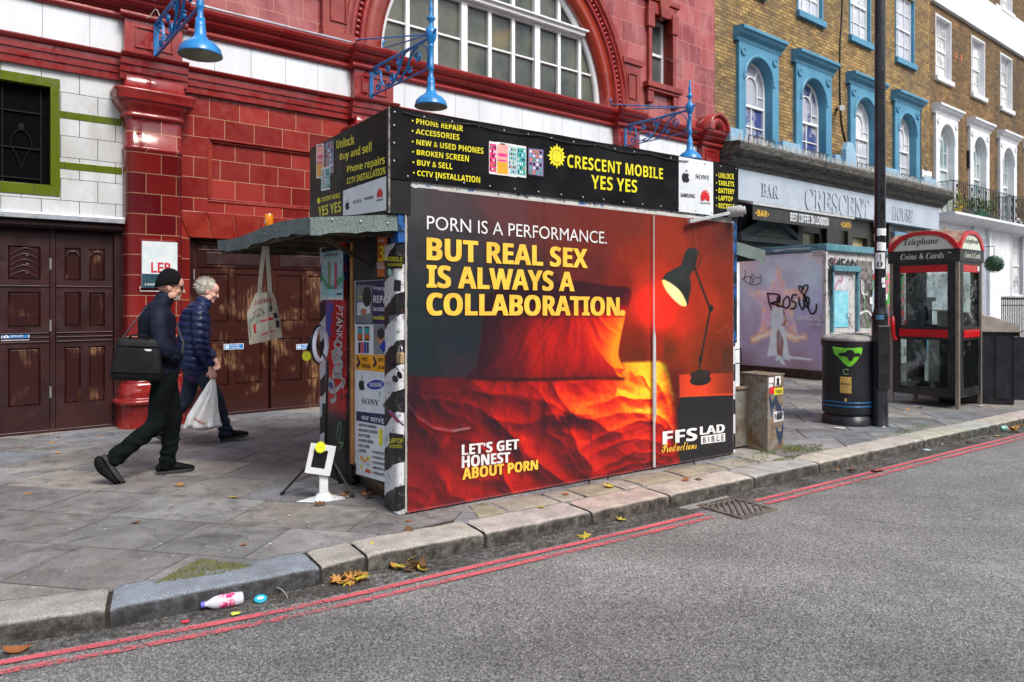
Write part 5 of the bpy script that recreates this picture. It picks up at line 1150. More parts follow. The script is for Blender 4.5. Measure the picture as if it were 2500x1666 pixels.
for k in range(17):
    f = k / 16; x = SX0 + .04 + (SX1 - SX0 - .08) * f; zt_ = ST0 + (ST1 - ST0) * f; zb_ = SB0 + (SB1 - SB0) * f; q.ell((x, -.052, zt_ - .03), (.008, .004, .008), 8); q.ell((x + .1, -.052, zb_ + .025), (.008, .004, .008), 8)
for z in (.25, .5, .75): q.ell((SX0 + .035, -.052, SB0 + (ST0 - SB0) * z), (.008, .004, .008), 8)
q.build('screw', M_scr, sgn)
q = MB(); pts = []
for k in range(5):
    a = SX0 + .1 + k * .6; [pts.append((a + .6 * j / 6, -.058, ST0 + (ST1 - ST0) * k / 5 - .022 - .022 * math.sin(math.pi * j / 6))) for j in range(6)]
q.tube(pts, .004, 6); q.build('cable', mat('cable_dark', (.02, .02, .02), .4), sgn)
q = MB(); n = 40; q.grid([[(SX0 + (SX1 - SX0) * k / n, y, (ST0 + (ST1 - ST0) * k / n) + .004 + rnd.uniform(0, .004)) for k in range(n + 1)] for y in (-.05, -.02)], False); q.box(SX0 - .006, SX0 + .004, -.052, -.035, SBs - .02, ST0 + .004); q.build('edge_trim', mat('trim_worn', (.33, .31, .28), .5, 0, (.06, .05, .045), 26), sgn)
# trim under the sign, blue columns
ZB0, ZB1 = fx(987, 454)[1], fx(1783, 543)[1]
mb = MB(); 
for i in range(30):
    a, b = i / 30, (i + 1) / 30; za = ZB0 + (ZB1 - ZB0) * a; zc = ZB0 + (ZB1 - ZB0) * b; hexa(mb, KW * a, KW * b + (.0), -.03 + (i % 3) * .0015, .02, za + .004, zc + .004, SB0 + (SB1 - SB0) * (a * KW - SX0) / (SX1 - SX0) + .004, SB0 + (SB1 - SB0) * (b * KW - SX0) / (SX1 - SX0) + .004)
mb.build('peeling_trim', M_peel, kiosk)
mb = MB(); mb.box(-.075, -.012, -.03, .1, 2.02, SB0); mb.box(KW - .01, KW + .075, -.02, .1, 1.2, SB1); mb.build('blue_post', M_bcol, kiosk, .006)
# board and poster
mb = MB(); hexa(mb, -.012, KW + .012, -.024, .019, .115, .115, ZB0, ZB1); mb.build('poster_board', mat('board_edge', (.35, .33, .3), .6, 0, (.1, .09, .08), 20), kiosk)
mb = MB(); mb.tube([(-.016, -.03, .12), (-.016, -.03, ZB0)], .006, 6); hexa(mb, -.012, KW + .012, -.032, -.024, ZB0 - .012, ZB1 - .012, ZB0 + .003, ZB1 + .003); mb.build('poster_edging', mat('edging_white', (.55, .52, .5), .5), kiosk)
A_ = lambda zx, zy: fx(980 + zx / 2.801, 440 + zy / 2.801); B_ = lambda zx, zy: fx(980 + zx / 2.801, 820 + zy / 2.801)
NU_, NV_ = 640, 420
def paint_poster(u, v):
    X = u * 3.53; Zb = .115 + v * ((ZB0 + (ZB1 - ZB0) * u) - .115); Z = Zb
    SA = [(60, 150, '4a4c50'), (60, 500, '33383c'), (60, 900, '23333a'), (60, 1200, '20343c'), (300, 150, '53464b'), (400, 500, '3c3a40'), (400, 1000, '243138'), (700, 200, '6a3f44'), (700, 650, '3a3238'), (900, 900, '2c2a30'), (1000, 250, '74352f'), (1300, 350, '7d3025'), (1300, 600, '6d2a28'), (1550, 300, '7e3222'), (1600, 500, '97341c'), (1500, 700, '8a2a1e'), (1650, 650, 'b53a1c'),
          (1700, 760, 'e23e22'), (1700, 900, 'f03a22'), (1780, 900, 'ec3420'), (1640, 850, 'd8321e'), (1900, 1000, 'cc3a1e'), (1850, 450, 'a03a1c'), (2000, 300, '84311e'), (2200, 350, '6e2c20'), (2200, 700, '8d3418'), (2100, 850, 'b23c18'), (2200, 1000, '8f3616'), (1950, 1150, 'a23a16'), (2150, 1200, '7a3014'), (1600, 1100, '8a2c12'), (1750, 1150, 'a83314')]
    SB_ = [(60, 60, '1e3138'), (60, 200, '25333a'), (400, 60, '22313a'), (400, 200, '38303c'), (1600, 120, '74300f'), (1800, 100, '7d3a12'), (2000, 130, '8c3c12'), (2200, 150, '5f3522'), (1850, 350, '6a1e18'), (1900, 600, '2c2a30'), (2150, 560, '2e2d32'), (2200, 780, '202a30'), (1950, 800, '24282e')]
    S = [(*A_(a, b), c_) for a, b, c_ in SA] + [(*B_(a, b), c_) for a, b, c_ in SB_]
    img = idw(X, Z, S, 3.2)
    bl = lambda pts: [B_(*p) for p in pts]; al = lambda pts: [A_(*p) for p in pts]
    d, _ = segdist(X, Z, [A_(1690, 850), A_(1760, 900)]); img += (np.exp(-(d / .16) ** 2) * .25)[:, None] * np.array([1, .1, .05])
    # bed area
    bed = bl([(20, 270), (400, 285), (800, 300), (1300, 290), (1500, 180), (1740, 170), (1790, 190), (1815, 260), (1850, 400), (1880, 640), (1890, 900), (1890, 1400), (-80, 1500), (-80, 270)])
    ridges = [([(130, 350), (300, 365), (500, 385), (650, 385), (800, 400), (950, 450), (1050, 485), (1180, 510)], .030, .9), ([(130, 430), (260, 435), (430, 470), (560, 500), (650, 545), (760, 580), (880, 575), (1000, 555), (1100, 530), (1200, 515)], .028, 1.), ([(500, 330), (620, 380), (740, 410), (860, 440)], .03, .7),
              ([(800, 320), (900, 370), (960, 440), (1040, 560)], .022, .6), ([(1030, 350), (1080, 430), (1180, 510), (1280, 530)], .03, 1.), ([(1190, 500), (1300, 460), (1400, 440), (1550, 420), (1700, 420)], .026, 1.), ([(1200, 525), (1330, 590), (1420, 650), (1480, 655)], .026, .9), ([(1160, 520), (1260, 560), (1450, 540), (1600, 530), (1760, 560), (1840, 640)], .022, .9),
              ([(640, 540), (690, 620), (760, 690), (820, 790)], .034, .95), ([(240, 450), (320, 540), (400, 560), (500, 610)], .03, .7), ([(60, 500), (80, 620), (200, 650), (360, 690), (480, 720), (560, 800)], .03, .7), ([(860, 580), (960, 560), (1040, 545)], .02, .6), ([(980, 600), (1000, 680), (1090, 720)], .022, .7), ([(990, 580), (1100, 570), (1160, 560)], .02, .6),
              ([(1100, 640), (1160, 680), (1200, 780), (1290, 900), (1290, 1000)], .032, .95), ([(1210, 770), (1330, 690), (1450, 640), (1600, 595), (1740, 610), (1830, 680)], .024, 1.), ([(1240, 860), (1350, 780), (1500, 720), (1680, 710), (1800, 760)], .024, .85), ([(1280, 960), (1400, 860), (1550, 790), (1700, 790), (1820, 840)], .022, .8), ([(1350, 960), (1500, 880), (1650, 860), (1780, 880)], .02, .7), ([(1130, 800), (1190, 900), (1290, 1000)], .03, .7),
              ([(940, 850), (1010, 930), (1080, 970), (1150, 1010)], .03, .9), ([(680, 940), (720, 1020), (800, 1090)], .032, .85), ([(420, 1110), (520, 1020), (600, 1000), (680, 990)], .026, .6), ([(250, 960), (320, 1080), (430, 1130)], .03, .45), ([(50, 620), (150, 640), (240, 720)], .03, .6), ([(800, 700), (860, 800), (940, 860)], .03, .7), ([(1740, 300), (1800, 420), (1830, 560), (1840, 700)], .014, .6), ([(1780, 230), (1830, 400), (1860, 560)], .010, .5), ([(1800, 760), (1850, 880), (1860, 1000)], .012, .5)]
    n1 = vnoise(X, Z, 9, 3); n2 = vnoise(X * 1.5, Z * 1.5, 30, 9)
    wx = X + (vnoise(X, Z, 4, 21) - .5) * .09; wz = Z + (vnoise(X, Z, 4, 33) - .5) * .09; sh = (NV_, NU_)
    CM = [(0, '26101e'), (.14, '421526'), (.3, '7a1a22'), (.46, 'bd1f1e'), (.6, 'e83a1e'), (.75, 'f9701f'), (.88, 'fda827'), (1, 'ffd63c')]
    cmap = lambda t_: np.stack([np.interp(t_, [c_[0] for c_ in CM], [hexc(c_[1])[k] for c_ in CM]) for k in range(3)], 1)
    lx, lz = A_(1850, 800)
    def lit(h, pr, k1, amb):
        gz, gx = np.gradient(h.reshape(sh)); gx = gx.ravel() * (NU_ - 1) / 3.53; gz = gz.ravel() * (NV_ - 1) / 2.3
        dx, dz = lx - X, lz - Z; L_ = np.hypot(dx, dz) + .2; s_ = (-gx * dx - gz * dz * .8) / L_
        return pr * np.clip(amb + k1 * s_ / np.sqrt(1 + s_ * s_), 0, 1.6)
    h = np.zeros_like(X)
    for pts, w_, a_ in ridges:
        dd, sg = segdist(wx, wz, bl(cat_rom(pts, 4))); h += a_ * .055 * np.exp(-((dd + .012) / (.05 + w_ * 1.3)) ** 1.35)
    rn = 1 - np.abs(2 * vnoise(wx * 1.0, wz * 1.5, 3.2, 61, 3) - 1); h += .028 * rn ** 1.5 + .007 * n1 + .0022 * n2
    hb = B_(1690, 330); gd = np.hypot((X - hb[0]) * .75, (Z - hb[1]) * 1.25); pr = .52 * np.exp(-(gd / .42) ** 2) + .52 * np.exp(-(gd / 1.6) ** 1.4) + .24
    low = np.clip(((B_(0, 700)[1]) - Z) / .5, 0, 1); pr = pr + .16 * low * np.exp(-((X - .2) / .9) ** 2)
    smo = np.clip((Z - B_(0, 430)[1]) / .14, 0, 1) * np.clip((X - B_(1250, 0)[0]) / .3, 0, 1)
    I = lit(h, pr, .66 * (1 - .6 * smo), .66 + .26 * smo); dk_ = np.clip((B_(700, 0)[0] - X) / .9, 0, 1) * np.clip((Z - B_(0, 760)[1]) / .3, 0, 1); I = I * (1 - .35 * dk_)
    bi = cmap(np.clip(I, 0, 1)) * (.94 + .12 * n2[:, None]); edge, _ = segdist(X, Z, bl([(1790, 190), (1830, 300), (1870, 560), (1890, 800)])); bi *= (1 - .45 * np.exp(-(edge / .05) ** 2))[:, None]
    img = over(img, pmask(X, Z, bed, .015), bi)
    pil = al(cat_rom([(500, 1270), (520, 1150), (540, 1000), (560, 800), (700, 740), (1000, 700), (1200, 690), (1400, 720), (1545, 740), (1535, 850), (1500, 1000), (1480, 1100), (1470, 1200), (1510, 1290)], 4)) + bl(cat_rom([(1480, 260), (1512, 290), (1440, 292), (1300, 283), (1100, 290), (800, 298), (500, 298), (420, 290), (480, 230)], 4))
    pd, _ = segdist(X, Z, pil, True); h = .16 * (1 - np.exp(-pd / .16)); a0_ = np.arctan2(Z - A_(1150, 700)[1], X - A_(1150, 700)[0]) * 5; rd = np.hypot(X - A_(1150, 700)[0], Z - A_(1150, 700)[1])
    a0_ = a0_ + 2.2 * (vnoise(X, Z, 2.5, 71, 2) - .5); h += .022 * vnoise(a0_ * .9, rd * 1.6, 1.6, 81, 2) + .03 * vnoise(X * .8 + Z * .3, Z * .5, 4.5, 91, 3) + .003 * n2
    pc = A_(1480, 1150); gd = np.hypot(X - pc[0], (Z - pc[1]) * .9); pr = .75 * np.exp(-(gd / .75) ** 1.4) + .26 + .26 * np.exp(-((X - A_(850, 0)[0]) / .32) ** 2) * np.clip((A_(0, 900)[1] - Z) / .2, 0, 1)
    pr = pr * np.clip((X - A_(560, 0)[0]) / .45, .75, 1) * np.clip((A_(0, 760)[1] - Z) / .22, .35, 1)
    I = lit(h, pr, .55, .66); pi_ = cmap(np.clip(I, 0, .86)); img = over(img, pmask(X, Z, pil, .014), pi_)
    dd, _ = segdist(X, Z, bl([(400, 290), (600, 298), (1000, 297), (1300, 287), (1500, 294)])); img *= (1 - .5 * np.exp(-(dd / .014) ** 2) * np.clip((X - B_(420, 290)[0]) * 2, 0, 1))[:, None]
    # night stand
    img = over(img, pmask(X, Z, bl([(1885, 402), (2270, 395), (2270, 900), (1890, 900)]), .01), hexc('2c2c30') * np.ones((len(X), 1)) * (.9 + .3 * vnoise(X, Z, 3, 5)[:, None])); 
    top = bl([(1880, 262), (2260, 250), (2260, 397), (1885, 412)]); gl_ = np.exp(-((X - B_(2000, 380)[0]) / .35) ** 2)[:, None]; img = over(img, pmask(X, Z, top, .006), hexc('84361f') * (1 - gl_) + hexc('f0552a') * gl_)
    dd, _ = segdist(X, Z, bl([(1885, 412), (2250, 397)])); img = over(img, np.exp(-(dd / .008) ** 2), hexc('f4602c'))
    # desk lamp silhouette
    dk = hexc('2a2e2c'); 
    def arm(pts, w_): nonlocal img; dd_, _ = segdist(X, Z, pts); img = over(img, np.clip(.5 + (w_ - dd_) / .008, 0, 1), dk)
    head = al(cat_rom([(1765, 680), (1790, 640), (1840, 610), (1895, 580), (1905, 545), (1930, 480), (1960, 460), (2000, 470), (2010, 500), (1990, 600), (1955, 650), (1965, 720), (1950, 800), (1935, 858), (1860, 800), (1765, 680)], 4))
    img = over(img, pmask(X, Z, head, .006), dk * (1 + .5 * vnoise(X, Z, 6, 2)[:, None]))
    lit = al(cat_rom([(1762, 685), (1785, 680), (1850, 720), (1900, 770), (1935, 850), (1900, 858), (1850, 820), (1790, 750), (1762, 685)], 4)); img = over(img, pmask(X, Z, lit, .005), np.clip(hexc('fff3c0') - .25 * (np.abs(X - A_(1850, 770)[0]) * 5)[:, None] * np.array([0, .3, .9]), 0, 1))
    arm(al([(1985, 590), (2090, 870)]), .013); arm(al([(2098, 870), (2030, 1220)]), .013); arm([A_(2030, 1220), B_(2020, 150)], .011); arm([B_(2022, 150), B_(2024, 250)], .013)
    arm(al(cat_rom([(2005, 480), (2030, 520), (2015, 580), (1990, 610)], 4)), .005)
    for p_, r_ in ((A_(2100, 875), .035), (A_(2028, 1225), .028)): img = over(img, np.clip(.5 + (r_ - np.hypot(X - p_[0], Z - p_[1])) / .01, 0, 1), dk)
    cx, cz = B_(2028, 300); e = np.hypot((X - cx) / .155, (Z - cz) / .055); img = over(img, np.clip((1 - e) * 12, 0, 1), hexc('302c2a')); cx, cz = B_(2028, 262); e = np.hypot((X - cx) / .15, (Z - cz) / .045); img = over(img, np.clip((1 - e) * 12, 0, 1), hexc('3c3430'))
    # sheet joins, foxing
    xs_ = A_(1688, 600)[0]; img *= (1 - .25 * np.exp(-((X - xs_) / .01) ** 2))[:, None]; 
    xj = fx(1322, 800)[0]; img *= (1 - .16 * np.exp(-((X - xj) / .008) ** 2))[:, None]; img += (.05 * (vnoise(X, Z, 25, 40) - .45))[:, None]
    low = np.exp(-(v / .006) ** 2); img = over(img, low * .45, hexc('c8a8a8'))
    return np.clip(img, 0, 1) ** 1.22 * .97
PJ = fx(1586, 900)[0]
def relief(u, v):
    X = u * 3.53; Z = .1 + v * 2.3; h = (vnoise(X, Z, 2.2, 50, 5) - .5) * .006 + (vnoise(X * 1.4, Z, 7, 60, 4) - .5) * .003
    for pts, w_, a_ in (([B_(20, 480), B_(80, 570), B_(200, 650), B_(330, 672), B_(450, 650)], .014, .011), ([A_(600, 750), A_(640, 900), A_(680, 1060), A_(700, 1130)], .009, .006), ([A_(950, 80), A_(960, 600), A_(955, 1200)], .006, .002), ([A_(1960, 90), A_(2000, 500)], .01, .003), ([B_(1450, 780), B_(1560, 840), B_(1640, 880)], .02, .007), ([A_(2150, 1050), A_(2200, 1000), A_(2240, 1100)], .012, .004)):
        dd, _ = segdist(X, Z, pts); h = h + a_ * np.exp(-(dd / w_) ** 2)
    return np.clip(h, -.002, .02) + .003
t = attrmat('poster_print', .42, .12, 70, .5)
pos = picture('poster', lambda u, v: (u * 3.53, -.028, .115 + v * ((ZB0 - .006 + (ZB1 - ZB0) * u) - .115)), NU_, NV_, paint_poster, t, kiosk, relief)
M_pyel = mat('poster_yellow', srgb('fcc848'), .45); M_pwht = mat('poster_white', (.8, .8, .8), .45)
q = MB(); za = (2.801, 980, 440); zb_ = (2.801, 980, 820); PO = .0435
_ru, _rv = np.meshgrid(np.linspace(0, 1, 353), np.linspace(0, 1, 231)); _RL = relief(_ru.ravel(), _rv.ravel()).reshape(231, 353)
def hug(f_, up=.006):
    def g_(u, v):
        p = f_(u, v); a = p[0] / 3.53; b_ = (p[2] - .115) / (ZB0 + (ZB1 - ZB0) * a - .121); return (p[0], -.028 - float(_RL[min(max(int(b_ * 230 + .5), 0), 230), min(max(int(a * 352 + .5), 0), 352)]) - up, p[2])
    return g_
def T_(s_, a, z_, st_='b', off=0):
    f_ = zq(KF, 'F', .034, *a, *z_); n_ = len(s_)
    for i, (du, dv) in enumerate(((0, 0),) if not off else ((0, 0), (-.045, 0), (.045, 0), (-.045, -.009), (.045, -.009), (-.045, .009), (.045, .009))): text(q, s_, hug((lambda u, v, du=du, dv=dv: f_(u + du / n_, v + dv)), .006 + .0003 * i), st_)
q.mi = 0; T_('PORN IS A PERFORMANCE.', (173, 243, 337, 1403, 355, 437), za, '')
q.mi = 1; T_('BUT REAL SEX', (175, 392, 547, 1268, 472, 603), za, 'b', .018); T_('IS ALWAYS A', (175, 580, 736, 1178, 630, 762), za, 'b', .018); T_('COLLABORATION', (175, 770, 926, 1487, 802, 928), za, 'b', .018); T_('.', (1492, 890, 930, 1527, 888, 930), za, 'b', .018)
q.mi = 0; T_('LET’S GET', (413, 745, 818, 800, 706, 775), zb_, 'b', .018); T_('HONEST', (413, 822, 905, 740, 795, 865), zb_, 'b', .018); q.mi = 1; T_('ABOUT PORN', (418, 905, 985, 930, 848, 915), zb_, 'b', .018)
q.mi = 0; T_('FFS', (1788, 655, 745, 2017, 628, 715), zb_, 'b', .022); T_('LAD', (2041, 622, 678, 2207, 603, 660), zb_, 'b', .015)
f = hug(zq(KF, 'F', .034, 2047, 688, 742, 2212, 665, 722, *zb_)); shape(q, f, [(0, 0), (1, 0), (1, 1), (0, 1)]); q.mi = 2; f = hug(zq(KF, 'F', .034, 2060, 695, 733, 2203, 675, 715, *zb_), .008); text(q, 'B I B L E', f, '', .01)
q.mi = 1; text(q, 'Productions', hug(zq(KF, 'F', .034, 1778, 728, 802, 2017, 712, 772, *zb_), .008), 'c')
q.build('poster_lettering', [M_pwht, M_pyel, M_ink], pos)
# loose sheet edge standing off the board
mb = MB(); P_ = []
for k in range(30):
    f_ = k / 29; z = ZB0 * .98 - (ZB0 * .98 - .13) * f_; wd = .003 + .016 * max(0, (f_ - .3)) + (.012 if .45 < f_ < .8 else 0); P_.append([(PJ - wd * .4, -.047, z), (PJ + wd * .2, -.056 - wd, z), (PJ + wd, -.05, z)])
mb.grid(P_).build('peeling_seam', mat('paper_back', (.62, .6, .62), .7), pos)
# zebra column on the left front corner
t = NT('zebra_wrap'); sp_ = t.n('SeparateXYZ'); t.l(t.obj(), sp_.inputs[0]); zz = t.math('ADD', t.math('MULTIPLY', sp_.outputs[2], 1.0), t.math('MULTIPLY', sp_.outputs[1], .45)); zz = t.math('ADD', zz, t.math('MULTIPLY', t.noise(5, 2), .10))
w_ = t.math('FRACT', t.math('MULTIPLY', zz, 2.9)); band = t.math('GREATER_THAN', w_, .52); c = t.mix(band, (.66, .68, .7), (.012, .012, .014)); c = t.mix(t.ramp(t.noise(24, 6, .8), [(.56, 0.), (.6, .85)]), c, (.09, .08, .08)); c = t.mix(t.ramp(t.noise(15, 4, .8), [(.66, 0.), (.68, 1.)]), c, (.3, .07, .06)); t.set(c, .35); M_zeb = t.m
mb = MB(); mb.grid([[(x, y, z) for x, y in [(-.014, -.02), (-.05, -.018), (-.068, 0), (-.072, .03), (-.068, .08), (-.06, .16), (-.055, .24), (-.04, .275), (.02, .28)]] for z in (.108, .14, .5, 1, 1.5, 1.95, 2.02)]); col_ = mb.build('corner_column', M_zeb, kiosk)
mb = MB(); cs = lambda a: zq(KS, 'S', .078, *a, 3.918, 520, 500)
mb.quad(*(cs((1672, 480, 615, 1815, 490, 610))(u, v) for u, v in ((0, 0), (1, 0), (1, 1), (0, 1)))); mb.mi = 1; c2_ = lambda a: zq(KS, 'S', .08, *a, 3.918, 520, 500); text(mb, 'MOBILE', c2_((1640, 497, 540, 1812, 500, 545))); text(mb, 'ACCESSORIES', c2_((1672, 562, 585, 1812, 562, 588)))
c3 = lambda a: zq(KS, 'S', .08, *a, 3.919, 700, 860); mb.mi = 0; mb.quad(*(zq(KS, 'S', .078, 980, 770, 980, 1118, 790, 1010, 3.919, 700, 860)(u, v) for u, v in ((0, 0), (1, 0), (1, 1), (0, 1)))); mb.mi = 1; text(mb, 'LAPTOP', c3((982, 822, 870, 1116, 826, 872))); text(mb, 'ACCESSORIES', c3((982, 885, 915, 1104, 885, 920)))
mb.mi = 2; text(mb, 'LOUD AND', zq(KS, 'S', .08, 1682, 1062, 1118, 1760, 1052, 1115, 3.918, 520, 500), 'b'); mb.mi = 3
f = zq(KS, 'S', .079, 1725, 715, 835, 1800, 725, 830, 3.918, 520, 500); shape(mb, f, [(0, .05), (.1, 1), (1, 1), (.95, 0)]); mb.mi = 4; f = zq(KS, 'S', .079, 1672, 610, 680, 1712, 615, 690, 3.918, 520, 500); disc(mb, f, .5, .5, .5, .5)
mb.mi = 3; f = zq(KS, 'S', .079, 985, 90, 260, 1105, 160, 290, 3.919, 700, 860); stroke(mb, f, cat_rom([(0, .95), (.5, .85), (.8, .6), (.85, .3)], 4), .05); disc(mb, f, .8, .45, .22, .25); disc(mb, f, .45, .1, .25, .22)
mb.mi = 5; f = zq(KS, 'S', .079, 985, 530, 640, 1115, 640, 720, 3.919, 700, 860); stroke(mb, f, [(.05, .7), (.5, .45), (.95, .25)], .14); mb.mi = 6; stroke(mb, f, [(.1, .5), (.6, .2)], .1)
mb.build('column_print', [M_ink, M_yel, mat('print_grey', (.35, .36, .38), .5), mat('print_slate', (.03, .03, .045), .3), mat('print_mint', (.35, .7, .6), .4), mat('print_violet', (.3, .1, .3), .4), M_redp2], col_)
# service posters on the side
zsp = (3.919, 700, 860); SO = .052; s0, _ = sx(866, 1000, -.04); s1 = .285
mb = MB(); mb.box(-.04, .02, s1, s0, .31, 2.1); mb.mi = 0; sidep = mb.build('service_board', M_wht, kiosk)
q = MB(); U = (3.918, 520, 500); mats_s = [M_ink, M_wht, mat('print_indigo', srgb('2b2352'), .4), mat('print_amber', srgb('f2a81c'), .4), M_yel, mat('samsung_blue', srgb('1530a8'), .4), M_redp2, mat('print_orange2', srgb('c8611a'), .4), PC[7], PC[0], PC[4], mat('print_skin', srgb('b07a5c'), .5), mat('print_midgrey', (.2, .22, .24), .4)]
def sq(off, a, z_): return zq(KS, 'S', SO + off, *a, *z_)
def rect(mi, a, z_, off=0): q.mi = mi; shape(q, sq(off, a, z_), [(0, 0), (1, 0), (1, 1), (0, 1)])
rect(0, (1345, 290, 730, 1680, 270, 712), U); rect(2, (1362, 738, 1140, 1680, 722, 1142), U, .001)
rect(7, (1572, 300, 690, 1665, 290, 690), U, .002); q.mi = 1
def tx(mi, s_, a, z_, st_='b', off=0, o_=.003): q.mi = mi; text(q, s_, sq(o_, a, z_), st_, off)
tx(1, 'ULTRA', (1576, 336, 358, 1640, 334, 358), U); tx(4, '3', (1580, 395, 540, 1640, 390, 545), U); tx(1, 'DOUBLE', (1566, 550, 580, 1628, 552, 584), U); tx(1, 'FLAVOURS', (1568, 588, 612, 1650, 585, 618), U)
rect(12, (1372, 770, 1135, 1522, 768, 1138), U, .002); rect(1, (1378, 940, 1060, 1500, 930, 1040), U, .003); q.mi = 11; disc(q, sq(.004, (1400, 950, 1080, 1500, 940, 1070), U), .4, .4, .3, .25); q.mi = 0; disc(q, sq(.004, (1400, 770, 960, 1520, 765, 960), U), .6, .4, .35, .5)
tx(1, 'Smartphone', (1530, 775, 820, 1745, 790, 850), U); tx(1, 'REPAIR', (1533, 868, 938, 1722, 872, 946), U); tx(1, 'Services', (1533, 975, 1015, 1655, 968, 1022), U); tx(4, 'Available here', (1530, 1060, 1095, 1745, 1062, 1110), U); tx(4, 'Technician', (1382, 872, 890, 1442, 872, 890), U)
rect(1, (1362, 1145, 1430, 1680, 1150, 1440), U, .001)
q.nudge = (-.0007, 0, 0)
for i, (a, b) in enumerate(((1385, 1428), (1448, 1496))): rect(0, (a, 1165, 1300, b, 1168, 1303), U, .002); rect(8, (a + 5, 1180, 1235, b - 5, 1182, 1238), U, .003); rect(7, (a + 5, 1238, 1285, b - 5, 1240, 1288), U, .003)
for i in range(4): rect((0, 6, 5, 2)[i], (1390 + i * 26, 1315, 1420, 1412 + i * 26, 1317, 1424), U, .002)
rect(12, (1535, 1150, 1430, 1680, 1152, 1438), U, .002); q.mi = 11; disc(q, sq(.003, (1560, 1240, 1330, 1640, 1240, 1330), U), .5, .5, .5, .5); q.mi = 0; disc(q, sq(.004, (1570, 1180, 1270, 1640, 1180, 1270), U), .5, .4, .5, .6); q.mi = 5; shape(q, sq(.004, (1590, 1300, 1430, 1680, 1290, 1400), U), [(0, .5), (.5, 1), (1, .5), (.5, 0)])
rect(3, (655, 18, 168, 978, 32, 198), zsp, .001)
for a in (672, 828): q.mi = 2; f = sq(.003, (a, 45, 140, a + 38, 55, 160), zsp); stroke(q, f, [(.1, 1), (.8, .5), (.1, 0)], .1); stroke(q, f, [(.0, .85), (.5, .5), (.0, .15)], .08)
tx(0, 'FAST', (718, 48, 80, 772, 52, 88), zsp); tx(0, 'REPAIR', (721, 112, 145, 803, 122, 158), zsp); tx(0, 'GET FIXED', (875, 55, 88, 1020, 62, 100), zsp); tx(0, '30 MINS', (875, 128, 160, 978, 135, 172), zsp)
rect(1, (660, 168, 565, 980, 198, 600), zsp, .001); q.mi = 0; f = sq(.003, (686, 240, 360, 748, 245, 368), zsp); shape(q, f, APPLE); shape(q, f, [(.5, .82), (.52, 1.02), (.68, 1.2), (.66, .97)])
q.mi = 5; f = sq(.003, (767, 280, 355, 930, 262, 352), zsp); disc(q, f, .5, .5, .5, .55, 28); tx(1, 'SAMSUNG', (790, 290, 330, 910, 288, 335), zsp, 'b', 0, .0045); q.mi = 8; f = sq(.003, (948, 250, 400, 980, 255, 410), zsp); disc(q, f, 1, .5, 1, .5, 24, 90, 270); tx(8, '8', (881, 378, 420, 893, 380, 422), zsp)
tx(0, 'SONY', (716, 440, 495, 882, 458, 515), zsp, 's'); tx(0, 'vivo', (915, 482, 525, 1010, 475, 540), zsp, '', .01)
rect(2, (665, 565, 655, 980, 600, 712), zsp, .002); tx(1, 'our services', (716, 592, 640, 985, 630, 700), zsp)
rect(1, (665, 655, 1165, 985, 712, 1258), zsp, .001)
for i, s_ in enumerate(('WATER DAMAGE', 'BROKEN SCREENS', 'BATTERIES', 'POWER BANK', 'SIM CARD', 'VAPES')):
    yy = 682 + i * 49; ex_ = (858, 868, 798, 830, 792, 757)[i]; k = (ex_ - 695) * .14; tx(0, s_, (695, yy, yy + 26, ex_, yy + k, yy + 30 + k), zsp); q.mi = 6; disc(q, sq(.003, (682, yy + 3, yy + 22, 692, yy + 4, yy + 23), zsp), .5, .5, .5, .5, 8)
for i, s_ in enumerate(('HOME BUTTON', 'PHONE CASE', 'HEADPHONES', 'BROKEN GLASS', 'SPEAKERS')):
    yy = 942 + i * 50; ex_ = (980, 962, 980, 985, 935)[i]; k = (ex_ - 832) * .2; tx(0, s_, (832, yy, yy + 26, ex_, yy + k, yy + 30 + k), zsp); q.mi = 6; disc(q, sq(.003, (815, yy, yy + 20, 825, yy + 2, yy + 22), zsp), .5, .5, .5, .5, 8)
rect(4, (880, 735, 890, 915, 742, 902), zsp, .003); rect(12, (935, 758, 905, 962, 765, 915), zsp, .003); rect(10, (940, 766, 895, 957, 770, 905), zsp, .004)
rr = random.Random(5)
for k in range(16): a, b = 695 + rr.random() * 80, 990 + rr.random() * 150; rect(rr.choice((8, 9, 7, 4, 5, 6, 3)), (a, b, b + 34, a + 22, b + 4, b + 38), zsp, .002 + k * .0003)
q.build('service_print', mats_s, sidep)
mb = MB(); wd0 = s0 + .008; mb.box(-.06, .0, wd0, wd0 + .045, .3, 2.14); mb.build('wooden_jamb', mat('pine_wood', (.50, .24, .06), .5, 0, (.38, .17, .045), 4, bump=.1), kiosk, .004)
mb = MB(); mb.box(-.02, .02, wd0 + .05, wd0 + .11, .3, 2.14); mb.build('gap_shade_strip', M_black, kiosk)  # solid strip coloured black in place of the shade in the gap
t = NT('graffiti_red'); f1 = t.noise(5, 5, .7); sp_ = t.n('SeparateXYZ'); t.l(t.obj(), sp_.inputs[0]); c = t.mix(t.ramp(f1, [(.36, 0.), (.46, 1.)]), (.02, .012, .014), (.52, .015, .018))
c = t.mix(t.ramp(t.noise(3.2, 3), [(.60, 0.), (.63, 1.)]), c, (.02, .08, .42)); c = t.mix(t.ramp(t.noise(26, 5, .8), [(.62, 0.), (.66, .8)]), c, (.5, .5, .5)); lowz = t.ramp(sp_.outputs[2], [(.62, 1.), (.78, 0.)]); c = t.mix(lowz, c, (.012, .012, .014)); t.set(c, .3); t.bump(f1, .3, .01); M_gred = t.m
r0 = wd0 + .12; r1 = sx(807, 1000, .0)[0]; mb = MB(); mb.box(-.03, .02, r0 - .02, r0 + .07, .1, 2.14); mb.build('black_stile', mat('scuffed_black', (.01, .01, .012), .35, 0, (.25, .28, .26), 30, lo=.6, hi=.64), kiosk, .008)
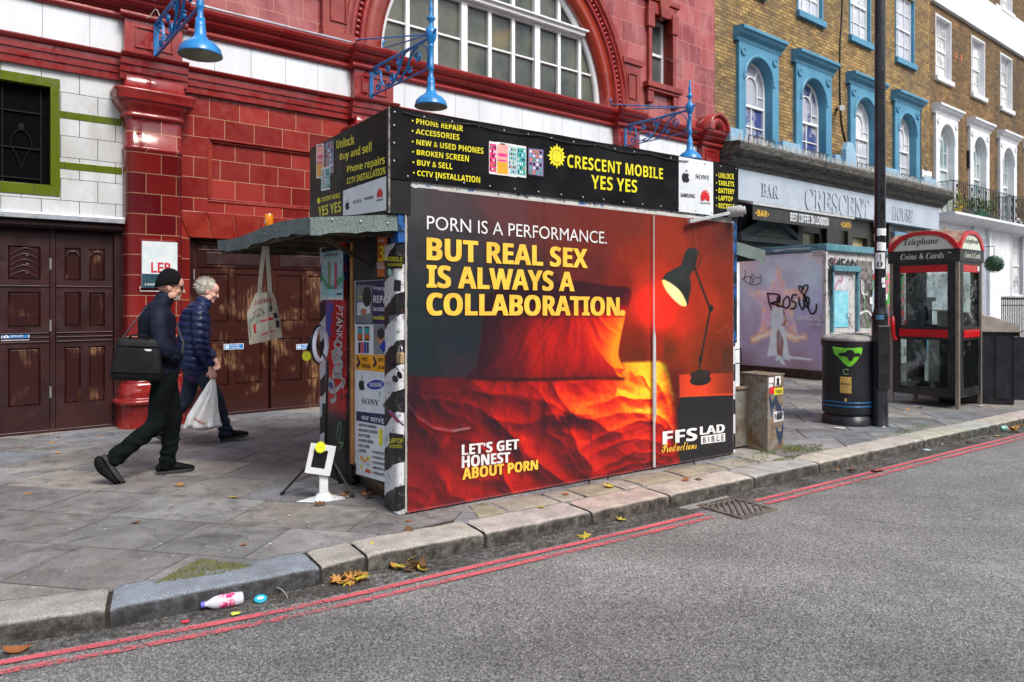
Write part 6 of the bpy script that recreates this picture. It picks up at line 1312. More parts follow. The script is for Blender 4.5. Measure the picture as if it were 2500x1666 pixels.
mb = MB(); mb.grid([[(x, y, z) for x, y in [(-.02, r0 + .07), (-.05, r0 + .075), (-.06, r0 + .12), (-.06, r1 - .05), (-.045, r1), (.02, r1 + .01)]] for z in (.1, .6, 1.1, 1.5, 2.14)]); rpst = mb.build('red_post', M_gred, kiosk)
mb = MB(); g1_ = lambda a: zq(KS, 'S', .066, *a, 3.919, 700, 860)
f = g1_((395, -20, 470, 560, 0, 470))
for pts in ([(.25, .95), (.5, 1), (.72, .9), (.5, .8), (.3, .84), (.3, .95)], [(.35, .78), (.75, .8), (.8, .7), (.4, .65), (.35, .55), (.7, .5), (.75, .6), (.4, .62)], [(.3, .5), (.8, .48), (.85, .3), (.95, .42), (.7, .3), (.4, .2), (.1, .22), (0, .32), (.1, .42), (.3, .38), (.4, .2), (.45, .05), (.2, .0)]): stroke(mb, f, cat_rom(pts, 5), .045)
f = zq(KS, 'S', .066, 1180, 960, 1290, 1240, 980, 1290, 3.918, 520, 500); text(mb, 'PTANK', (lambda f_: lambda u, v: f_(1 - v if False else v, 1 - u))(f), '', 0); f = zq(KS, 'S', .066, 1150, 1290, 1568, 1245, 1300, 1568, 3.918, 520, 500)
for pts in ([(.5, .98), (.1, .85), (.5, .7), (.9, .85), (.5, .98)], [(.5, .68), (.1, .5), (.5, .4), (.9, .55), (.4, .66)], [(.6, .38), (.2, .2), (.5, .05), (.9, .1)]): stroke(mb, f, cat_rom(pts, 5), .06)
mb.mi = 1; f = g1_((470, 660, 940, 560, 680, 940)); stroke(mb, f, cat_rom([(.1, .4), (.3, .9), (.6, .95), (.5, .6), (.3, .3), (.8, .25), (.5, .1), (.4, 0)], 5), .03)
mb.build('graffiti', [mat('paint_white', (.75, .76, .78), .4), mat('paint_green', (.2, .4, .2), .4)], rpst)
# black/white sticker strip & leaflet
mb = MB(); b0 = r1 + .012; b1 = sx(786, 1000, 0)[0]; mb.box(-.02, .02, b0, b1, .1, 2.14); mb.build('rear_stile', M_zeb, kiosk)
f = zq(KS, 'S', .075, 1038, 420, 910, 1245, 385, 912, *U); mb = MB(); ee = [f(u, v) for u, v in ((0, 0), (1, 0), (1, 1), (0, 1))]; mb.quad(*ee); lf_ = mb.build('hanging_leaflet', mat('leaflet_blue', (.2, .42, .55), .3, 0, (.4, .6, .7), 3), kiosk)
q = MB(); F2 = zq(KS, 'S', .0765, 1038, 420, 910, 1245, 385, 912, *U)
def rc(mi, a, b, c_, d_, k=0): q.mi = mi; q.flat([tuple(p + (-.0004 * k if i == 0 else 0) for i, p in enumerate(F2(u, v))) for u, v in ((a, c_), (b, c_), (b, d_), (a, d_))])
rc(0, 0, 1, .92, 1); rc(1, 0, 1, 0, .06); rc(6, 0, 1, .06, .2, 1); rc(0, .16, .74, .83, .87, 1); q.mi = 1; text(q, 'CRYSTAL 600', lambda u, v: tuple(p + (-.001 if i == 0 else 0) for i, p in enumerate(F2(.2 + .5 * u, .838 + .025 * v)))); rc(2, .32, .42, .25, .72, 2); rc(3, .62, .72, .2, .7, 2); q.mi = 4; stroke(q, F2, [(.0, .45), (.3, .25), (.5, .2)], .05); stroke(q, F2, [(1, .4), (.7, .3), (.55, .2)], .06); rc(5, .72, .95, .09, .13, 3)
q.build('leaflet_print', [M_ink, M_stw, mat('vape_olive', (.25, .35, .08), .4), mat('vape_pink', (.7, .05, .2), .4), mat('leaflet_green', (.05, .4, .2), .4), mat('leaflet_navy', (.05, .05, .2), .4), mat('leaflet_aqua', (.4, .75, .8), .4)], lf_)
# canopies
t = NT('roofing_felt'); c = t.mix(t.ramp(t.noise(160, 3, .7), [(.4, 0.), (.6, 1.)]), (.06, .085, .085), (.22, .28, .27)); c = t.mix(1, c, t.ramp(t.noise(3, 5), [(.3, .7), (.7, 1.1)]), 'MULTIPLY'); t.set(c, .9); t.bump(t.noise(120, 3), .7, .004); M_felt = t.m
M_under = mat('soffit_wood', (.035, .028, .022), .8, 0, (.1, .075, .045), 4)
CX_ = -.70; CZ = 2.19
mb = MB(); rnd.seed(9)
def felt_edge(pts, h, dz=lambda i: 0):
    P_ = []; n = len(pts)
    for k, (x, y, z) in enumerate(pts): P_.append(((x, y, z + .006), (x, y, z - h * .5), (x + rnd.uniform(-.006, .006), y + rnd.uniform(-.006, .006), z - h + rnd.uniform(-.012, .008))))
    mb.grid([[p[j] for p in P_] for j in range(3)])
def linp(a, b, n): return [tuple(a[i] + (b[i] - a[i]) * k / n for i in range(3)) for k in range(n + 1)]
z_r, z_k, z_l = 2.215, 2.15, 2.19
felt_edge(linp((-.05, -.02, z_r), (CX_, -.02, z_k), 10), .105); felt_edge([(x - .004, y, z + .02 * math.sin(y * 2.4)) for x, y, z in linp((CX_, -.02, z_k), (CX_, 2.62, z_l), 30)], .10); felt_edge(linp((CX_, 2.62, z_l), (KW + .55, 2.62, 2.16), 24), .1); felt_edge(linp((KW + .55, 2.62, 2.16), (KW + .55, .0, 2.13), 16), .09); felt_edge(linp((KW + .55, .0, 2.13), (KW + .03, .0, 2.21), 8), .12)
mb.grid([[(x, y, z_ + .004 + rnd.uniform(-.004, .004)) for x, z_ in ((CX_, z_k + (z_l - z_k) * y / 2.62 + .02 * math.sin(y * 2.4)), (-.35, z_k + .045), (0, z_r + .015))] for y in [-.02 + 2.64 * k / 14 for k in range(15)]])
mb.grid([[(x, y, z_ + rnd.uniform(-.004, .004)) for y, z_ in ((1.66, 2.235), (2.1, 2.21), (2.62, 2.18))] for x in [0 + (KW + .55) * k / 20 for k in range(21)]])
mb.grid([[(x, y, z_) for x, z_ in ((KW, 2.215), (KW + .28, 2.17), (KW + .55, 2.137))] for y in [0, .5, 1, 1.7, 2.62]])
can = mb.build('canopy', M_felt, kiosk)
mb = MB(); mb.box(CX_ + .03, 0, .02, 2.58, 2.105, 2.125); mb.box(0, KW + .5, 1.7, 2.58, 2.10, 2.12); mb.box(KW, KW + .5, .03, 1.69, 2.10, 2.12)
for y in (.04, .6, 1.2, 1.8, 2.4): mb.box(CX_ + .03, -.01, y, y + .035, 2.06, 2.104)
mb.box(CX_ + .03, CX_ + .06, .0, 2.6, 2.06, 2.1); mb.bar([(-.02, .5, 1.86), (-.4, .5, 2.07)], .03, .03, (0, 1, 0)); mb.build('soffit', M_under, can)
mb = MB(); rnd.seed(1)
for k in range(6): mb.ell((CX_ - .006, .2 + k * .4, 2.12 + rnd.uniform(-.02, .02)), (.003, .008, .008), 8)
for k in range(3): mb.ell((-.15 - k * .2, -.028, 2.15), (.008, .003, .008), 8)
mb.build('nail', M_scr, can)
# padlock
a, z_ = sx(981, 868, -.09); mb = MB(); mb.box(-.115, -.085, a - .035, a + .035, z_ - .055, z_ + .02); pl_ = mb.build('padlock', mat('brass_tan', (.5, .36, .2), .4, .3), kiosk, .006); mb = MB(); mb.tube(cat_rom([(-.1, a - .022, z_ + .02), (-.1, a - .022, z_ + .05), (-.1, a, z_ + .068), (-.1, a + .022, z_ + .05), (-.1, a + .022, z_ + .02)], 4), .006, 8); mb.build('shackle', M_scr, pl_)
# floodlight on an arm at the right end
mb = MB(); e = fx(1688, 541, .12); g2 = fx(1795, 518, .1); mb.bar([(e[0], -.09, e[1]), (g2[0], -.07, g2[1])], .035, .03, (0, 1, 0)); mb.mi = 1; mb.cyl((g2[0] - .03, -.04, g2[1]), (g2[0] + .02, -.16, g2[1] + .01), .055, n=16); mb.cyl((g2[0] - .02, -.13, g2[1]), (g2[0] + .03, -.2, g2[1] + .01), .04, n=14); mb.build('floodlight', [mat('conduit_grey', (.5, .52, .53), .4), mat('lamp_body', (.42, .43, .43), .4)], kiosk, .003)
# right edge: zebra strip, handle, white strip, low steel box
mb = MB(); mb.grid([[(KW + .012, -.02, z), (KW + .05, -.018, z), (KW + .075, .02, z), (KW + .08, .2, z)] for z in (.12, .7, 1.22)]); mb.build('end_strip', M_zeb, kiosk)
mb = MB(); mb.box(KW + .0, KW + .06, .1, 1.66, .3, 2.1); mb.build('end_wall', M_zeb, kiosk)
mb = MB(); mb.tube([(KW + .06, -.0, 1.13), (KW + .13, -.02, 1.14), (KW + .14, -.02, 1.0), (KW + .06, 0, .99)], .007, 6); mb.build('handle', M_ironb, kiosk)
mb = MB(); a0 = fx(1794, 760)[0]; zt_ = fx(1800, 640)[1]; zb2 = fx(1800, 947)[1]; mb.box(a0, fx(1816, 800)[0], .05, .085, zb2, zt_); mb.build('white_strip', M_stw, kiosk, .004)
mb = MB(); mb.box(KW + .09, fx(1845, 1000)[0] + .1, .12, .62, .12, fx(1820, 951, -.1)[1]); mb.mi = 1; mb.box(KW + .085, fx(1845, 1000)[0] + .12, .10, .63, fx(1820, 951, -.1)[1], fx(1820, 951, -.1)[1] + .03)
t = NT('rust_steel'); f1 = t.noise(4, 6, .75); c = t.mix(t.ramp(f1, [(.42, 0.), (.6, 1.)]), (.30, .29, .26), (.22, .12, .05)); c = t.mix(t.ramp(t.noise(11, 6, .8), [(.5, 0.), (.62, .8)]), c, (.12, .07, .035)); t.set(c, .55, .3); t.bump(f1, .3, .004); M_rust = t.m
mb.build('steel_box', [mat('streaked_steel', (.28, .28, .25), .5, .3, (.13, .09, .05), 5, lo=.45, hi=.7), M_rust], kiosk, .008)

# ================================================================ SECOND KIOSK
K2 = G(2015, 931); K2F = Plane(K2, 36.5); K2S = Plane(K2, 126.5)
k2o = thing('poster_covered_kiosk', 'shuttered kiosk covered in pastel star poster and graffiti behind the rusty cabinet', 'kiosk', (K2[0], K2[1], 0), K2F.a)
M_teal = mat('band_teal', (.06, .19, .25), .5, 0, (.12, .28, .33), 5); M_pl = mat('weathered_white', (.5, .5, .5), .7, 0, (.2, .17, .15), 9, lo=.5, hi=.68)
zt2 = K2S.px(2013, 612)[1]; q = MB(); q.box(.02, 3.6, .02, 2.6, .28, zt2); q.build('cabin', M_pl, k2o)
q = MB(); q.box(.1, 3.5, .1, 2.5, .1, .28); q.build('plinth', M_rot, k2o)
q = MB(); q.box(-.06, 3.68, -.06, 2.68, zt2, zt2 + .13); q.build('roof_band', M_teal, k2o, .01)
q = MB(); q.box(-.03, .04, -.03, .04, .2, zt2); q.build('corner_post', M_pl, k2o, .006)
def star_pts(cx, cy, r, ri, rot=90, sy=1): return [(cx + (r if i % 2 == 0 else ri) * math.cos(R(rot + 36 * i)), cy + sy * (r if i % 2 == 0 else ri) * math.sin(R(rot + 36 * i))) for i in range(10)]
S2 = lambda x, y: (x / 3.734 + 1780, y / 3.734 + 480)
a0, _ = K2S.px(2010, 700); a1, _ = K2S.px(1800, 700); aL = a1 + .35
f2n = lambda zx, zy: ((lambda t_: ((aL - t_[0]) / (aL - a0), (t_[1] - .3) / (zt2 - .02 - .3)))(K2S.px(*S2(zx, zy))))
def paint2(u, v):
    X = u * 2.3; Y = v * 2.2; S = [(0, 1, 'c9c3c8'), (1, 1, 'd6ccd0'), (.2, .93, 'd8c8cf'), (.1, .84, '8ecadb'), (.5, .8, 'a3c9e4'), (.9, .82, 'a9cfe6'), (.1, .6, '8cbfdc'), (.9, .6, '9fb4dc'), (.5, .62, 'b9a8d2'), (.1, .48, '8f9cc8'), (.9, .48, '8c94c6'), (.1, .42, '6d6790'), (.5, .4, '8f7f9e'), (.9, .4, '7c6f9c'), (.1, .2, '7d7ba8'), (.5, .2, '7c7499'), (.9, .2, '80709a'), (.2, .02, '5c4a5c'), (.8, .02, '6e5468')]
    img = idw(X, Y, [(a * 2.3, b * 2.2, c_) for a, b, c_ in S], 3)
    P2 = lambda pts: [(lambda p: (p[0] * 2.3, p[1] * 2.2))(f2n(a, b)) for a, b in pts]
    star = P2([(450, 660), (520, 870), (700, 860), (560, 1010), (620, 1240), (450, 1100), (285, 1240), (330, 1010), (195, 880), (380, 870)])
    m_ = pmask(X, Y, star, .03); img = over(img, m_ * .75, hexc('d9a6c0') * (.85 + .3 * vnoise(X, Y, 3, 3)[:, None])); dd, _ = segdist(X, Y, star, True); nz = vnoise(X, Y, 8, 8); img = over(img, np.exp(-(dd / .022) ** 2) * .5, hexc('f3e2ea')); img = over(img, np.exp(-(dd / .05) ** 2) * np.clip((nz - .5) * 5, 0, 1) * .9, hexc('f6a878'))
    for pts in ([(215, 1305), (300, 1280), (380, 1240)], [(520, 1250), (600, 1290), (690, 1280)]):
        dd, _ = segdist(X, Y, P2(pts)); img = over(img, np.clip(1.3 - dd / .075 + (nz - .5) * 1.2, 0, 1), hexc('ffb27a')); img = over(img, np.clip(1.1 - dd / .035 + (nz - .5), 0, 1), hexc('fff0d0'))
    sk = hexc('6b4038'); dr_ = hexc('bfe0ee')
    for pts, w_, c_ in (([(455, 1180), (440, 1300), (455, 1440)], .035, sk), ([(500, 1180), (490, 1320), (475, 1440)], .035, sk), ([(500, 1040), (520, 1130), (495, 1200)], .022, sk), ([(400, 1040), (385, 1120), (400, 1180)], .022, sk)):
        dd, _ = segdist(X, Y, P2(pts)); img = over(img, np.clip(.5 + (w_ - dd) / .01, 0, 1), c_)
    for pts in ([(395, 1010), (490, 1000), (500, 1100), (480, 1170), (440, 1240), (435, 1330), (440, 1450), (350, 1460), (370, 1340), (390, 1200), (380, 1100)], [(455, 1190), (510, 1180), (530, 1320), (560, 1500), (490, 1480), (500, 1320)], [(440, 1450), (470, 1450), (520, 1540), (480, 1530)], [(420, 1480), (450, 1440), (465, 1470), (440, 1505)], [(540, 1450), (760, 1480), (760, 1495), (540, 1480)]): img = over(img, pmask(X, Y, P2(pts), .012), dr_ * np.ones((len(X), 1)) * (.85 + .25 * vnoise(X, Y, 9, 4)[:, None]))
    dd, _ = segdist(X, Y, P2([(455, 930), (455, 990)])); img = over(img, np.clip(.5 + (.05 - dd) / .01, 0, 1), hexc('2a1a22')); dd, _ = segdist(X, Y, P2([(420, 985), (485, 985)])); img = over(img, np.clip(.5 + (.014 - dd) / .01, 0, 1), hexc('caa24c'))
    return np.clip(img, 0, 1) ** .58 * 1.06 * (.93 + .14 * vnoise(X, Y, 5, 12)[:, None])
rl2 = lambda u, v: (vnoise(u * 2, v * 2, 4, 70) - .5) * .02 + .004
p2 = picture('star_poster', lambda u, v: (-.01, aL + (a0 - aL) * u, .3 + (zt2 - .32) * v), 200, 190, paint2, t_post2 if False else attrmat('poster_print_matt', .5, .1, 60), k2o, rl2)
q = MB(); f = lambda u, v: (-.035, aL + (a0 - aL) * u, .3 + (zt2 - .32) * v); st2 = lambda pts, w_: stroke(q, f, cat_rom([f2n(*p) for p in pts], 5), w_)
st2([(360, 885), (372, 960), (395, 1030)], .007); st2([(355, 885), (430, 890), (470, 905), (460, 950), (390, 975), (440, 985), (500, 1010)], .007); st2([(540, 910), (510, 940), (500, 990), (530, 1020), (560, 990), (555, 930), (540, 910)], .007); st2([(625, 900), (590, 900), (580, 950), (615, 970), (610, 1015), (570, 1025)], .007)
st2([(645, 920), (650, 980), (680, 1030), (700, 960), (715, 920), (740, 940), (720, 1010), (690, 960), (700, 900), (740, 1040), (770, 1070), (800, 1040), (805, 985)], .007); st2([(690, 900), (650, 850), (645, 820), (670, 825), (680, 860), (690, 820), (720, 810), (725, 840), (690, 905)], .006)
st2([(145, 670), (160, 700), (145, 760), (190, 800)], .003); st2([(125, 760), (180, 730), (230, 760), (200, 800), (215, 715), (250, 740), (290, 740), (300, 720)], .003); st2([(210, 810), (290, 790), (302, 740)], .003); q.mi = 1
def b2(a): x0, y0 = f2n(a[0], a[1]); x1, y1 = f2n(a[2], a[3]); return lambda u, v: f(x0 + (x1 - x0) * u, y1 + (y0 - y1) * v)
text(q, 'KEEP MAKING', b2((498, 1078, 840, 1135)), 'b', .02); text(q, 'LOVE,', b2((632, 1145, 688, 1165)), '', .01); text(q, 'Cristin-Lea', b2((696, 1140, 850, 1180)), '', .01)
q.build('graffiti', [M_ink, M_stw], p2)
q = MB(); fr_ = lambda x0, y0, x1, y1: (lambda A, B: (A[0], B[0], B[1], A[1]))(K2F.px(*S2(x0, y0)), K2F.px(*S2(x1, y1)))
cols = [(960, 720, 1090, 860, 0), (960, 860, 1090, 1190, 1), (1190, 585, 1300, 1190, 2), (1305, 590, 1420, 680, 0), (1305, 680, 1420, 1200, 3), (1430, 700, 1600, 1000, 4), (1440, 1000, 1600, 1230, 5), (1620, 640, 1760, 1230, 2), (1770, 640, 2100, 1230, 0)]
for a, b, c_, e, mi in cols: x0, x1, z0, z1_ = fr_(a, b, c_, e); q.mi = mi; q.box(x0, x1, -.0, .02 - .0, z0, z1_) if False else q.box(x0, x1, .005, .02, z0, z1_)
q.build('flyposter', [mat('poster_pale', (.62, .62, .66), .6, 0, (.4, .4, .45), 5), mat('poster_aqua', (.14, .5, .62), .5, 0, (.3, .62, .72), 4), mat('poster_charcoal', (.05, .045, .045), .5, 0, (.25, .23, .22), 7), mat('poster_blue', (.10, .28, .38), .5, 0, (.35, .45, .5), 4), mat('poster_mix', (.7, .16, .3), .5, 0, (.08, .3, .08), 7, lo=.48, hi=.52), mat('poster_redmix', (.55, .05, .05), .5, 0, (.12, .12, .16), 6, lo=.48, hi=.52)], k2o)
q = MB(); x0, x1, z0, z1_ = fr_(940, 690, 1180, 1230); q.box(x0 - .05, x0, -.05, .02, z0, z1_ + .1); q.box(x1 - .1, x1 - .04, -.05, .02, z0, z1_ + .1); q.box(x0 - .06, x1 - .03, -.08, .02, z1_ + .02, z1_ + .13); q.build('hatch_frame', M_teal, k2o, .008)
q = MB(); text(q, 'SHEAN', rectfn(*fr_(905, 555, 1170, 680), -.012), '', .03)
ff = rectfn(*fr_(885, 660, 940, 1010), -.035); [stroke(q, ff, cat_rom(p_, 4), .05) for p_ in ([(.3, 1), (.9, .95), (.3, .9), (.8, .84)], [(.2, .8), (.8, .78), (.3, .7), (.9, .66)], [(.5, .62), (.1, .5), (.7, .45), (.5, .35)], [(.7, .4), (.3, .2), (.1, .0)])]
ff = rectfn(*fr_(1180, 740, 1420, 1200), -.012); q.mi = 1; [stroke(q, ff, cat_rom(p_, 4), .02) for p_ in ([(.05, .3), (.3, .35), (.6, .2), (.8, .4)], [(.1, .95), (.12, .7), (.3, .68)], [(.55, .8), (.8, .85), (.95, .7)])]; rr = random.Random(31); ff = rectfn(.1, 3.4, .5, zt2 - .1, -.014)
for k in range(22):
    q.mi = rr.choice((0, 0, 1, 2, 3)); u, v = rr.uniform(.02, .9), rr.uniform(.1, .9); pts = [(u, v)]
    for j in range(5): pts.append((pts[-1][0] + rr.uniform(-.02, .035), min(max(pts[-1][1] + rr.uniform(-.12, .12), .02), .98)))
    stroke(q, ff, cat_rom(pts, 4), .0035)
for k in range(14): q.mi = rr.choice((1, 1, 2, 3, 4)); u, v = rr.uniform(.3, .95), rr.uniform(.1, .9); shape(q, lambda a, b: (ff(a, b)[0], -.008 - k * .0003, ff(a, b)[2]), [(u, v), (u + .035, v), (u + .035, v + .07), (u, v + .07)])
q.build('graffiti', [M_ink, M_stw, mat('tag_pink', (.65, .1, .25), .5), mat('tag_green', (.1, .45, .08), .5), mat('tag_red', (.6, .06, .05), .5)], k2o)
q = MB(); a, z_ = K2S.px(*S2(810, 512), -.07); f = lambda u, v: (-.065, a + .14 - .28 * u, z_ - .035 + .07 * v); q.quad(f(0, 0), f(1, 0), f(1, 1), f(0, 1)); q.mi = 1; text(q, 'HAVELL', lambda u, v: (-.067, a + .12 - .24 * u, z_ - .02 + .04 * v)); q.mi = 2; fw3 = lambda u, v: (-.064, K2S.px(*S2(430, 540), -.07)[0] * (1 - u) + K2S.px(*S2(700, 540), -.07)[0] * u, zt2 + .02 + .08 * v); stroke(q, fw3, [(0, .4), (.4, .6), (1, .5)], .22); q.build('sticker', [M_stw, M_ink, mat('spray_pale', (.45, .62, .72), .5)], k2o)

# ================================================================ PHONE BOX
PB = G(2342, 1001); PBF = Plane(PB, 38.5); PBL = Plane(PB, 128.5)
pb = thing('telephone_box', 'black and red telephone box with domed rust-stained roof', 'phone box', (PB[0], PB[1], 0), PBF.a)
Wp, Dp = .88, .95; M_pbk = mat('booth_black', (.009, .010, .012), .35, 0, (.03, .03, .033), 5); M_pred = mat('booth_red', (.55, .008, .014), .25, 0, (.42, .01, .014), 4); M_steel = mat('booth_steel', (.34, .30, .25), .4, .5, (.24, .21, .17), 6); M_cream = mat('sign_cream', (.66, .72, .60), .35, 0, (.58, .64, .54), 5)
M_pgl = glass('booth_glass', (.74, .84, .83), .04, .9, 1.7)
zT = 2.36; zB = 2.20
q = MB()
for x, y in ((.03, .03), (Wp - .03, .03), (.03, Dp - .03), (Wp - .03, Dp - .03)): q.box(x - .026, x + .026, y - .026, y + .026, .1, zB + .13)
q.build('corner_post', M_steel, pb, .006)
q = MB(); w_ = .085
q.box(.065, Wp - .065, .0, Dp * 0 + .05, .25, .25 + .09) if False else None
def side_frame(q, ax):
    L = Wp if ax == 'x' else Dp
    def bx(a, b, z0, z1_, d0=.0, d1=.045):
        q.box(a, b, d0, d1, z0, z1_) if ax == 'x' else q.box(d0, d1, a, b, z0, z1_)
    bx(.066, .066 + w_, .26, zB - .02); bx(L - .066 - w_, L - .066, .26, zB - .02)
    for z0, z1_ in ((.26, .38), (1.06, 1.10), (1.21, 1.26), (zB - .06, zB - .02)): bx(.066 + w_, L - .066 - w_, z0, z1_)
side_frame(q, 'x'); side_frame(q, 'y')
q.M = Matrix.Translation((0, Dp - .045, 0)); side_frame(q, 'x'); q.M = Matrix.Translation((Wp - .045, 0, 0)); side_frame(q, 'y'); q.M = None
q.build('door_frame', M_pbk, pb, .004)
q = MB()
for ax in 'xy':
    L = Wp if ax == 'x' else Dp; a, b = .066 + w_, L - .066 - w_
    for z0, z1_, o_ in ((1.10, 1.21, -.012), (zB - .165, zB - .06, .004)):
        q.box(a, b, o_, .04, z0, z1_) if ax == 'x' else q.box(o_, .04, a, b, z0, z1_)
q.build('red_rail', M_pred, pb, .004)
q = MB()
for ax in 'xy':
    for off_ in (.03, (Dp if ax == 'x' else Wp) - .03):
        L = Wp if ax == 'x' else Dp; a, b = .06 + w_, L - .06 - w_
        for z0, z1_ in ((.37, 1.07), (1.25, zB - .16)):
            if ax == 'x': q.quad((a, off_, z0), (b, off_, z0), (b, off_, z1_), (a, off_, z1_))
            else: q.quad((off_, a, z0), (off_, b, z0), (off_, b, z1_), (off_, a, z1_))
q.build('pane', M_pgl, pb)
q = MB(); q.box(-.012, Wp + .012, -.012, Dp + .012, zB - .02, zT - .0); q.build('name_band', M_pbk, pb, .005)
# roof: a low arch on every side, red rims, cream lunettes
def arch_z(s_, h=.27): return h * (1 - abs(2 * s_ - 1) ** 2.6) ** .62 if 0 < s_ < 1 else 0
q = MB(); n = 20
for ax in 'xy':
    L = Wp if ax == 'x' else Dp; P0 = [(L * k / n, zT + arch_z(k / n)) for k in range(n + 1)]; 
    for sd in (0, 1):
        d0 = -.02 if sd == 0 else (Dp if ax == 'x' else Wp) - .03; d1 = d0 + .05
        P_ = []
        for k in range(n + 1):
            s_ = k / n; s2 = .06 + .88 * s_; o_ = (L * s_ + (-.02 if k == 0 else .02 if k == n else 0), zT + arch_z(s_)); i_ = (L * s2, zT + max(arch_z(s_) - .055, 0))
            P_.append((o_, i_))
        vs = []
        for o_, i_ in P_:
            for (c, z), d_ in ((o_, d0), (i_, d0), (i_, d1), (o_, d1)): vs.append((c, d_, z) if ax == 'x' else (d_, c, z))
        q.add(vs, [(i * 4 + k, i * 4 + (k + 1) % 4, (i + 1) * 4 + (k + 1) % 4, (i + 1) * 4 + k) for i in range(n) for k in range(4)], False)
q.build('roof_rim', M_pred, pb, .004)
q = MB()
for ax in 'xy':
    L = Wp if ax == 'x' else Dp; pts = [(L * (.06 + .88 * k / n), zT + max(arch_z(k / n) - .05, 0)) for k in range(n + 1)]; d_ = .0
    q.add([(c, d_, z) if ax == 'x' else (d_, c, z) for c, z in pts], [tuple(range(n + 1))])
lun = q.build('lunette', M_cream, pb)
q = MB(); n2 = 20; q.grid([[(Wp * i / n2, Dp * j / n2, zT + .004 + max(arch_z(i / n2), arch_z(j / n2)) * (.35 + .65 * 1) * (min(1, 1) ) if (i in (0, n2) or j in (0, n2)) else zT + (arch_z(i / n2) ** 6 + arch_z(j / n2) ** 6) ** (1 / 6)) for i in range(n2 + 1)] for j in range(n2 + 1)])
rr = random.Random(3)
q.build('dome', mat('rusty_dome', (.19, .09, .06), .85, 0, (.30, .22, .16), 7, bump=.5, bs=40), pb)
q = MB()
for k in range(160):
    x, y = rr.uniform(.12, Wp - .12), rr.uniform(.12, Dp - .12); z = zT + .275 + rr.uniform(0, .02); s_ = rr.uniform(.012, .03); a = rr.uniform(0, 3); q.add([(x, y, z), (x + s_ * math.cos(a), y + s_ * math.sin(a), z + .006), (x + s_ * .3, y + s_, z + .012)], [(0, 1, 2)])
q.cyl((.3, .3, zT + .26), (.3, .3, zT + .35), .01, n=8); q.build('roof_debris', mat('dry_leaf_bits', (.35, .2, .1), .8, 0, (.5, .36, .2), 9), pb)
pl4 = lambda plane, side, off, a: zq(plane, side, off, *a, 3.734, 2120, 480)
q = MB(); text(q, 'Telephone', rectfn(Wp * .2, Wp * .8, zT + .065, zT + .165, -.003), 'i'); text(q, 'Telephone', (lambda u, v: (-.003, Dp * .78 - Dp * .5 * u, zT + .055 + .12 * v)), 'i')
q.mi = 1; text(q, 'Coins & Cards', rectfn(Wp * .18, Wp * .84, zB + .035, zB + .115, -.0145), 'i'); text(q, 'Coins & Cards', (lambda u, v: (-.0145, Dp * .82 - Dp * .62 * u, zB + .03 + .085 * v)), 'i'); q.box(-.015, -.0125, .1, .14, zB + .1, zB + .112)
q.build('lettering', [M_ink, M_cream], pb)
q = MB(); q.box(Wp - .2, Wp - .12, .0, .003, zB - .14, zB - .07); q.build('sticker', M_stw, pb)
# inside: phone panel, back board
q = MB(); q.box(.40, Wp - .1, Dp - .22, Dp - .1, .7, zB - .1); ins = q.build('back_panel', mat('booth_inner', (.34, .36, .34), .5, .2, (.14, .15, .14), 4), pb)
q = MB(); q.box(.42, .72, Dp - .32, Dp - .221, 1.1, 1.62); q.box(.40, .75, Dp - .36, Dp - .30, 1.62, 1.68); q.mi = 1; q.box(.46, .57, Dp - .325, Dp - .319, 1.48, 1.56)
for i in range(4):
    for j in range(3): q.box(.6 + j * .032, .622 + j * .032, Dp - .328, Dp - .32, 1.28 + i * .032, 1.3 + i * .032)
q.mi = 2; q.tube(cat_rom([(.45, Dp - .34, 1.2), (.43, Dp - .36, 1.3), (.43, Dp - .36, 1.45), (.45, Dp - .34, 1.55)], 5), .022, 8); q.build('payphone', [mat('payphone_steel', (.35, .37, .37), .3, .6), M_stw, M_ink], pb)
q = MB(); q.box(.1, .4, .35, .38, .4, 2.0) if False else None; q.box(.45, Wp - .08, Dp - .10, Dp - .06, .36, 2.1); q.box(.1, .78, .1, .85, .26, .29); q.build('kick_board', mat('kick_grey', (.2, .19, .16), .6), pb)
q = MB(); rr = random.Random(12)
for pl_ in ('x', 'y'):
    L = Wp if pl_ == 'x' else Dp; f = (lambda u, v: (.15 + (L - .3) * u, .026, 1.28 + .72 * v)) if pl_ == 'x' else (lambda u, v: (.026, L - .15 - (L - .3) * u, 1.28 + .72 * v))
    for k in range(5):
        u, v = rr.uniform(.05, .7), rr.uniform(.05, .85); pts = [(u, v)]
        for j in range(6): pts.append((min(max(pts[-1][0] + rr.uniform(-.12, .2), 0), 1), min(max(pts[-1][1] + rr.uniform(-.12, .14), 0), 1)))
        stroke(q, f, cat_rom(pts, 5), .0035)
q.build('scratched_graffiti', mat('etched', (.4, .45, .43), .6), pb)
q = MB(); q.tube(cat_rom([(-.05, Dp - .12, 1.05), (-.09, Dp - .1, 1.12), (-.1, Dp - .1, 1.28), (-.06, Dp - .08, 1.38)], 5), .03, 8); q.build('door_handle', M_pred, pb)

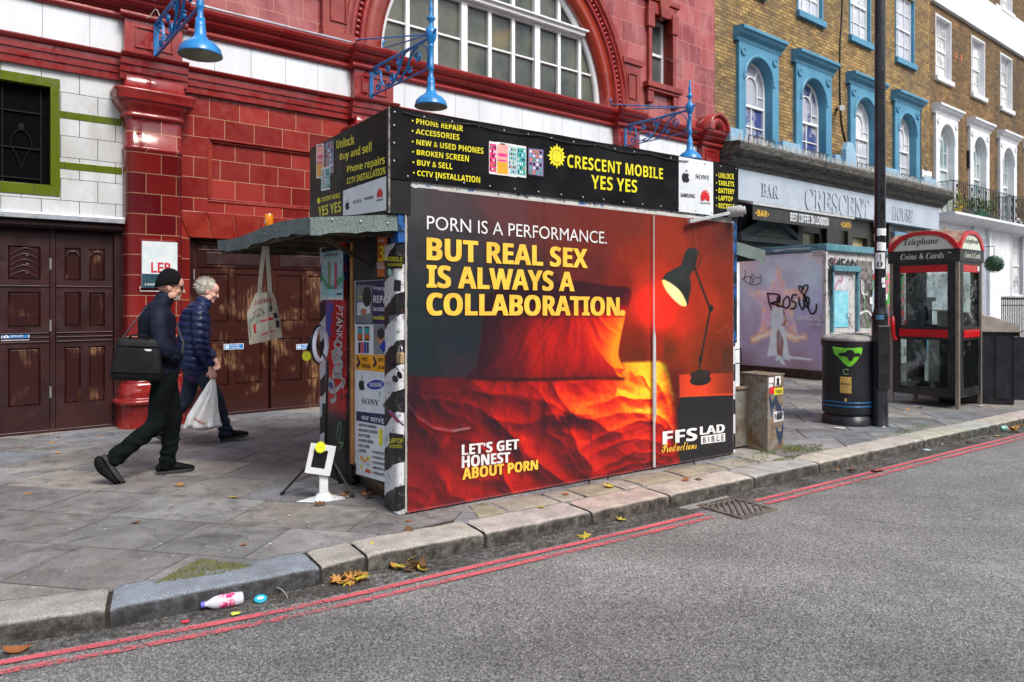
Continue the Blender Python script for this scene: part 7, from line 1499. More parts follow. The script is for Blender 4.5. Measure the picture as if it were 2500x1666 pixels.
# ================================================================ STREET FURNITURE
M_bin = mat('bin_black', (.008, .009, .014), .42, 0, (.02, .022, .028), 4, bump=.1, bs=60); M_lid = mat('dusty_lid', (.22, .21, .2), .6, 0, (.34, .33, .31), 7, lo=.42, hi=.6, bump=.2); M_bblue = mat('bin_blue', (.01, .12, .3), .4)
def superr(hx, hy, e, n=48): return [(hx * math.copysign(abs(math.cos(2 * math.pi * i / n)) ** e, math.cos(2 * math.pi * i / n)), hy * math.copysign(abs(math.sin(2 * math.pi * i / n)) ** e, math.sin(2 * math.pi * i / n))) for i in range(n)]
def rings(q, hx, hy, e, zs, smooth=True, cap=True):
    n = 48; vs = []
    for z, k in zs: vs += [(x * k, y * (1 + (k - 1) * hx / hy), z) for x, y in superr(hx, hy, e, n)]
    q.add(vs, [(j * n + i, j * n + (i + 1) % n, (j + 1) * n + (i + 1) % n, (j + 1) * n + i) for j in range(len(zs) - 1) for i in range(n)], smooth)
    if cap: q.add(vs, [tuple(range((len(zs) - 1) * n, len(zs) * n))])
bc = G(2072, 1044); ba = R(38)
bin_ = thing('litter_bin', 'black double litter bin with green recycling mouth beside the lamp column', 'bin', (bc[0] + .36 * math.cos(ba) , bc[1] + .36 * math.sin(ba) + .22, .1), ba)
HX, HY = .45, .29
q = MB(); rings(q, HX, HY, .62, [(.0, 1.02), (.1, 1.0), (.12, .93), (.13, .93)], True, False); q.build('base', M_bin, bin_)
q = MB(); rings(q, HX, HY, .62, [(.13, .97), (.15, 1.), (.24, 1.), (.5, 1.), (.95, 1.), (.97, 1.02), (1.03, 1.03)], True, False); body = q.build('body', M_bin, bin_)
q = MB(); rings(q, HX, HY, .62, [(1.03, 1.02), (1.055, 1.03), (1.075, 1.0), (1.09, .93), (1.10, .7), (1.105, .3), (1.105, .02)], True); q.build('lid', M_lid, bin_)
q = MB(); rings(q, HX, HY, .62, [(.225, 1.0), (.226, 1.008), (.244, 1.008), (.245, 1.)], True, False); rings(q, HX, HY, .62, [(.275, 1.0), (.276, 1.008), (.292, 1.008), (.293, 1.)], True, False); q.build('band', M_bblue, bin_)
q = MB(); q.bar([(0.12, -HY * 1.0 - .004, z) for z in (.13, 1.0)], .006, .006, (1, 0, 0)); q.bar([(.12, y, 1.108) for y in (-.27, 0, .27)], .006, .004, (1, 0, 0)); q.build('seam', M_black, bin_)
def on_bin(u, z):
    """point on the end face of the bin; u = angle in degrees from the facing direction"""
    a = R(u); c, s_ = math.cos(a), math.sin(a); e = .62
    return (HX * math.copysign(abs(c) ** e, c), HY * math.copysign(abs(s_) ** e, s_), z)
A0, A1 = 172, 238
def bf(off): return lambda u, v: (lambda p: Vector(p) * Vector((1 + off / HX, 1 + off / HY, 1)) if False else Vector((p[0] * (1 + off / HX), p[1] * (1 + off / HY), p[2])))(on_bin(A0 + (A1 - A0) * u, .66 + .34 * v))
def patchgrid(q, outline, f, n=14):
    """fill a convex-ish outline with a fan that follows the curved body"""
    cu = sum(p[0] for p in outline) / len(outline); cv = sum(p[1] for p in outline) / len(outline); m = len(outline); vs = []
    for k in range(n + 1): vs += [f(cu + (p[0] - cu) * k / n, cv + (p[1] - cv) * k / n) for p in outline]
    q.add(vs, [(k * m + i, k * m + (i + 1) % m, (k + 1) * m + (i + 1) % m, (k + 1) * m + i) for k in range(n) for i in range(m)], True)
mouth = cat_rom([(.03, .93), (.25, .9), (.6, .9), (.9, .93), (.97, .84), (.85, .55), (.62, .25), (.42, .12), (.22, .25), (.08, .55), (.03, .93)], 5)
q = MB(); patchgrid(q, mouth, bf(.006)); q.mi = 1; m2 = [(.5 + (a - .5) * .9, .6 + (b - .6) * .84) for a, b in mouth]; patchgrid(q, m2, bf(.009)); q.mi = 2
hole = cat_rom([(.15, .66), (.3, .7), (.38, .78), (.55, .78), (.62, .68), (.8, .68), (.82, .56), (.62, .55), (.52, .42), (.42, .4), (.34, .54), (.16, .56), (.15, .66)], 5); patchgrid(q, hole, bf(.013)); q.build('recycling_mouth', [M_bin, mat('bin_green', (.12, .5, .02), .3, 0, (.2, .62, .05), 9), M_black], bin_)
q = MB(); pg = lambda u, v: (lambda p: (p[0] * 1.02, p[1] * 1.03, p[2]))(on_bin(183 + 22 * u, .50 + .2 * v - .10)); patchgrid(q, [(0, 0), (.5, 0), (1, 0), (1, .5), (1, 1), (.5, 1), (0, 1), (0, .5)], pg); q.mi = 1; pg2 = lambda u, v: (lambda p: (p[0] * 1.028, p[1] * 1.042, p[2]))(on_bin(183 + 22 * u, .40 + .2 * v)); text(q, 'Camden', lambda u, v: pg2(.25 + .65 * u, .52 + .12 * v)); text(q, 'recycle', lambda u, v: pg2(.35 + .35 * u, .36 + .06 * v)); disc(q, pg2, .15, .57, .07, .06, 12)
q.mi = 0; pg = lambda u, v: (lambda p: (p[0] * 1.02, p[1] * 1.03, p[2]))(on_bin(190 + 5 * u, .30 + .04 * v)); patchgrid(q, [(0, 0), (1, 0), (1, 1), (0, 1)], pg); q.build('council_label', [mat('label_gold', (.55, .36, .07), .4, 0, (.62, .42, .12), 5), M_ink], bin_)
q = MB(); q.ring(0, 0, .028, .036, -.002, .002, 30, 330, 20); o = q.build('recycle_symbol', mat('symbol_green', (.25, .4, .2), .4), bin_); c_ = on_bin(193, .72 - .08); o.location = (c_[0] * 1.02, c_[1] * 1.03, .66); o.rotation_euler = (0, 0, R(-75))
# lamp column
lc = G(2159, 1044); col = thing('lamp_column', 'tall black street lamp column with stickers and a number 10 plate', 'lamp column', (lc[0], lc[1] + .1, .1))
M_colm = mat('column_black', (.010, .011, .014), .28, 0, (.022, .023, .026), 5, bump=.1, bs=30)
q = MB(); q.lathe([(.105, 0), (.09, .02), (.09, 1.3), (.094, 1.32), (.088, 1.36), (.068, 1.42), (.065, 1.45), (.062, 3), (.055, 9)], (0, 0, 0), 24); shaft = q.build('shaft', M_colm, col)
q = MB(); q.box(-.1, .1, -.095, 0, 1.24, 1.36) if False else None; q.box(-.07, .07, -.095, -.05, .45, 1.22); q.build('access_door', M_colm, shaft, .006)
q = MB(); a0_ = -90 - 26 + 0; fcol = lambda a, z, r_=.066: (r_ * math.cos(R(a)), r_ * math.sin(R(a)), z)
def stk(q, a, b, z0, z1_, r_, ragged=0):
    n = 6; rr_ = random.Random(int(z0 * 100)); q.grid([[fcol(a + (b - a) * k / n, z0 + rr_.uniform(-ragged, ragged), r_) for k in range(n + 1)], [fcol(a + (b - a) * k / n, z1_ + rr_.uniform(-ragged, ragged), r_) for k in range(n + 1)]])
cz = lambda y: EYE + (HZ_PX - (480 + y / 3.734)) / F_PX * lc[1] - .1
vcol = -90 - 27.0
stk(q, vcol - 30, vcol + 75, cz(355), cz(290), .0675, .006); stk(q, vcol - 30, vcol + 70, cz(492), cz(415), .0675, .006); stk(q, vcol - 50, vcol + 50, cz(657), cz(510), .068); stk(q, vcol + 20, vcol + 60, cz(830), cz(795), .068); stk(q, vcol + 15, vcol + 55, cz(790), cz(740), .0675, .01); stk(q, vcol - 85, vcol - 62, cz(400), cz(335), .068); stk(q, vcol - 88, vcol - 68, cz(265), cz(160), .068, .01)
q.mi = 1; text(q, '1', lambda u, v: fcol(vcol - 8 + 16 * u, cz(580) + (cz(525) - cz(580)) * v, .0695)); text(q, '0', lambda u, v: fcol(vcol - 28 + 50 * u, cz(645) + (cz(590) - cz(645)) * v, .0695)); q.mi = 2; stk(q, vcol - 30, vcol + 25, cz(1120), cz(1085), .093); q.mi = 0; stk(q, vcol - 88, vcol - 62, cz(1250), cz(1150), .097, .01); q.build('sticker', [M_stw, M_ink, mat('sticker_blue2', (.1, .3, .55), .4)], shaft)
# cabinets
cb_ = G(1874.5, 1104); q3 = G(1917, 1096); ang = math.atan2(q3[1] - cb_[1], q3[0] - cb_[0])
cab = thing('service_cabinet', 'rusty grey steel service cabinet with stickers standing at the kerb', 'cabinet', (cb_[0], cb_[1], .1), ang)
q = MB(); q.box(0, .26, 0, .34, 0, .76); q.mi = 0; q.build('case', M_rust, cab, .006); q = MB(); q.box(-.008, .268, -.008, .348, .76, .775); q.build('cap', M_rust, cab, .003)
q = MB(); rr = random.Random(2)
f = rectfn(0, .26, 0, .76, -.002)
for a in ((.05, .9, .35, .98, 0), (.05, .84, .3, .89, 0), (.45, .86, .8, .99, 0), (.1, .76, .4, .86, 1), (.4, .74, .95, .83, 2), (.35, .38, .98, .52, 0)): q.mi = a[4]; shape(q, f, [(a[0], a[1]), (a[2], a[1] + .01), (a[2], a[3]), (a[0], a[3])])
q.mi = 3; g3 = rectfn(0, .26, 0, .76, -.0035); disc(q, g3, .62, .94, .09, .03, 10); shape(q, g3, [(.5, .87), (.74, .87), (.68, .92), (.56, .92)]); text(q, 'TENDIE', lambda u, v: g3(.45 + .45 * u, .76 + .05 * v)); text(q, 'PANIK', lambda u, v: g3(.4 + .55 * u, .40 + .09 * v), '', .03)
q.mi = 4
for pts in ([(.1, .72), (.3, .6), (.5, .7), (.6, .55)], [(.5, .6), (.8, .55), (.6, .45), (.95, .5)], [(.55, .3), (.75, .12), (.95, .32)], [(.6, .2), (.9, .2)], [(.15, .65), (.25, .5)]): stroke(q, f, cat_rom(pts, 4), .05)
q.build('sticker', [M_stw, M_redp2, M_yel, M_ink, mat('spray_blue', (.06, .09, .17), .5)], cab)
# large black recycling containers at the right edge
cb2 = G(2477, 990); con = thing('recycling_container', 'large black recycling container with pale domed lid at the right edge', 'recycling container', (cb2[0], cb2[1], .1), R(-22))
q = MB(); Lc, Wc, Hc = .95, 1.05, 1.1
q.box(-Lc, 0, 0, Wc, 0, Hc); q.build('body', M_bin, con, .02)
q = MB()
for k in range(5): q.box(-Lc + .05 + k * .22, -Lc + .05 + k * .22 + .15, -.012, .0, .08, Hc - .1)
for k in range(4):
    for z in range(5): q.box(0, .012, .04 + k * .25, .04 + k * .25 + .22, .06 + z * .2, .06 + z * .2 + .17)
q.build('panel', M_bin, con, .006)
q = MB(); n = 14; P_ = []
for k in range(n + 1):
    f_ = k / n; x = -Lc - .04 + (Lc + .1) * f_; z = Hc + .02 + .24 * math.cos((f_ - .12) * math.pi / 2 * 1.05) ** .8 if f_ > .12 else Hc + .26
    P_.append([(x, y, z + .03 * math.sin(math.pi * min(max((y + .04) / (Wc + .08), 0), 1))) for y in (-.04, 0, .3, .6, Wc, Wc + .04)])
q.grid(P_); P2_ = [[r_[0], (r_[0][0], -.04, Hc - .03)] for r_ in P_]; q.grid(P2_); q.mi = 0; q.quad(P_[-1][0], P_[-1][-1], (P_[-1][-1][0], Wc + .04, Hc - .1), (P_[-1][0][0], -.04, Hc - .1)); q.build('lid', mat('lid_tan', (.30, .27, .23), .6, 0, (.42, .39, .34), 6), con)
q = MB(); q.box(.012, .02, -.02, Wc, Hc - .12, Hc - .1); q.build('lid_trim', M_steel, con)

# ================================================================ THINGS ON AND ROUND THE KIOSK
def kloc(x, y, z): return (KX + KF.c * x - KF.s * y, KY + KF.s * x + KF.c * y, z)
a, z_ = None, None
cp = kloc(CX_ + .07, 1.16, 2.185)
can_ = thing('drink_can', 'orange soft drink can standing on the kiosk canopy', 'can', cp, R(-60))
q = MB(); q.lathe([(.001, .003), (.024, .003), (.026, .0), (.033, .01), (.033, .105), (.027, .115), (.026, .118), (.022, .114), (.001, .114)], (0, 0, 0), 24); q.mi = 0
M_can = mat('can_orange', (.85, .26, .01), .2, .2); cbdy = q.build('can_body', [M_can], can_)
q = MB(); q.lathe([(.027, .1155), (.0265, .1185), (.022, .1145), (.001, .1145)], (0, 0, 0), 24); q.mi = 1; text(q, 'IRN', lambda u, v: (.034 * math.sin(-.5 + 1.0 * u), -.034 * math.cos(-.5 + 1.0 * u), .04 + .03 * v)); q.build('can_print', [M_scr, M_stw], can_)
# tote bag on a hook under the canopy
tp_ = kloc(CX_ + .16, 1.3, 2.1)
dY = tp_[1]; 
tote = thing('tote_bag', 'cream canvas tote bag with LONDON bus print hanging under the canopy', 'bag', (0, 0, 0), 0)
tpx = lambda x, y: ((x / 3.921 + 520 - CX_PX) / F_PX * dY, EYE + (HZ_PX - (500 + y / 3.92)) / F_PX * dY)
cx0, cz0 = tpx(505, 1340); tote.location = (cx0, dY, cz0); tote.rotation_euler = (0, 0, R(14))
tl = lambda x, y: (tpx(x, y)[0] - cx0, tpx(x, y)[1] - cz0)
M_canv = mat('canvas', (.58, .53, .42), .85, 0, (.50, .45, .36), 8, bump=.3, bs=300)
out = [(358, 1340), (335, 1030), (390, 930), (415, 845), (560, 840), (625, 880), (605, 930), (630, 1050), (657, 1270), (590, 1300), (480, 1315)]
nU, nV = 26, 30
def tote_pt(u, v, side):
    L_ = [(358, 1340), (345, 1180), (336, 1040), (375, 950), (415, 845)]; Rr = [(657, 1272), (640, 1130), (618, 1000), (600, 920), (572, 840)]
    k = v * 4; i = min(int(k), 3); f = k - i; l_ = (L_[i][0] + (L_[i + 1][0] - L_[i][0]) * f, L_[i][1] + (L_[i + 1][1] - L_[i][1]) * f); r_ = (Rr[i][0] + (Rr[i + 1][0] - Rr[i][0]) * f, Rr[i][1] + (Rr[i + 1][1] - Rr[i][1]) * f)
    x, z = tl(l_[0] + (r_[0] - l_[0]) * u, l_[1] + (r_[1] - l_[1]) * u); b = math.sin(math.pi * u) ** .7 * (.028 + .03 * (1 - v)) * min(1, v * 5 + .15)
    fold = .018 * math.exp(-((u - .62 - .05 * v) / .06) ** 2) + .012 * math.sin(u * 17 + v * 3) * .5 * (v) + .004 * math.sin(v * 19 + u * 5)
    return (x, side * b - fold * (side < 0) * .8, z)
q = MB()
for sd in (-1, 1): q.grid([[tote_pt(i / nU, j / nV, sd) for i in range(nU + 1)] for j in range(nV + 1)])
bagb = q.build('bag_body', M_canv, tote)
q = MB()
for (x0, x1, dy) in ((448, 492, -.02), (545, 515, -.015)):
    p_ = [tl(x0, 860), tl((x0 * .6 + x1 * .4), 640), tl(x1, 400)]; c = cat_rom([(a_[0], dy * (1 - k / 2.2), a_[1]) for k, a_ in enumerate(p_)], 6); q.bar(c, .032, .004, (1, .3, 0))
q.build('strap', M_canv, tote)
q = MB(); tf = lambda u, v: (lambda p: (p[0], p[1] - .0035, p[2]))(tote_pt(u, v, -1))
def tt(s_, u0, u1, v0, v1, st_): text(q, s_, lambda u, v: tf(u0 + (u1 - u0) * u, v0 + (v1 - v0) * v + .04 * (u)), st_)
tt('LONDON', .12, .92, .70, .82, 's'); q.mi = 1
def tr(mi, u0, u1, v0, v1, sl=0, k=6):
    q.mi = mi
    for i in range(k): a, b = u0 + (u1 - u0) * i / k, u0 + (u1 - u0) * (i + 1) / k; o_ = lambda p: (p[0], p[1] - .001 * (mi == 3), p[2]); q.flat([o_(tf(a, v0 + sl * i / k)), o_(tf(b, v0 + sl * (i + 1) / k)), o_(tf(b, v1 + sl * (i + 1) / k)), o_(tf(a, v1 + sl * i / k))])
tr(1, .40, .80, .10, .34, .03); 
for i in range(5): tr(3, .42 + i * .075, .475 + i * .075, .24, .30, .0, 1); tr(3, .42 + i * .075, .475 + i * .075, .145, .20, .0, 1)
tr(1, .18, .25, .16, .30, 0, 1); tr(2, .04, .24, .30, .312, .12, 5); tr(2, .5, .95, .46, .472, .05, 5); tr(2, .08, .13, .37, .40, 0, 1); tr(2, .0 + .17, .22, .39, .42, 0, 1); tr(4, .76, .80, .46, .76, 0, 1); tr(4, .73, .83, .5, .6, 0, 1); tr(4, .86, .97, .18, .3, 0, 2)
for r_ in (.17, .155):
    pts = [(.38 + r_ * 1.0 * math.cos(R(a_)), .42 + r_ * .95 * math.sin(R(a_))) for a_ in range(0, 181, 15)]; q.mi = 4; stroke(q, tf, pts, .003)
for a_ in range(15, 180, 18): q.mi = 4; stroke(q, tf, [(.38, .42), (.38 + .16 * math.cos(R(a_)), .42 + .15 * math.sin(R(a_)))], .0015)
q.mi = 2; stroke(q, tf, [(.27, .3), (.30, .44), (.33, .3), (.36, .46), (.40, .3)], .004); tr(4, .05, .07, .1, .28, 0, 1); tr(4, .83, .95, .34, .44, 0, 1)
q.build('bag_print', [mat('print_crimson', (.45, .01, .04), .7), M_redp2, mat('print_seagreen', (.05, .3, .22), .7), M_canv, mat('print_dark', (.04, .04, .05), .7)], bagb)
# ring light on a tripod
rb = G(787, 1212); rY = rb[1] + .12; rl = thing('ring_light_stand', 'white ring light on a thin black tripod beside the red post', 'ring light', (rb[0] + .03, rY, .1), R(0))
rp_ = lambda x, y, sc=3.918, ox=520, oy=500: ((x / sc + ox - CX_PX) / F_PX * rY - rl.location.x, EYE + (HZ_PX - (oy + y / sc)) / F_PX * rY - .1)
q = MB(); c_, zc_ = rp_(1027, 1338); RX = .127; Mx = Matrix.Translation((c_, 0, zc_)) @ Matrix.Rotation(R(82), 4, 'Z') @ Matrix.Rotation(R(-6), 4, 'Y')
q.tube([Mx @ Vector((RX * math.cos(R(a_)), 0, RX * math.sin(R(a_)))) for a_ in range(0, 360, 12)], .019, 10, closed=True); q.build('ring_tube', mat('ring_white', (.78, .78, .92), .3, 0, (.66, .67, .85), 3), rl)
q = MB(); q.tube([Mx @ Vector(((RX + .022) * math.cos(R(a_)), .012, (RX + .022) * math.sin(R(a_)))) for a_ in range(0, 360, 12)], .008, 6, closed=True); xb, zb3 = rp_(1060, 1445); xt, zt3 = rp_(1072, 1480)
xs_, zs_ = rp_(364, 700, 3.919, 700, 860); q.tube([(c_ + .06, 0, zc_ - .14), (xs_, 0, zs_ - .3), (xs_, .0, .25)], [.008, .011, .013], 8); q.cyl((xs_, 0, .62), (xs_, 0, .70), .02, n=10); q.tube(cat_rom([(c_ - .04, 0, zc_ + .02), (c_ + .02, .01, zc_ - .08), (c_ + .06, 0, zc_ - .14)], 5), .008, 6); 
for a_ in (200, 322, 80): q.tube([(xs_, 0, .36), (xs_ + .33 * math.cos(R(a_)), .33 * math.sin(R(a_)) * .8, .012)], .009, 8); q.cyl((xs_ + .31 * math.cos(R(a_)), .31 * math.sin(R(a_)) * .8, .025), (xs_ + .34 * math.cos(R(a_)), .34 * math.sin(R(a_)) * .8, .008), .013, n=8)
q.build('tripod', M_ironb, rl)
q = MB(); hx_, hz_ = rp_(950, 1335); q.M = Matrix.Translation((hx_, -.03, hz_)) @ Matrix.Rotation(R(18), 4, 'Y') @ Matrix.Rotation(R(30), 4, 'Z'); q.box(-.025, .025, -.01, .01, -.055, .06); q.M = None; q.tube([(hx_ + .02, -.03, hz_ + .04), (c_ - .05, 0, zc_ + .05)], .007, 6); q.build('phone_holder', M_ironb, rl, .006)
M_neon = mat('neon_yellow', (.85, .9, .02), .6, 0, (.75, .8, .03), 6)
def starcard(cx, cz, r_, y, par, lab=None):
    q = MB(); pts = []
    for i in range(32): a_ = 2 * math.pi * i / 32; rr_ = r_ if i % 2 == 0 else r_ * .78; pts.append((cx + rr_ * math.cos(a_) * .9, cz + rr_ * math.sin(a_)))
    q.prism(pts, y - .002, y, 'y'); q.mi = 1; text(q, '£39.99', rectfn(cx - r_ * .45, cx + r_ * .45, cz - r_ * .12, cz + r_ * .14, y - .0035)); return q.build('price_tag', [M_neon, mat('faint_ink', (.6, .6, .03), .6)], par)
sx_, sz_ = rp_(912, 1445); starcard(sx_, sz_, .043, -.045, rl)
# tablet display stand
db = G(790, 1219); dsp = thing('tablet_stand', 'white tablet display stand with yellow star price tag at the kiosk foot', 'display stand', (db[0], db[1], .1), R(18)); dY_ = db[1]
dp = lambda x, y: ((x / 3.919 + 700 - CX_PX) / F_PX * dY_ - db[0], EYE + (HZ_PX - (860 + y / 3.919)) / F_PX * dY_ - .1)
q = MB(); q.prism([(-.2, -.03), (-.04, .1), (.21, .06), (.16, -.05), (-.02, -.1)], .0, .008, 'z'); q.lathe([(.08, .008), (.06, .03), (.042, .05), (.042, .06)], (.0, 0, 0), 20); q.box(-.032, .032, -.03, .03, .05, .34); q.build('base_column', mat('stand_white', (.74, .76, .78), .35, 0, (.66, .68, .7), 5), dsp, .004)
q = MB(); q.M = Matrix.Translation((*dp(320, 1013), ) [:1] + (-.045, dp(320, 1013)[1])) @ Matrix.Rotation(R(12), 4, 'Y')
W2, H2 = .094, .112
for a, b, c_, e in ((-W2, -W2 + .035, -H2, H2), (W2 - .05, W2, -H2, H2), (-W2 + .0351, W2 - .0501, -H2, -H2 + .045), (-W2 + .0351, W2 - .0501, H2 - .04, H2)): q.box(a, b, -.01, .015, c_, e)
q.mi = 1; q.box(-W2 + .03, W2 - .045, .002, .012, -H2 + .04, H2 - .035); q.build('tablet_frame', [mat('stand_white', (0, 0, 0)), mat('tablet_black', (.006, .006, .008), .15)], dsp)
sx_, sz_ = dp(318, 888); starcard(sx_, sz_, .047, -.085, dsp)

# ================================================================ PEOPLE
def loft(mb, pts, n=20, k=4, lat=(0, 1, 0), caps=True):
    """limb or trunk: pts = (x, y, z, half width along the limb's front, half width sideways)"""
    C_ = cat_rom(pts, k); m = len(C_); vs = []; P_ = [Vector(c[:3]) for c in C_]; L = Vector(lat)
    rings_ = []
    for i, c in enumerate(C_):
        d = (P_[min(i + 1, m - 1)] - P_[max(i - 1, 0)]).normalized(); a = (L - d * L.dot(d)).normalized(); b = d.cross(a)
        rings_.append((P_[i], a, b, c[3], c[4], d))
    if caps:
        p, a, b, rf, rl, d = rings_[0]; r0 = min(rf, rl); rings_ = [(p - d * r0 * q_, a, b, rf * s_, rl * s_, d) for q_, s_ in ((.98, .15), (.85, .5), (.5, .85))] + rings_
        p, a, b, rf, rl, d = rings_[-1]; r0 = min(rf, rl); rings_ += [(p + d * r0 * q_, a, b, rf * s_, rl * s_, d) for q_, s_ in ((.5, .85), (.85, .5), (.98, .15))]
    for p, a, b, rf, rl, d in rings_:
        for j in range(n): t_ = 2 * math.pi * j / n; vs.append(p + b * (rf * math.cos(t_)) + a * (rl * math.sin(t_)))
    m = len(rings_)
    mb.add(vs, [(i * n + j, i * n + (j + 1) % n, (i + 1) * n + (j + 1) % n, (i + 1) * n + j) for i in range(m - 1) for j in range(n)] + [tuple(range(n))[::-1], tuple(range((m - 1) * n, m * n))], True)
def fuse(name, mb, voxel, m, parent, smooth=3, disp=None, keep=None):
    """one continuous skin grown over the limb volumes"""
    me = bpy.data.meshes.new(name); me.from_pydata([tuple(v) for v in mb.v], [], mb.f); o = bpy.data.objects.new(name, me); COL.objects.link(o)
    bm = bmesh.new(); bm.from_mesh(me); bmesh.ops.recalc_face_normals(bm, faces=bm.faces); bm.to_mesh(me); bm.free()
    md = o.modifiers.new('r', 'REMESH'); md.mode = 'VOXEL'; md.voxel_size = voxel; md.use_smooth_shade = True
    if smooth: s_ = o.modifiers.new('s', 'SMOOTH'); s_.iterations = smooth; s_.factor = .5
    dg = bpy.context.evaluated_depsgraph_get(); nm = bpy.data.meshes.new_from_object(o.evaluated_get(dg)); bpy.data.objects.remove(o)
    if disp is not None:
        n = len(nm.vertices); co = np.empty(n * 3); nm.vertices.foreach_get('co', co); co = co.reshape(-1, 3); no = np.empty(n * 3); nm.vertices.foreach_get('normal', no); no = no.reshape(-1, 3)
        co = co + no * disp(co)[:, None]; nm.vertices.foreach_set('co', co.ravel()); nm.update()
    nm.materials.clear(); nm.materials.append(m); nm.polygons.foreach_set('use_smooth', [True] * len(nm.polygons)); nm.name = name
    o = bpy.data.objects.new(name, nm); COL.objects.link(o); o.parent = parent; return o
def n3(co, s_, seed=0): return vnoise(co[:, 0] * s_ + co[:, 1] * s_ * .7, co[:, 2] * s_ + co[:, 1] * s_ * .4, 1, seed, 3) - .5
def head(mb, c, tilt=0, s_=1., nose=1.):
    M = Matrix.Translation(c) @ Matrix.Rotation(R(tilt), 4, 'Y') @ Matrix.Scale(s_, 4); M3 = M.to_3x3()
    def e(p, r, rot=None): mb.ell(M @ Vector(p), r, 18, M3 @ (rot.to_3x3() if rot else Matrix.Identity(3)))
    e((-.012, 0, .03), (.098, .077, .092)); e((.022, 0, -.02), (.075, .066, .092)); e((.045, 0, -.082), (.045, .042, .035)); e((.03, 0, .035), (.078, .068, .07))
    e((.098, 0, -.008), (.016, .013, .038), Matrix.Rotation(R(-22), 4, 'Y')); e((.110 * nose, 0, -.03), (.019, .016, .015)); e((.086, 0, .03), (.014, .045, .012))
    e((.086, 0, -.062), (.012, .022, .007)); e((.084, 0, -.073), (.012, .02, .007)); e((.082, 0, -.098), (.016, .02, .015))
    for q_ in (-1, 1):
        e((-.01, q_ * .074, -.012), (.017, .008, .030), Matrix.Rotation(R(-12), 4, 'Y')); e((.06, q_ * .042, -.03), (.025, .02, .025)); e((.02, q_ * .055, -.07), (.04, .015, .03), Matrix.Rotation(R(-20), 4, 'Y'))
    return M
def hand(mb, wrist, dirn, palm_n, curl=70, s_=1., thumb_side=1):
    """palm and five separate bent fingers; dirn = along the hand, palm_n = out of the palm"""
    d = Vector(dirn).normalized(); n = Vector(palm_n); n = (n - d * n.dot(d)).normalized(); w_ = d.cross(n) * thumb_side; W = Vector(wrist)
    loft(mb, [(*(W - d * .02), .022 * s_, .027 * s_), (*(W + d * .02), .021 * s_, .033 * s_), (*(W + d * .06), .019 * s_, .042 * s_), (*(W + d * .088), .016 * s_, .041 * s_)], 14, 3, w_)
    for i, (o_, L_, r_) in enumerate(((.031, .072, .0088), (.011, .082, .0092), (-.010, .076, .0088), (-.030, .06, .0078))):
        p = W + d * .088 * s_ + w_ * o_ * s_; pts = [p - d * .02]; a = 0; pts.append(p)
        for f_, ac in ((.45, .5), (.3, 1.), (.25, .7)): a += R(curl * ac); dd_ = d * math.cos(a) + n * math.sin(a); p = p + dd_ * L_ * f_ * s_; pts.append(p)
        mb.tube(cat_rom([tuple(q_) for q_ in pts], 3), [r_ * s_ * (1 - .25 * k / 12) for k in range(13)], 8); mb.ell(pts[-1], (r_ * .78 * s_,) * 3, 8)
    p = W + d * .03 * s_ + w_ * .03 * s_; t1 = p + (d * .6 + w_ * .7 + n * .25).normalized() * .035 * s_; t2 = t1 + (d * .75 + w_ * .1 + n * .65).normalized() * .032 * s_; t3 = t2 + (d * .6 - w_ * .3 + n * .7).normalized() * .024 * s_
    mb.tube(cat_rom([tuple(p - w_ * .01), tuple(t1), tuple(t2), tuple(t3)], 3), [.013 * s_, .0125 * s_, .012 * s_, .0115 * s_, .011 * s_, .0105 * s_, .010 * s_, .0095 * s_, .0085 * s_, .008 * s_], 8)
def shoe(mb, heel, toe, up=(0, 0, 1), s_=1.):
    h, t_ = Vector(heel), Vector(toe); d = (t_ - h).normalized(); L = (t_ - h).length; u = (Vector(up) - d * Vector(up).dot(d)).normalized()
    P_ = [(0.0, .035, .030, .040), (.12, .043, .036, .048), (.35, .045, .038, .050), (.6, .036, .046, .038), (.82, .028, .049, .028), (1., .02, .036, .02)]
    loft(mb, [(*(h + d * L * f + u * hz * 1.), th, wd) for f, th, wd, hz in P_], 16, 4, u.cross(d))
def sole(mb, heel, toe, up=(0, 0, 1)):
    h, t_ = Vector(heel), Vector(toe); d = (t_ - h).normalized(); L = (t_ - h).length; u = (Vector(up) - d * Vector(up).dot(d)).normalized(); s_ = u.cross(d)
    out = [(-.03, .012), (-.02, .03), (.12, .04), (.35, .038), (.6, .05), (.85, .05), (1.0, .034), (1.07, .012)]; vs = []
    for f, w_ in out + [(f, -w_) for f, w_ in out[::-1]]:
        lift = .012 * max(0, f - .8) / .2
        for hz in (-.004 + lift, .024 + lift): vs.append(h + d * L * f + s_ * w_ + u * hz)
    n = len(out) * 2; mb.add(vs, [tuple(range(0, 2 * n, 2)), tuple(range(1, 2 * n, 2))[::-1]] + [(2 * i, 2 * ((i + 1) % n), 2 * ((i + 1) % n) + 1, 2 * i + 1) for i in range(n)])
M_skin = mat('skin', (.52, .27, .19), .5, 0, (.58, .32, .24), 14, bump=.15, bs=120); M_skin2 = mat('skin_pink', (.60, .32, .25), .5, 0, (.68, .38, .31), 14, bump=.15, bs=120)
M_jk1 = mat('jacket_navy', (.004, .006, .018), .7, 0, (.007, .010, .024), 5, bump=.35, bs=40, spec=.2); M_tr1 = mat('trousers_black', (.003, .004, .004), .9, 0, (.006, .010, .010), 4, bump=.3, bs=90, spec=.1)
M_knit = mat('knit_black', (.007, .007, .009), .9, 0, (.007, .007, .009), 60, bump=.6, bs=160, spec=.1); M_shb = mat('shoe_black', (.004, .004, .005), .7, spec=.2); M_solg = mat('sole_grey', (.03, .032, .036), .7)
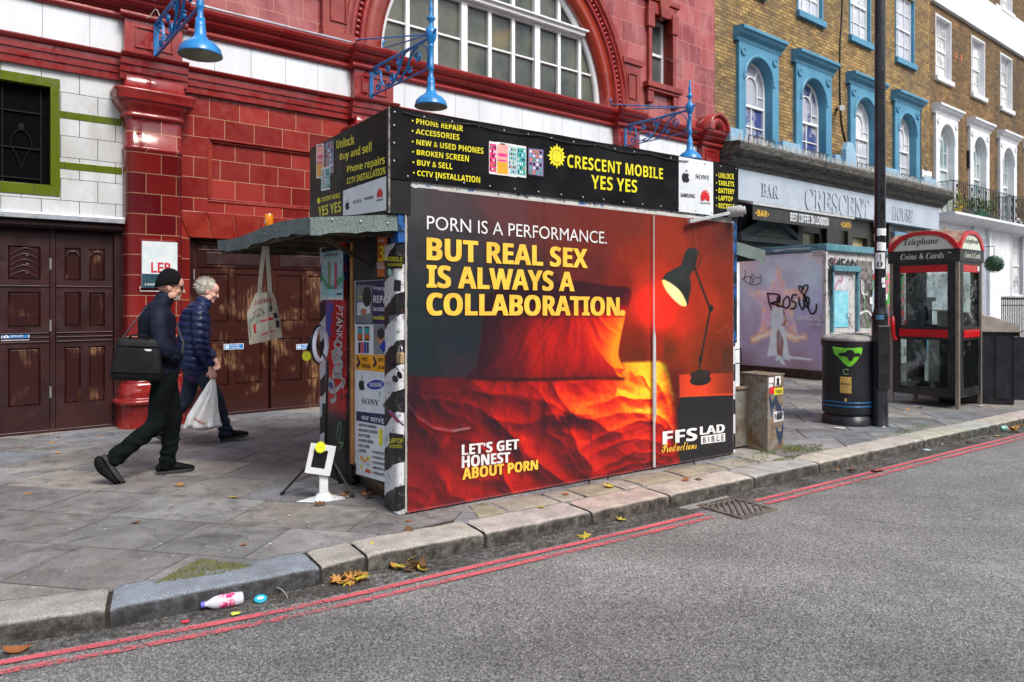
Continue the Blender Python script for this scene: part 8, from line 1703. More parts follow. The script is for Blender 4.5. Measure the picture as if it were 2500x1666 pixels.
M_puf = mat('puffer_navy', (.003, .009, .042), .4, 0, (.006, .016, .075), 6, bump=.35, bs=35, spec=.4); M_jean = mat('jeans_blue', (.005, .009, .026), .85, 0, (.011, .019, .045), 8, bump=.3, bs=150)
M_bag = mat('nylon_black', (.004, .0045, .006), .65, 0, (.009, .010, .013), 7, bump=.3, bs=130, spec=.25); M_hairg = mat('hair_grey', (.42, .39, .34), .7, 0, (.62, .57, .48), 30)

# ---- first man: beanie, navy jacket, laptop bag, mid-stride
g1 = G(400.7, 1163); man1 = thing('person', 'man in black beanie and glasses striding with a shoulder bag', 'person', (g1[0], g1[1], .1), R(31))
lean = .02
b = MB()
hd1 = (.045, 0, 1.635); HM = head(b, hd1, 6, 1.02, 1.0)
loft(b, [(-.03, 0, 1.40, .07, .075), (-.01, 0, 1.48, .062, .064), (.02, 0, 1.56, .056, .056)], 16)
loft(b, [(.0, 0, .86, .11, .15), (-.03, 0, 1.0, .10, .15), (-.05, 0, 1.2, .11, .16), (-.05, 0, 1.38, .11, .18), (-.035, 0, 1.44, .07, .12)])
for sd, kn, an in ((1, (.07, .09, .50), (.03, .09, .10)), (-1, (-.05, -.09, .47), (-.36, -.09, .22))):
    loft(b, [(-.01, sd * .09, .90, .06, .06), (kn[0], kn[1], kn[2], .042, .042), (an[0], an[1], an[2], .04, .04)], 14)
for sd, el, wr in ((-1, (-.035, -.235, 1.14), (.045, -.15, 1.06)), (1, (-.06, .23, 1.14), (.045, .13, 1.04))):
    loft(b, [(-.045, sd * .19, 1.40, .05, .05), (*el, .042, .042), (*wr, .03, .03)], 14)
    hand(b, wr, (.1, -sd * .3, -.9), (-.2, -sd * .95, 0), 25, .8, sd)
fuse('body', b, .0075, M_skin, man1, 2)
b = MB()   # jacket
loft(b, [(-.005, 0, .905, .135, .185), (-.02, 0, .97, .145, .19), (-.045, 0, 1.1, .15, .195), (-.055, 0, 1.24, .15, .205), (-.05, 0, 1.36, .145, .22), (-.045, 0, 1.43, .11, .185), (-.02, 0, 1.49, .075, .10)], 28)
loft(b, [(-.05, -.18, 1.405, .085, .075), (-.06, -.225, 1.33, .078, .07), (-.05, -.25, 1.18, .07, .062), (-.01, -.245, 1.11, .068, .062), (.05, -.21, 1.06, .062, .058), (.085, -.15, 1.03, .055, .05)], 20)
loft(b, [(-.05, .18, 1.405, .085, .075), (-.06, .225, 1.33, .078, .07), (-.06, .24, 1.18, .07, .062), (.03, .21, 1.08, .066, .06), (.08, .14, 1.03, .052, .05)], 20)
loft(b, [(-.03, 0, 1.455, .082, .095), (-.015, 0, 1.50, .078, .082), (.005, 0, 1.535, .078, .08)], 20)
def wr1(co): return .016 * n3(co * np.array([1, 1, 2.2]), 9, 5) + .016 * n3(co * np.array([1.5, 1, 1]), 4, 9) + .004 * np.sin(co[:, 2] * 70 + 6 * n3(co, 5, 2) * 6) * np.clip((1.2 - co[:, 2]) * 4, 0, 1)
jk = fuse('jacket', b, .009, M_jk1, man1, 3, wr1)
b = MB()   # trousers
loft(b, [(-.005, 0, .96, .12, .165), (-.01, 0, .88, .125, .17), (-.005, 0, .82, .11, .15)], 24)
loft(b, [(-.0, .085, .88, .10, .092), (.035, .09, .72, .092, .085), (.07, .09, .54, .078, .075), (.075, .09, .47, .076, .074), (.06, .09, .3, .07, .068), (.035, .09, .13, .068, .062), (.03, .09, .085, .075, .066)], 20)
loft(b, [(-.0, -.085, .88, .10, .092), (-.03, -.09, .72, .092, .085), (-.055, -.09, .54, .078, .075), (-.085, -.09, .46, .078, .074), (-.2, -.09, .36, .072, .068), (-.33, -.09, .26, .068, .062), (-.375, -.09, .215, .072, .064)], 20)
def wr2(co): return .012 * n3(co * np.array([1, 1, 1.6]), 8, 15) + .006 * np.sin(co[:, 2] * 55 + co[:, 0] * 30 + 30 * n3(co, 4, 3)) * np.clip((.62 - co[:, 2]) * 3, 0.15, 1)
fuse('trousers', b, .009, M_tr1, man1, 2, wr2)
b = MB(); shoe(b, (-.035, .09, .015), (.235, .09, .012)); shoe(b, (-.455, -.09, .235), (-.335, -.09, .012), (-.95, 0, .0)); fuse('shoe', b, .006, M_shb, man1, 2)
b = MB(); sole(b, (-.035, .09, .004), (.235, .09, .004)); sole(b, (-.462, -.09, .24), (-.338, -.09, .006), (.95, 0, .0)); b.build('sole', M_solg, man1, .004)
b = MB(); S1 = Matrix.Identity(3); n_ = 20; P_ = []    # beanie
for j in range(12):
    ph = R(4 + 86 * j / 11 + (0 if j < 11 else 3)); rr_ = math.sin(min(ph, R(90))) ; z_ = .132 * math.cos(ph)
    P_.append([tuple(HM @ Vector((-.014 + .104 * rr_ * math.cos(2 * math.pi * i / n_) * (1.0), .091 * rr_ * math.sin(2 * math.pi * i / n_), .028 + z_ - .026 * rr_ * (0 if math.cos(2 * math.pi * i / n_) > 0 else -math.cos(2 * math.pi * i / n_)) * (j / 11) ** 2 + .01 * math.cos(2 * math.pi * i / n_) * (j / 11)))) for i in range(n_ + 1)])
P_.append([tuple(HM @ Vector((-.014 + .100 * math.cos(2 * math.pi * i / n_), .085 * math.sin(2 * math.pi * i / n_), .02 - .03 * (0 if math.cos(2 * math.pi * i / n_) > 0 else -math.cos(2 * math.pi * i / n_)) + .01 * math.cos(2 * math.pi * i / n_)))) for i in range(n_ + 1)])
b.grid(P_); c0 = HM @ Vector((-.02, 0, .156)); b.add([tuple(c0)] + P_[0], [(0, i + 1, i + 2) for i in range(n_)], True); cap = b.build('beanie', M_knit, man1); m_ = cap.modifiers.new('thick', 'SOLIDIFY'); m_.thickness = .008
b = MB()
for q_ in (-1, 1):
    b.tube([tuple(HM @ Vector(p)) for p in ((-.015, q_ * .082, .012), (.05, q_ * .076, .010), (.092, q_ * .052, .008))], .0035, 6); f = lambda a_: tuple(HM @ Vector((.098, q_ * .034 + .026 * math.cos(a_), .0 + .02 * math.sin(a_)))); b.tube([f(R(a_)) for a_ in range(0, 360, 30)], .0028, 6, closed=True); b.flat([f(R(a_)) for a_ in range(0, 360, 30)])
b.tube([tuple(HM @ Vector(p)) for p in ((.1, -.009, .003), (.104, 0, .006), (.1, .009, .003))], .003, 6); b.build('glasses', mat('spectacle_dark', (.015, .018, .025), .15), man1)
b = MB(); rr = random.Random(1)
for k in range(420):
    a_ = rr.uniform(-1.5, 1.5); z_ = rr.uniform(-.105, -.06); p = HM @ Vector((.034 + .050 * math.cos(a_), .052 * math.sin(a_), z_)); s_ = .003; v = Vector((rr.uniform(-1, 1), rr.uniform(-1, 1), -1)).normalized() * .005; b.add([p + Vector((s_, 0, 0)), p - Vector((s_, 0, 0)), p + v], [(0, 1, 2)])
b.build('beard', mat('stubble_grey', (.45, .42, .4), .8), man1)
# shoulder bag
bg1 = thing('laptop_bag', 'black laptop bag hanging from the shoulder of the man in the beanie', 'bag', (0, 0, 0), 0)
mw = Matrix.Translation((g1[0], g1[1], .1)) @ Matrix.Rotation(R(31), 4, 'Z'); bl_ = mw @ Matrix.Translation((-.215, -.235, 1.045)) @ Matrix.Rotation(R(4), 4, 'Y') @ Matrix.Rotation(R(-8), 4, 'Z')
bg1.matrix_world = bl_
q = MB(); n = 40
def bagring(hx, hy, z, sx_=0): return [(hx * math.copysign(abs(math.cos(2 * math.pi * i / n)) ** .38, math.cos(2 * math.pi * i / n)) + sx_, hy * math.copysign(abs(math.sin(2 * math.pi * i / n)) ** .45, math.sin(2 * math.pi * i / n)), z) for i in range(n)]
rg = [bagring(.13, .03, .165), bagring(.15, .055, .158), bagring(.158, .066, .13), bagring(.168, .074, .05), bagring(.18, .082, -.05), bagring(.192, .086, -.12), bagring(.19, .08, -.155), bagring(.17, .06, -.178), bagring(.14, .03, -.185)]
vs = [v for r_ in rg for v in r_]; q.add(vs, [(j * n + i, j * n + (i + 1) % n, (j + 1) * n + (i + 1) % n, (j + 1) * n + i) for j in range(len(rg) - 1) for i in range(n)] + [tuple(range(n)), tuple(range((len(rg) - 1) * n, len(rg) * n))], True); q.build('bag_body', M_bag, bg1)
q = MB(); q.grid([[(-.125 + .25 * i / 8 + (-.02 if j == 0 else 0) * (1 if i < 4 else -1) * -1, -.078 - .008 * math.sin(math.pi * i / 8) - .004 * (3 - j), .07 - .06 * j) for i in range(9)] for j in range(4)]); q.build('front_pocket', M_bag, bg1)
q = MB(); q.tube([(-.18, -.088, -.112), (0, -.096, -.112), (.18, -.088, -.112)], .005, 6); q.tube([(-.15, -.07, .1), (0, -.08, .1), (.15, -.07, .1)], .004, 6); q.tube(cat_rom([(-.07, -.05, .15), (-.05, -.06, .185), (.05, -.06, .185), (.07, -.05, .15)], 4), .008, 6); q.build('zip', M_shb, bg1)
q = MB(); q.box(.05, .1, -.094, -.09, .065, .08); q.build('badge', M_stw, bg1)
inv = bl_.inverted() @ mw
q = MB(); cs_ = [(-.33, -.22, 1.2), (-.25, -.21, 1.32), (-.17, -.15, 1.43), (-.10, .0, 1.49), (.0, .10, 1.46), (.09, .13, 1.36), (.135, .02, 1.2), (.14, -.10, 1.14), (.09, -.22, 1.03), (-.06, -.25, 1.1)]
q.bar([tuple(inv @ Vector(p)) for p in cat_rom(cs_, 5)], .035, .005, (.3, 1, .2)); q.build('strap', mat('strap_grey', (.05, .053, .06), .6), bg1)

# ---- second man: grey hair, quilted blue jacket
g2 = G(475.7, 1081); man2 = thing('person', 'grey haired man in blue quilted jacket carrying a white carrier bag', 'person', (g2[0], g2[1], .1), R(29))
b = MB(); h2 = (.125, 0, 1.625); HM2 = head(b, h2, 16, 1.02)
loft(b, [(.035, 0, 1.40, .07, .075), (.06, 0, 1.47, .06, .062), (.095, 0, 1.55, .056, .058)], 16)
loft(b, [(.03, 0, .84, .11, .15), (.0, 0, 1.0, .10, .15), (.01, 0, 1.2, .11, .16), (.03, 0, 1.38, .11, .18), (.05, 0, 1.43, .07, .12)])
for sd, kn, an in ((-1, (.20, -.09, .47), (.31, -.09, .11)), (1, (-.06, .09, .46), (-.34, .09, .15))): loft(b, [(.02, sd * .09, .88, .06, .06), (*kn, .042, .042), (*an, .04, .04)], 14)
wrN = (.135, -.235, .815)
loft(b, [(.03, -.19, 1.40, .05, .05), (.03, -.255, 1.12, .042, .042), (wrN[0], wrN[1], wrN[2], .028, .03)], 14); hand(b, (wrN[0], wrN[1], wrN[2] - .01), (.25, 0, -1), (.2, 1, 0), 75, 1.0, -1)
loft(b, [(.03, .19, 1.40, .05, .05), (.05, .25, 1.12, .042, .042), (.20, .22, .90, .028, .03)], 14); hand(b, (.205, .22, .885), (.35, 0, -.9), (.1, -1, 0), 40, 1.0, 1)
fuse('body', b, .0062, M_skin2, man2, 2)
b = MB()
loft(b, [(.02, 0, .80, .145, .195), (.0, 0, .86, .16, .205), (-.01, 0, .98, .165, .21), (-.005, 0, 1.12, .165, .215), (.0, 0, 1.25, .16, .22), (.015, 0, 1.36, .145, .225), (.035, 0, 1.425, .11, .185), (.06, 0, 1.47, .08, .10)], 28)
loft(b, [(.03, -.18, 1.40, .09, .08), (.02, -.235, 1.32, .085, .078), (.02, -.262, 1.2, .08, .074), (.03, -.27, 1.1, .076, .07), (.065, -.26, .98, .068, .062), (.125, -.24, .86, .052, .05)], 20)
loft(b, [(.03, .18, 1.40, .09, .08), (.03, .24, 1.28, .082, .075), (.05, .255, 1.1, .075, .07), (.14, .24, .96, .06, .055), (.19, .22, .92, .05, .048)], 20)
loft(b, [(.05, 0, 1.43, .088, .105), (.07, 0, 1.475, .082, .085), (.085, 0, 1.51, .08, .082)], 20)
def puff(co):
    ph = co[:, 2] / .072 + n3(co, 3, 4) * 1.5 + co[:, 0] * 1.2; s_ = np.abs(np.sin(np.pi * ph)) ** .55; return .016 * s_ - .010 + .012 * n3(co, 16, 7) + .009 * n3(co, 34, 17)
fuse('jacket', b, .008, M_puf, man2, 2, puff)
b = MB(); loft(b, [(.02, 0, .765, .135, .175), (.01, 0, .82, .14, .185)], 24); fuse('shirt_hem', b, .009, mat('shirt_purple', (.06, .015, .12), .8), man2, 1)
b = MB(); loft(b, [(.02, 0, .92, .12, .165), (.02, 0, .84, .125, .17), (.02, 0, .78, .11, .15)], 24)
loft(b, [(.02, -.085, .85, .10, .095), (.09, -.09, .7, .09, .085), (.17, -.09, .53, .078, .075), (.205, -.09, .46, .076, .072), (.25, -.09, .3, .07, .068), (.29, -.09, .15, .068, .064), (.30, -.09, .10, .074, .066)], 20)
loft(b, [(.01, .085, .85, .10, .095), (-.02, .09, .7, .09, .085), (-.06, .09, .50, .078, .075), (-.14, .09, .38, .074, .07), (-.27, .09, .22, .068, .064), (-.32, .09, .15, .07, .064)], 20)
fuse('jeans', b, .009, M_jean, man2, 2, wr2)
b = MB(); shoe(b, (.255, -.09, .02), (.515, -.09, .05), (0, 0, 1)); shoe(b, (-.42, .09, .13), (-.24, .09, .015), (.5, 0, .85)); fuse('shoe', b, .006, M_shb, man2, 2)
b = MB(); sole(b, (.25, -.09, .006), (.515, -.09, .036)); sole(b, (-.435, .09, .125), (-.25, .09, .005), (.5, 0, .85)); b.build('sole', M_solg, man2, .004)
b = MB(); rr = random.Random(6)   # hair: a close cap with many loose locks
M3 = HM2.to_3x3(); b.ell(HM2 @ Vector((-.022, 0, .045)), (.098, .085, .088), 22, M3); b.ell(HM2 @ Vector((-.05, 0, .0)), (.066, .078, .065), 20, M3)
for k in range(1500):
    th = rr.uniform(-math.pi, math.pi); ph = rr.uniform(-.35, 1.45); d_ = Vector((math.cos(th) * math.cos(ph), math.sin(th) * math.cos(ph), math.sin(ph)))
    if d_.x > .55 and ph < .75: continue
    if d_.x > .1 and ph < .15: continue
    p = Vector((-.025 + .1 * d_.x, .086 * d_.y, .038 + .092 * d_.z)); fl = Vector((-.3 + rr.uniform(-.8, .8), rr.uniform(-.8, .8), rr.uniform(-.8, .5))); fl = (fl - d_ * fl.dot(d_) * .6).normalized(); L_ = rr.uniform(.02, .048); s_ = fl.cross(d_).normalized() * .004
    a_ = HM2 @ (p + s_); c_ = HM2 @ (p - s_); e_ = HM2 @ (p + fl * L_ + d_ * rr.uniform(.0, .02)); b.add([a_, c_, e_], [(0, 1, 2)])
b.build('hair', M_hairg, man2)
for HMx, mn in ((HM, man1), (HM2, man2)):
    q = MB()
    for s_ in (-1, 1): q.ell(HMx @ Vector((.083, s_ * .033, .004)), (.012, .013, .010), 10)
    q.build('eye', mat('eye_dark', (.03, .02, .02), .2), mn)
# carrier bag in his hand
mw2 = Matrix.Translation((g2[0], g2[1], .1)) @ Matrix.Rotation(R(29), 4, 'Z'); hp = mw2 @ Vector((wrN[0] + .03, wrN[1] + .02, wrN[2] - .085))
cbg = thing('carrier_bag', 'white plastic carrier bag held by the grey haired man', 'bag', hp, R(29))
z2p = lambda x, y: ((x - 745) * .00157, (740 - y) * .00157)
Lb = [(738, 745), (700, 800), (640, 900), (580, 1000), (556, 1075)]; Rb = [(752, 745), (765, 850), (772, 950), (785, 1030), (798, 1085)]
def cb_pt(u, v, sd):
    k = v * 4; i = min(int(k), 3); f = k - i; l_ = z2p(*(Lb[i][j] + (Lb[i + 1][j] - Lb[i][j]) * f for j in (0, 1))); r_ = z2p(*(Rb[i][j] + (Rb[i + 1][j] - Rb[i][j]) * f for j in (0, 1)))
    x = l_[0] + (r_[0] - l_[0]) * u; z = l_[1] + (r_[1] - l_[1]) * u - .035 * math.sin(math.pi * u) * v; b_ = math.sin(math.pi * u) ** .6 * (.006 + .085 * v) * (1 - .9 * max(0, (v - .93) / .07))
    cr = .011 * math.sin((u * 9 + v * 1.5) * 2.3) * v + .007 * math.sin(u * 31 + v * 9) * v + .005 * math.sin(v * 23 - u * 14); return (x + cr * .3, sd * b_ + cr, z)
q = MB()
for sd in (-1, 1): q.grid([[cb_pt(i / 26, j / 26, sd) for i in range(27)] for j in range(27)])
t = NT('carrier_plastic'); t.set((.9, .9, .88), .35); t.b.inputs['Transmission Weight'].default_value = 0; t.b.inputs['Subsurface Weight'].default_value = .35; t.b.inputs['Subsurface Scale'].default_value = .05; t.bump(t.noise(22, 4, .6, None, 1.5), .8, .012)
bb_ = q.build('bag_body', t.m, cbg)
q = MB(); q.tube(cat_rom([(-.01, -.012, -.02), (-.012, -.01, .03), (.0, 0, .05), (.012, .01, .03), (.01, .012, -.02)], 4), .008, 6); q.build('bag_handle', t.m, bb_)
q = MB(); f = lambda u, v: (lambda p: (p[0], p[1] - .008, p[2]))(cb_pt(.18 + .6 * u, .84 - .12 * v + .1 * u, -1)); text(q, 'Iceland', lambda u, v: f(u * .55, .5 + v * .5), '', .02); text(q, '.co.uk', lambda u, v: f(.55 + u * .4, -.2 + v * .4), '', .02); q.build('bag_print', mat('print_rust', (.55, .09, .03), .5), bb_)

# ================================================================ FALLEN LEAVES AND LITTER
LC = {'ochre': (.52, .25, .06), 'yellow': (.58, .46, .06), 'rust': (.36, .12, .035), 'brown': (.16, .08, .035), 'green': (.38, .42, .05)}
ML = {k: mat('leaf_' + k, v, .6, 0, tuple(x * .6 for x in v), 40, bump=.3, bs=90) for k, v in LC.items()}
def leaf_mesh(seed, kind='maple'):
    rr = random.Random(seed); m_ = MB(); out = []
    if kind == 'maple':
        tips = [(-150, .55), (-100, .8), (-52, .95), (0, 1.1), (52, .95), (100, .8), (150, .55)]
        for i, (a, r_) in enumerate(tips):
            r_ *= rr.uniform(.85, 1.1); out.append((r_, a)); out.append((r_ * .62, a + 13)); nx = tips[(i + 1) % 7][0] if i < 6 else 210; out.append((.36 * rr.uniform(.9, 1.2), (a + nx) / 2)); out.append((.6 * rr.uniform(.8, 1), nx - 14))
    else:
        for a in range(0, 360, 24): out.append((1. * (1 - .45 * abs(math.sin(R(a)))) * rr.uniform(.85, 1.05), a))
    P_ = [(r_ * math.cos(R(a)), r_ * math.sin(R(a))) for r_, a in out]; cx_, cy_ = rr.uniform(.2, .6), rr.uniform(.1, .5); ph = rr.uniform(0, 6)
    zf = lambda x, y: .22 + cx_ * .3 * x * x + cy_ * .35 * y * y + .12 * math.sin(3 * x + ph) * math.cos(3 * y) - .2
    vs = [(0, 0, zf(0, 0) + .02)] + [(x * .5, y * .5, zf(x * .5, y * .5)) for x, y in P_] + [(x, y, max(zf(x, y), 0.)) for x, y in P_]; n = len(P_)
    fs = [(0, 1 + i, 1 + (i + 1) % n) for i in range(n)] + [(1 + i, 1 + n + i, 1 + n + (i + 1) % n, 1 + (i + 1) % n) for i in range(n)]
    mn = min(v[2] for v in vs); vs = [(v[0], v[1], v[2] - mn) for v in vs]; m_.add(vs, fs, True)
    m_.tube([(-.1, 0, .05), (-.6, .05, .03), (-.95, .12, .08)], .02, 5) if kind == 'maple' else None; return m_
_lv = {}
def leaf(px, py, size, colr, lab, z=.1, kind='maple', rot=None, seed=0, tilt=0, group=None, dz=.004):
    k = (colr, kind, seed % 6)
    if k not in _lv:
        o = leaf_mesh(seed % 6 + (10 if kind != 'maple' else 0), kind).build('fallen_leaf', ML[colr]); _lv[k] = o.data
    else: o = bpy.data.objects.new('fallen_leaf', _lv[k]); COL.objects.link(o)
    p = G(px, py, z); o.location = (p[0], p[1], z + dz); rr = random.Random(px * 7 + py); o.rotation_euler = (R(rr.uniform(-12, 12) + tilt), R(rr.uniform(-12, 12)), rr.uniform(0, 6.28) if rot is None else R(rot)); o.scale = (size, size, size)
    return tag(o, lab, 'leaf', group or 'fallen autumn leaves')
V = lambda x, y: (x * 1.0625, y * 1.0625)
for i, (x, y, s_, c_, lab, z, k) in enumerate([
    (415, 1117, .055, 'ochre', 'yellow-brown leaf on the flagstone right of the striding man', .1, 'maple'), (535, 1145, .045, 'yellow', 'curled yellow leaf on the pavement left of the tablet stand', .1, 'oval'), (311, 1203, .035, 'brown', 'small dark curled leaf in the middle of the left pavement', .1, 'oval'),
    (65, 1136, .04, 'ochre', 'pale leaf on the pavement near the left edge', .1, 'oval'), (735, 1160, .075, 'brown', 'large dry brown leaf just in front of the tablet stand base', .1, 'maple'), (120, 1018, .05, 'ochre', 'flat leaf below the brown doors, nearer the viewer', .1, 'maple'), (135, 1005, .04, 'rust', 'small rust leaf close to the brown double doors', .1, 'oval'),
    (228, 1002, .035, 'ochre', 'small leaf by the foot of the brown door near the pillar', .1, 'oval'), (133, 1043, .035, 'ochre', 'tiny pale leaf on the flags left of the striding man', .1, 'oval'), (52, 1030, .035, 'rust', 'tiny rust leaf on the flags at the far left', .1, 'oval'), (790, 1138, .06, 'ochre', 'brown leaf lying on the white base of the tablet stand', .112, 'oval'),
    (1243, 1167, .05, 'yellow', 'small yellow maple leaf on the kerb below the poster', .106, 'maple'), (1400, 1120, .07, 'yellow', 'yellow maple leaf tight against the foot of the poster', .106, 'maple'), (1300, 1137, .045, 'rust', 'rust leaf on the setts below the poster', .106, 'maple'), (1347, 1234, .07, 'yellow', 'big yellow leaf lying on the road between kerb and red line', .004, 'maple'), (1428, 1197, .06, 'yellow', 'pale yellow leaf on the tarmac below the pinkish kerb stone', .004, 'maple'),
    (1742, 1117, .06, 'ochre', 'orange leaf standing in the gutter right of the drain', .004, 'maple'), (1660, 1108, .045, 'rust', 'rust leaf beside the drain collar', .004, 'oval'), (1575, 1105, .055, 'rust', 'crumpled rust leaf on the kerb, left of a pair', .106, 'maple'), (1605, 1103, .05, 'brown', 'crumpled brown leaf on the kerb, right of a pair', .106, 'maple'), 
    (37, 1497, .06, 'rust', 'curled orange leaf in the gutter at the bottom left corner', .004, 'oval'), (560, 1254, .035, 'rust', 'small rust leaf on the flags near the double kerb joint', .1, 'maple'), (858, 1253, .03, 'yellow', 'little yellow leaf in the kerb joint right of the short stone', .1, 'oval'), (940, 1220, .05, 'brown', 'thin brown leaf behind the kerb left of the poster corner', .1, 'oval'),
    (1970, 1085 - 20, .05, 'ochre', 'ochre leaf in the gutter below the litter bin', .004, 'maple'), (2228, 1017, .075, 'ochre', 'large ochre leaf in the gutter by the lamp column', .004, 'maple'), (2290, 1003, .06, 'yellow', 'yellow leaf in the gutter before the mint can', .004, 'maple'), (2260, 1008, .05, 'rust', 'rust leaf in the gutter beyond the large ochre leaf', .004, 'maple'), (2250, 920, .09, 'rust', 'rust leaf heap fragment below the phone box corner', .1, 'maple'),
    (1872, 900, .05, 'ochre', 'upper of two ochre leaves on the pavement left of the bin', .1, 'oval'), (1873, 908, .05, 'rust', 'lower of two leaves on the pavement left of the bin', .1, 'oval'), (2100, 925, .06, 'ochre', 'ochre leaf under the phone box door', .1, 'maple'), (2113, 938, .05, 'ochre', 'small leaf on the pavement before the phone box', .1, 'oval'), (2085, 941, .05, 'ochre', 'small pale leaf between lamp column and phone box', .1, 'oval'), (1762, 868, .07, 'ochre', 'orange leaf beneath the star poster, farther left', .1, 'maple'), (1800, 868, .06, 'rust', 'rust leaf beneath the star poster, farther right', .1, 'maple'), (940, 1198, .03, 'rust', 'tiny rust leaf beside the foot of the zebra column', .1, 'oval'), (545, 1352, .025, 'green', 'tiny green scrap in the gutter below the pink bottle', .004, 'oval')]):
    X_, Y_ = V(x, y); leaf(X_, Y_, s_, c_, lab, z, k, None, i)
rr = random.Random(77)
def pile(x0, y0, sx_, sy_, n, lab, z=.004, s0=.042, s1=.074, cs=('ochre', 'rust', 'brown', 'ochre', 'yellow')):
    for k in range(n):
        x, y = rr.gauss(x0, sx_), rr.gauss(y0, sy_) ; X_, Y_ = V(x, y); leaf(X_, Y_, rr.uniform(s0, s1), rr.choice(cs), lab, z, rr.choice(('maple', 'maple', 'oval')), None, rr.randrange(6), rr.uniform(-50, 50), lab.split(' in ')[0] if False else 'leaves: ' + lab, rr.uniform(.004, .03))
pile(800, 1336, 24, 4, 18, 'dry leaf in the ochre drift against the short kerb stone', cs=('ochre', 'ochre', 'rust', 'ochre', 'yellow')); pile(942, 1306, 20, 3, 12, 'dry leaf in the drift under the pale kerb stone', s1=.05); pile(1985, 1083, 28, 4, 14, 'dry leaf in the gutter drift before the rusty cabinet', s0=.02, s1=.05)
pile(2330, 990, 9, 4, 8, 'dry leaf in the drift at the far right of the gutter', s1=.07); pile(850, 1138, 30, 8, 14, 'dry leaf lying under the rotten kiosk plinth', .1, .025, .05, ('ochre', 'brown', 'rust'))
M_pap = mat('paper_scrap', (.6, .62, .62), .7)
def scrap(px, py, lab, s_=.03, z=.004, m=None, name='paper_scrap'):
    p = G(px, py, z); r_ = random.Random(px); q = MB(); n = 7; P_ = [(s_ * r_.uniform(.6, 1.2) * math.cos(6.28 * k / n), s_ * r_.uniform(.4, .9) * math.sin(6.28 * k / n), r_.uniform(0, .012)) for k in range(n)]; q.add([(0, 0, .014)] + P_, [(0, 1 + k, 1 + (k + 1) % n) for k in range(n)]); o = q.build(name, m or M_pap); o.location = (p[0], p[1], z + .001); o.rotation_euler = (0, 0, r_.uniform(0, 6)); return tag(o, lab, 'litter', 'litter in the street')
scrap(1985, 1130, 'white paper scrap among the leaves in the gutter', .07); scrap(2262, 1100, 'pale blue strip of litter in the gutter under the lamp column', .06, .004, mat('scrap_blue', (.45, .6, .65), .6)); scrap(2050, 1047, 'torn white paper at the foot of the litter bin', .07, .1); scrap(2395, 992, 'crumpled white tissue below the phone box', .06, .1); scrap(575, 1501, 'yellow-green crumpled wrapper in the gutter', .03, .004, mat('scrap_lime', (.6, .65, .1), .5)); scrap(453, 1521, 'small red plastic scrap in the gutter', .028, .004, mat('scrap_red', (.7, .05, .08), .4))
for i, (x, y) in enumerate(((1500, 1184), (1730, 1222 + 10), (2020, 1140), (2300, 1086), (660, 1332), (750, 1278), (705, 1262), (1000, 1240))): scrap(x, y, 'tiny pale scrap of litter', .012, .004 if y > 1100 and x > 1200 else .1)
q = MB(); rg_ = random.Random(41); GO = offs(sm, -.03)
def bit(x, y, z, s_):
    a = rg_.uniform(0, 6.28); q.mi = rg_.choice((0, 0, 0, 1, 2, 3)); c_, n_ = math.cos(a) * s_, math.sin(a) * s_; q.add([(x + c_, y + n_, z), (x - n_, y + c_, z), (x - c_, y - n_, z), (x, y, z + s_ * rg_.uniform(.3, .9))], [(0, 1, 3), (1, 2, 3), (2, 0, 3)])
for k in range(2600):
    p_ = rg_.choice(GO[:170]); d_ = abs(rg_.gauss(0, .07)); bit(p_.x + .55 * d_ + rg_.uniform(-.05, .05), p_.y - .83 * d_ + rg_.uniform(-.03, .03), .004, rg_.uniform(.002, .006))
for k in range(500):
    a, b = rg_.uniform(-.05, 3.55), -abs(rg_.gauss(0, .05)); X_, Y_, _z = kloc(a, b, 0); bit(X_, Y_, .104, rg_.uniform(.002, .007))
for k in range(260):
    a, b = rg_.uniform(-3.5, 1.2), rg_.gauss(-.05, .06); X_, Y_, _z = fw_(a, -b, 0); bit(X_, Y_, .101, rg_.uniform(.003, .008))
tag(q.build('grit', [mat('grit_dark', (.05, .045, .035), .9), mat('grit_pale', (.4, .38, .34), .9), mat('grit_leaf', (.35, .18, .05), .8), mat('grit_brown', (.16, .10, .05), .9)]), 'fine grit and crumbled leaf bits along the kerb and walls', kind='stuff')
# crushed plastic bottle, bottle cap wrapper, mint can
p = G(545, 1484, 0); bt = thing('plastic_bottle', 'crushed plastic bottle with pink label lying in the gutter', 'bottle', (p[0], p[1], .034), R(28)); q = MB(); q.M = Matrix.Rotation(R(90), 4, 'Y')
pr = [(.001, -.1), (.026, -.098), (.033, -.09), (.034, -.05), (.03, -.03), (.033, -.02), (.034, .0), (.033, .03), (.031, .045), (.022, .065), (.014, .08), (.013, .09), (.013, .1), (.001, .1)]
t = NT('bottle_plastic'); t.set((.62, .62, .72), .1, 0, .8); t.bump(t.noise(35, 3), .8, .006); q.lathe(pr, (0, 0, 0), 20); q.build('bottle_body', t.m, bt); q = MB(); q.M = Matrix.Rotation(R(90), 4, 'Y'); q.lathe([(.0345, -.055), (.0355, -.05), (.0335, -.02), (.0355, .01), (.034, .022)], (0, 0, 0), 20); t = NT('bottle_label'); t.set(t.mix(t.ramp(t.noise(30, 4), [(.45, 0.), (.55, 1.)]), (.62, .02, .16), (.8, .55, .65)), .3); t.bump(t.noise(40, 3), .6, .004); q.build('label', t.m, bt); q = MB(); q.M = Matrix.Rotation(R(90), 4, 'Y'); q.cyl((0, 0, .09), (0, 0, .108), .016, n=14); q.build('bottle_cap', mat('cap_blue', (.12, .12, .6), .4), bt); bt.rotation_euler = (0, 0, R(28 + 180))
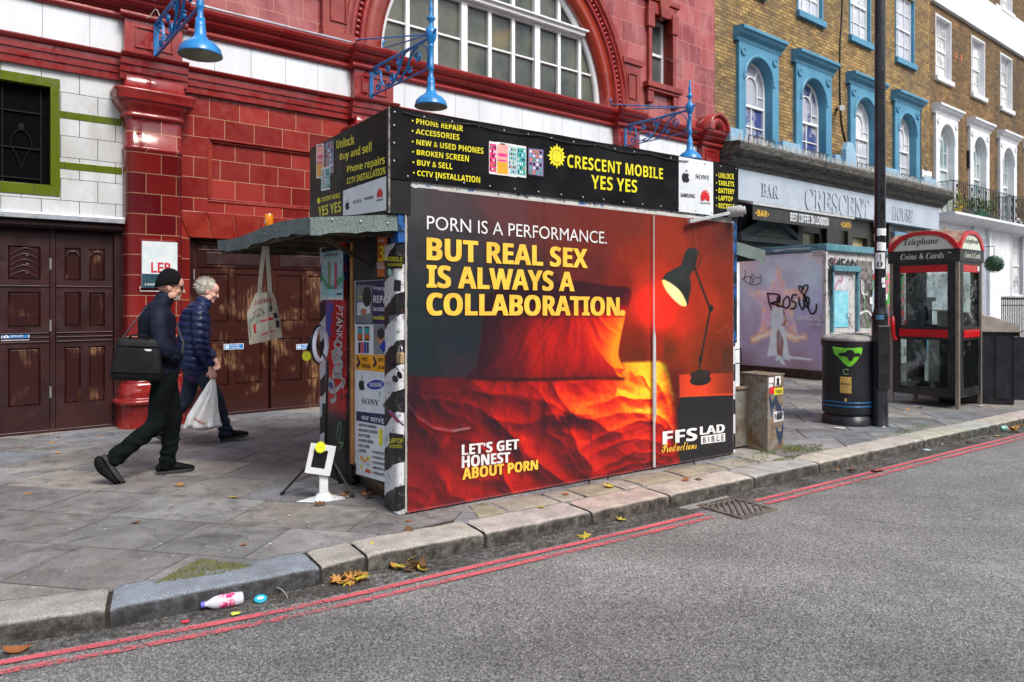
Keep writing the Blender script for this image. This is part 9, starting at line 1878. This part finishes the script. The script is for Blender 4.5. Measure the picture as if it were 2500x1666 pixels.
p = G(636, 1469, 0); q = MB(); q.lathe([(.001, .004), (.028, .004), (.038, .0), (.04, .008), (.034, .014), (.026, .010), (.001, .010)], (0, 0, 0), 20); q.mi = 1; disc(q, lambda u, v: (-.02 + .04 * u, -.015 + .03 * v, .0125), .5, .5, .5, .5); o = q.build('plastic_litter', [mat('lid_cyan', (.02, .45, .6), .3), M_stw]); o.location = (p[0], p[1], .01); o.rotation_euler = (R(14), 0, .3); o.scale = (.85, .85, .85); tag(o, 'cyan and white plastic lid lying in the gutter beside the bottle', 'litter', 'litter in the street')
p = G(2450, 1053, 0); q = MB(); q.M = Matrix.Rotation(R(90), 4, 'Y'); q.lathe([(.001, -.056), (.024, -.058), (.032, -.05), (.033, 0), (.032, .05), (.024, .058), (.001, .055)], (0, 0, 0), 18); o = q.build('drink_can', mat('can_mint', (.3, .62, .52), .3, .3)); o.location = (p[0], p[1], .034); o.rotation_euler = (0, 0, R(25)); tag(o, 'mint green drink can lying in the gutter at the far right', 'can')
p = G(655, 1455, 0); q = MB(); q.tube(cat_rom([(-.07, -.01, .006), (-.02, .02, .03), (.05, .02, .035), (.1, -.02, .02), (.12, -.05, .006)], 6), .0025, 6); o = q.build('bent_straw', mat('straw_grey', (.4, .4, .36), .5)); o.location = (p[0], p[1], 0); tag(o, 'thin bent plastic straw arching over the gutter', 'litter', 'litter in the street')

# ================================================================ THE OTHER SIDE OF THE STREET (out of view, added for the tiles and sign to reflect)
opp = thing('terrace_across_road', 'plain brick terrace across the road, seen only as reflections in glazed tiles', 'building', (FAC.o[0] + FAC.s * 24, FAC.o[1] - FAC.c * 24, 0), FAC.a)
q = MB(); hs_ = []
for k in range(16):
    for z in (1.0, 4.6, 8.0): hs_.append((-28 + k * 4.2, -28 + k * 4.2 + 1.4, z, z + 2.1))
q.wall(-30, 42, 0, 11.5, 0, hs_, -.2); q.quad((-30, 0, 11.5), (42, 0, 11.5), (42, -8, 11.5), (-30, -8, 11.5)); q.build('brick_wall', M_bk3, opp)
q = MB()
for h in hs_: q.quad((h[0], -.15, h[2]), (h[1], -.15, h[2]), (h[1], -.15, h[3]), (h[0], -.15, h[3]))
q.build('window', M_wglass, opp)
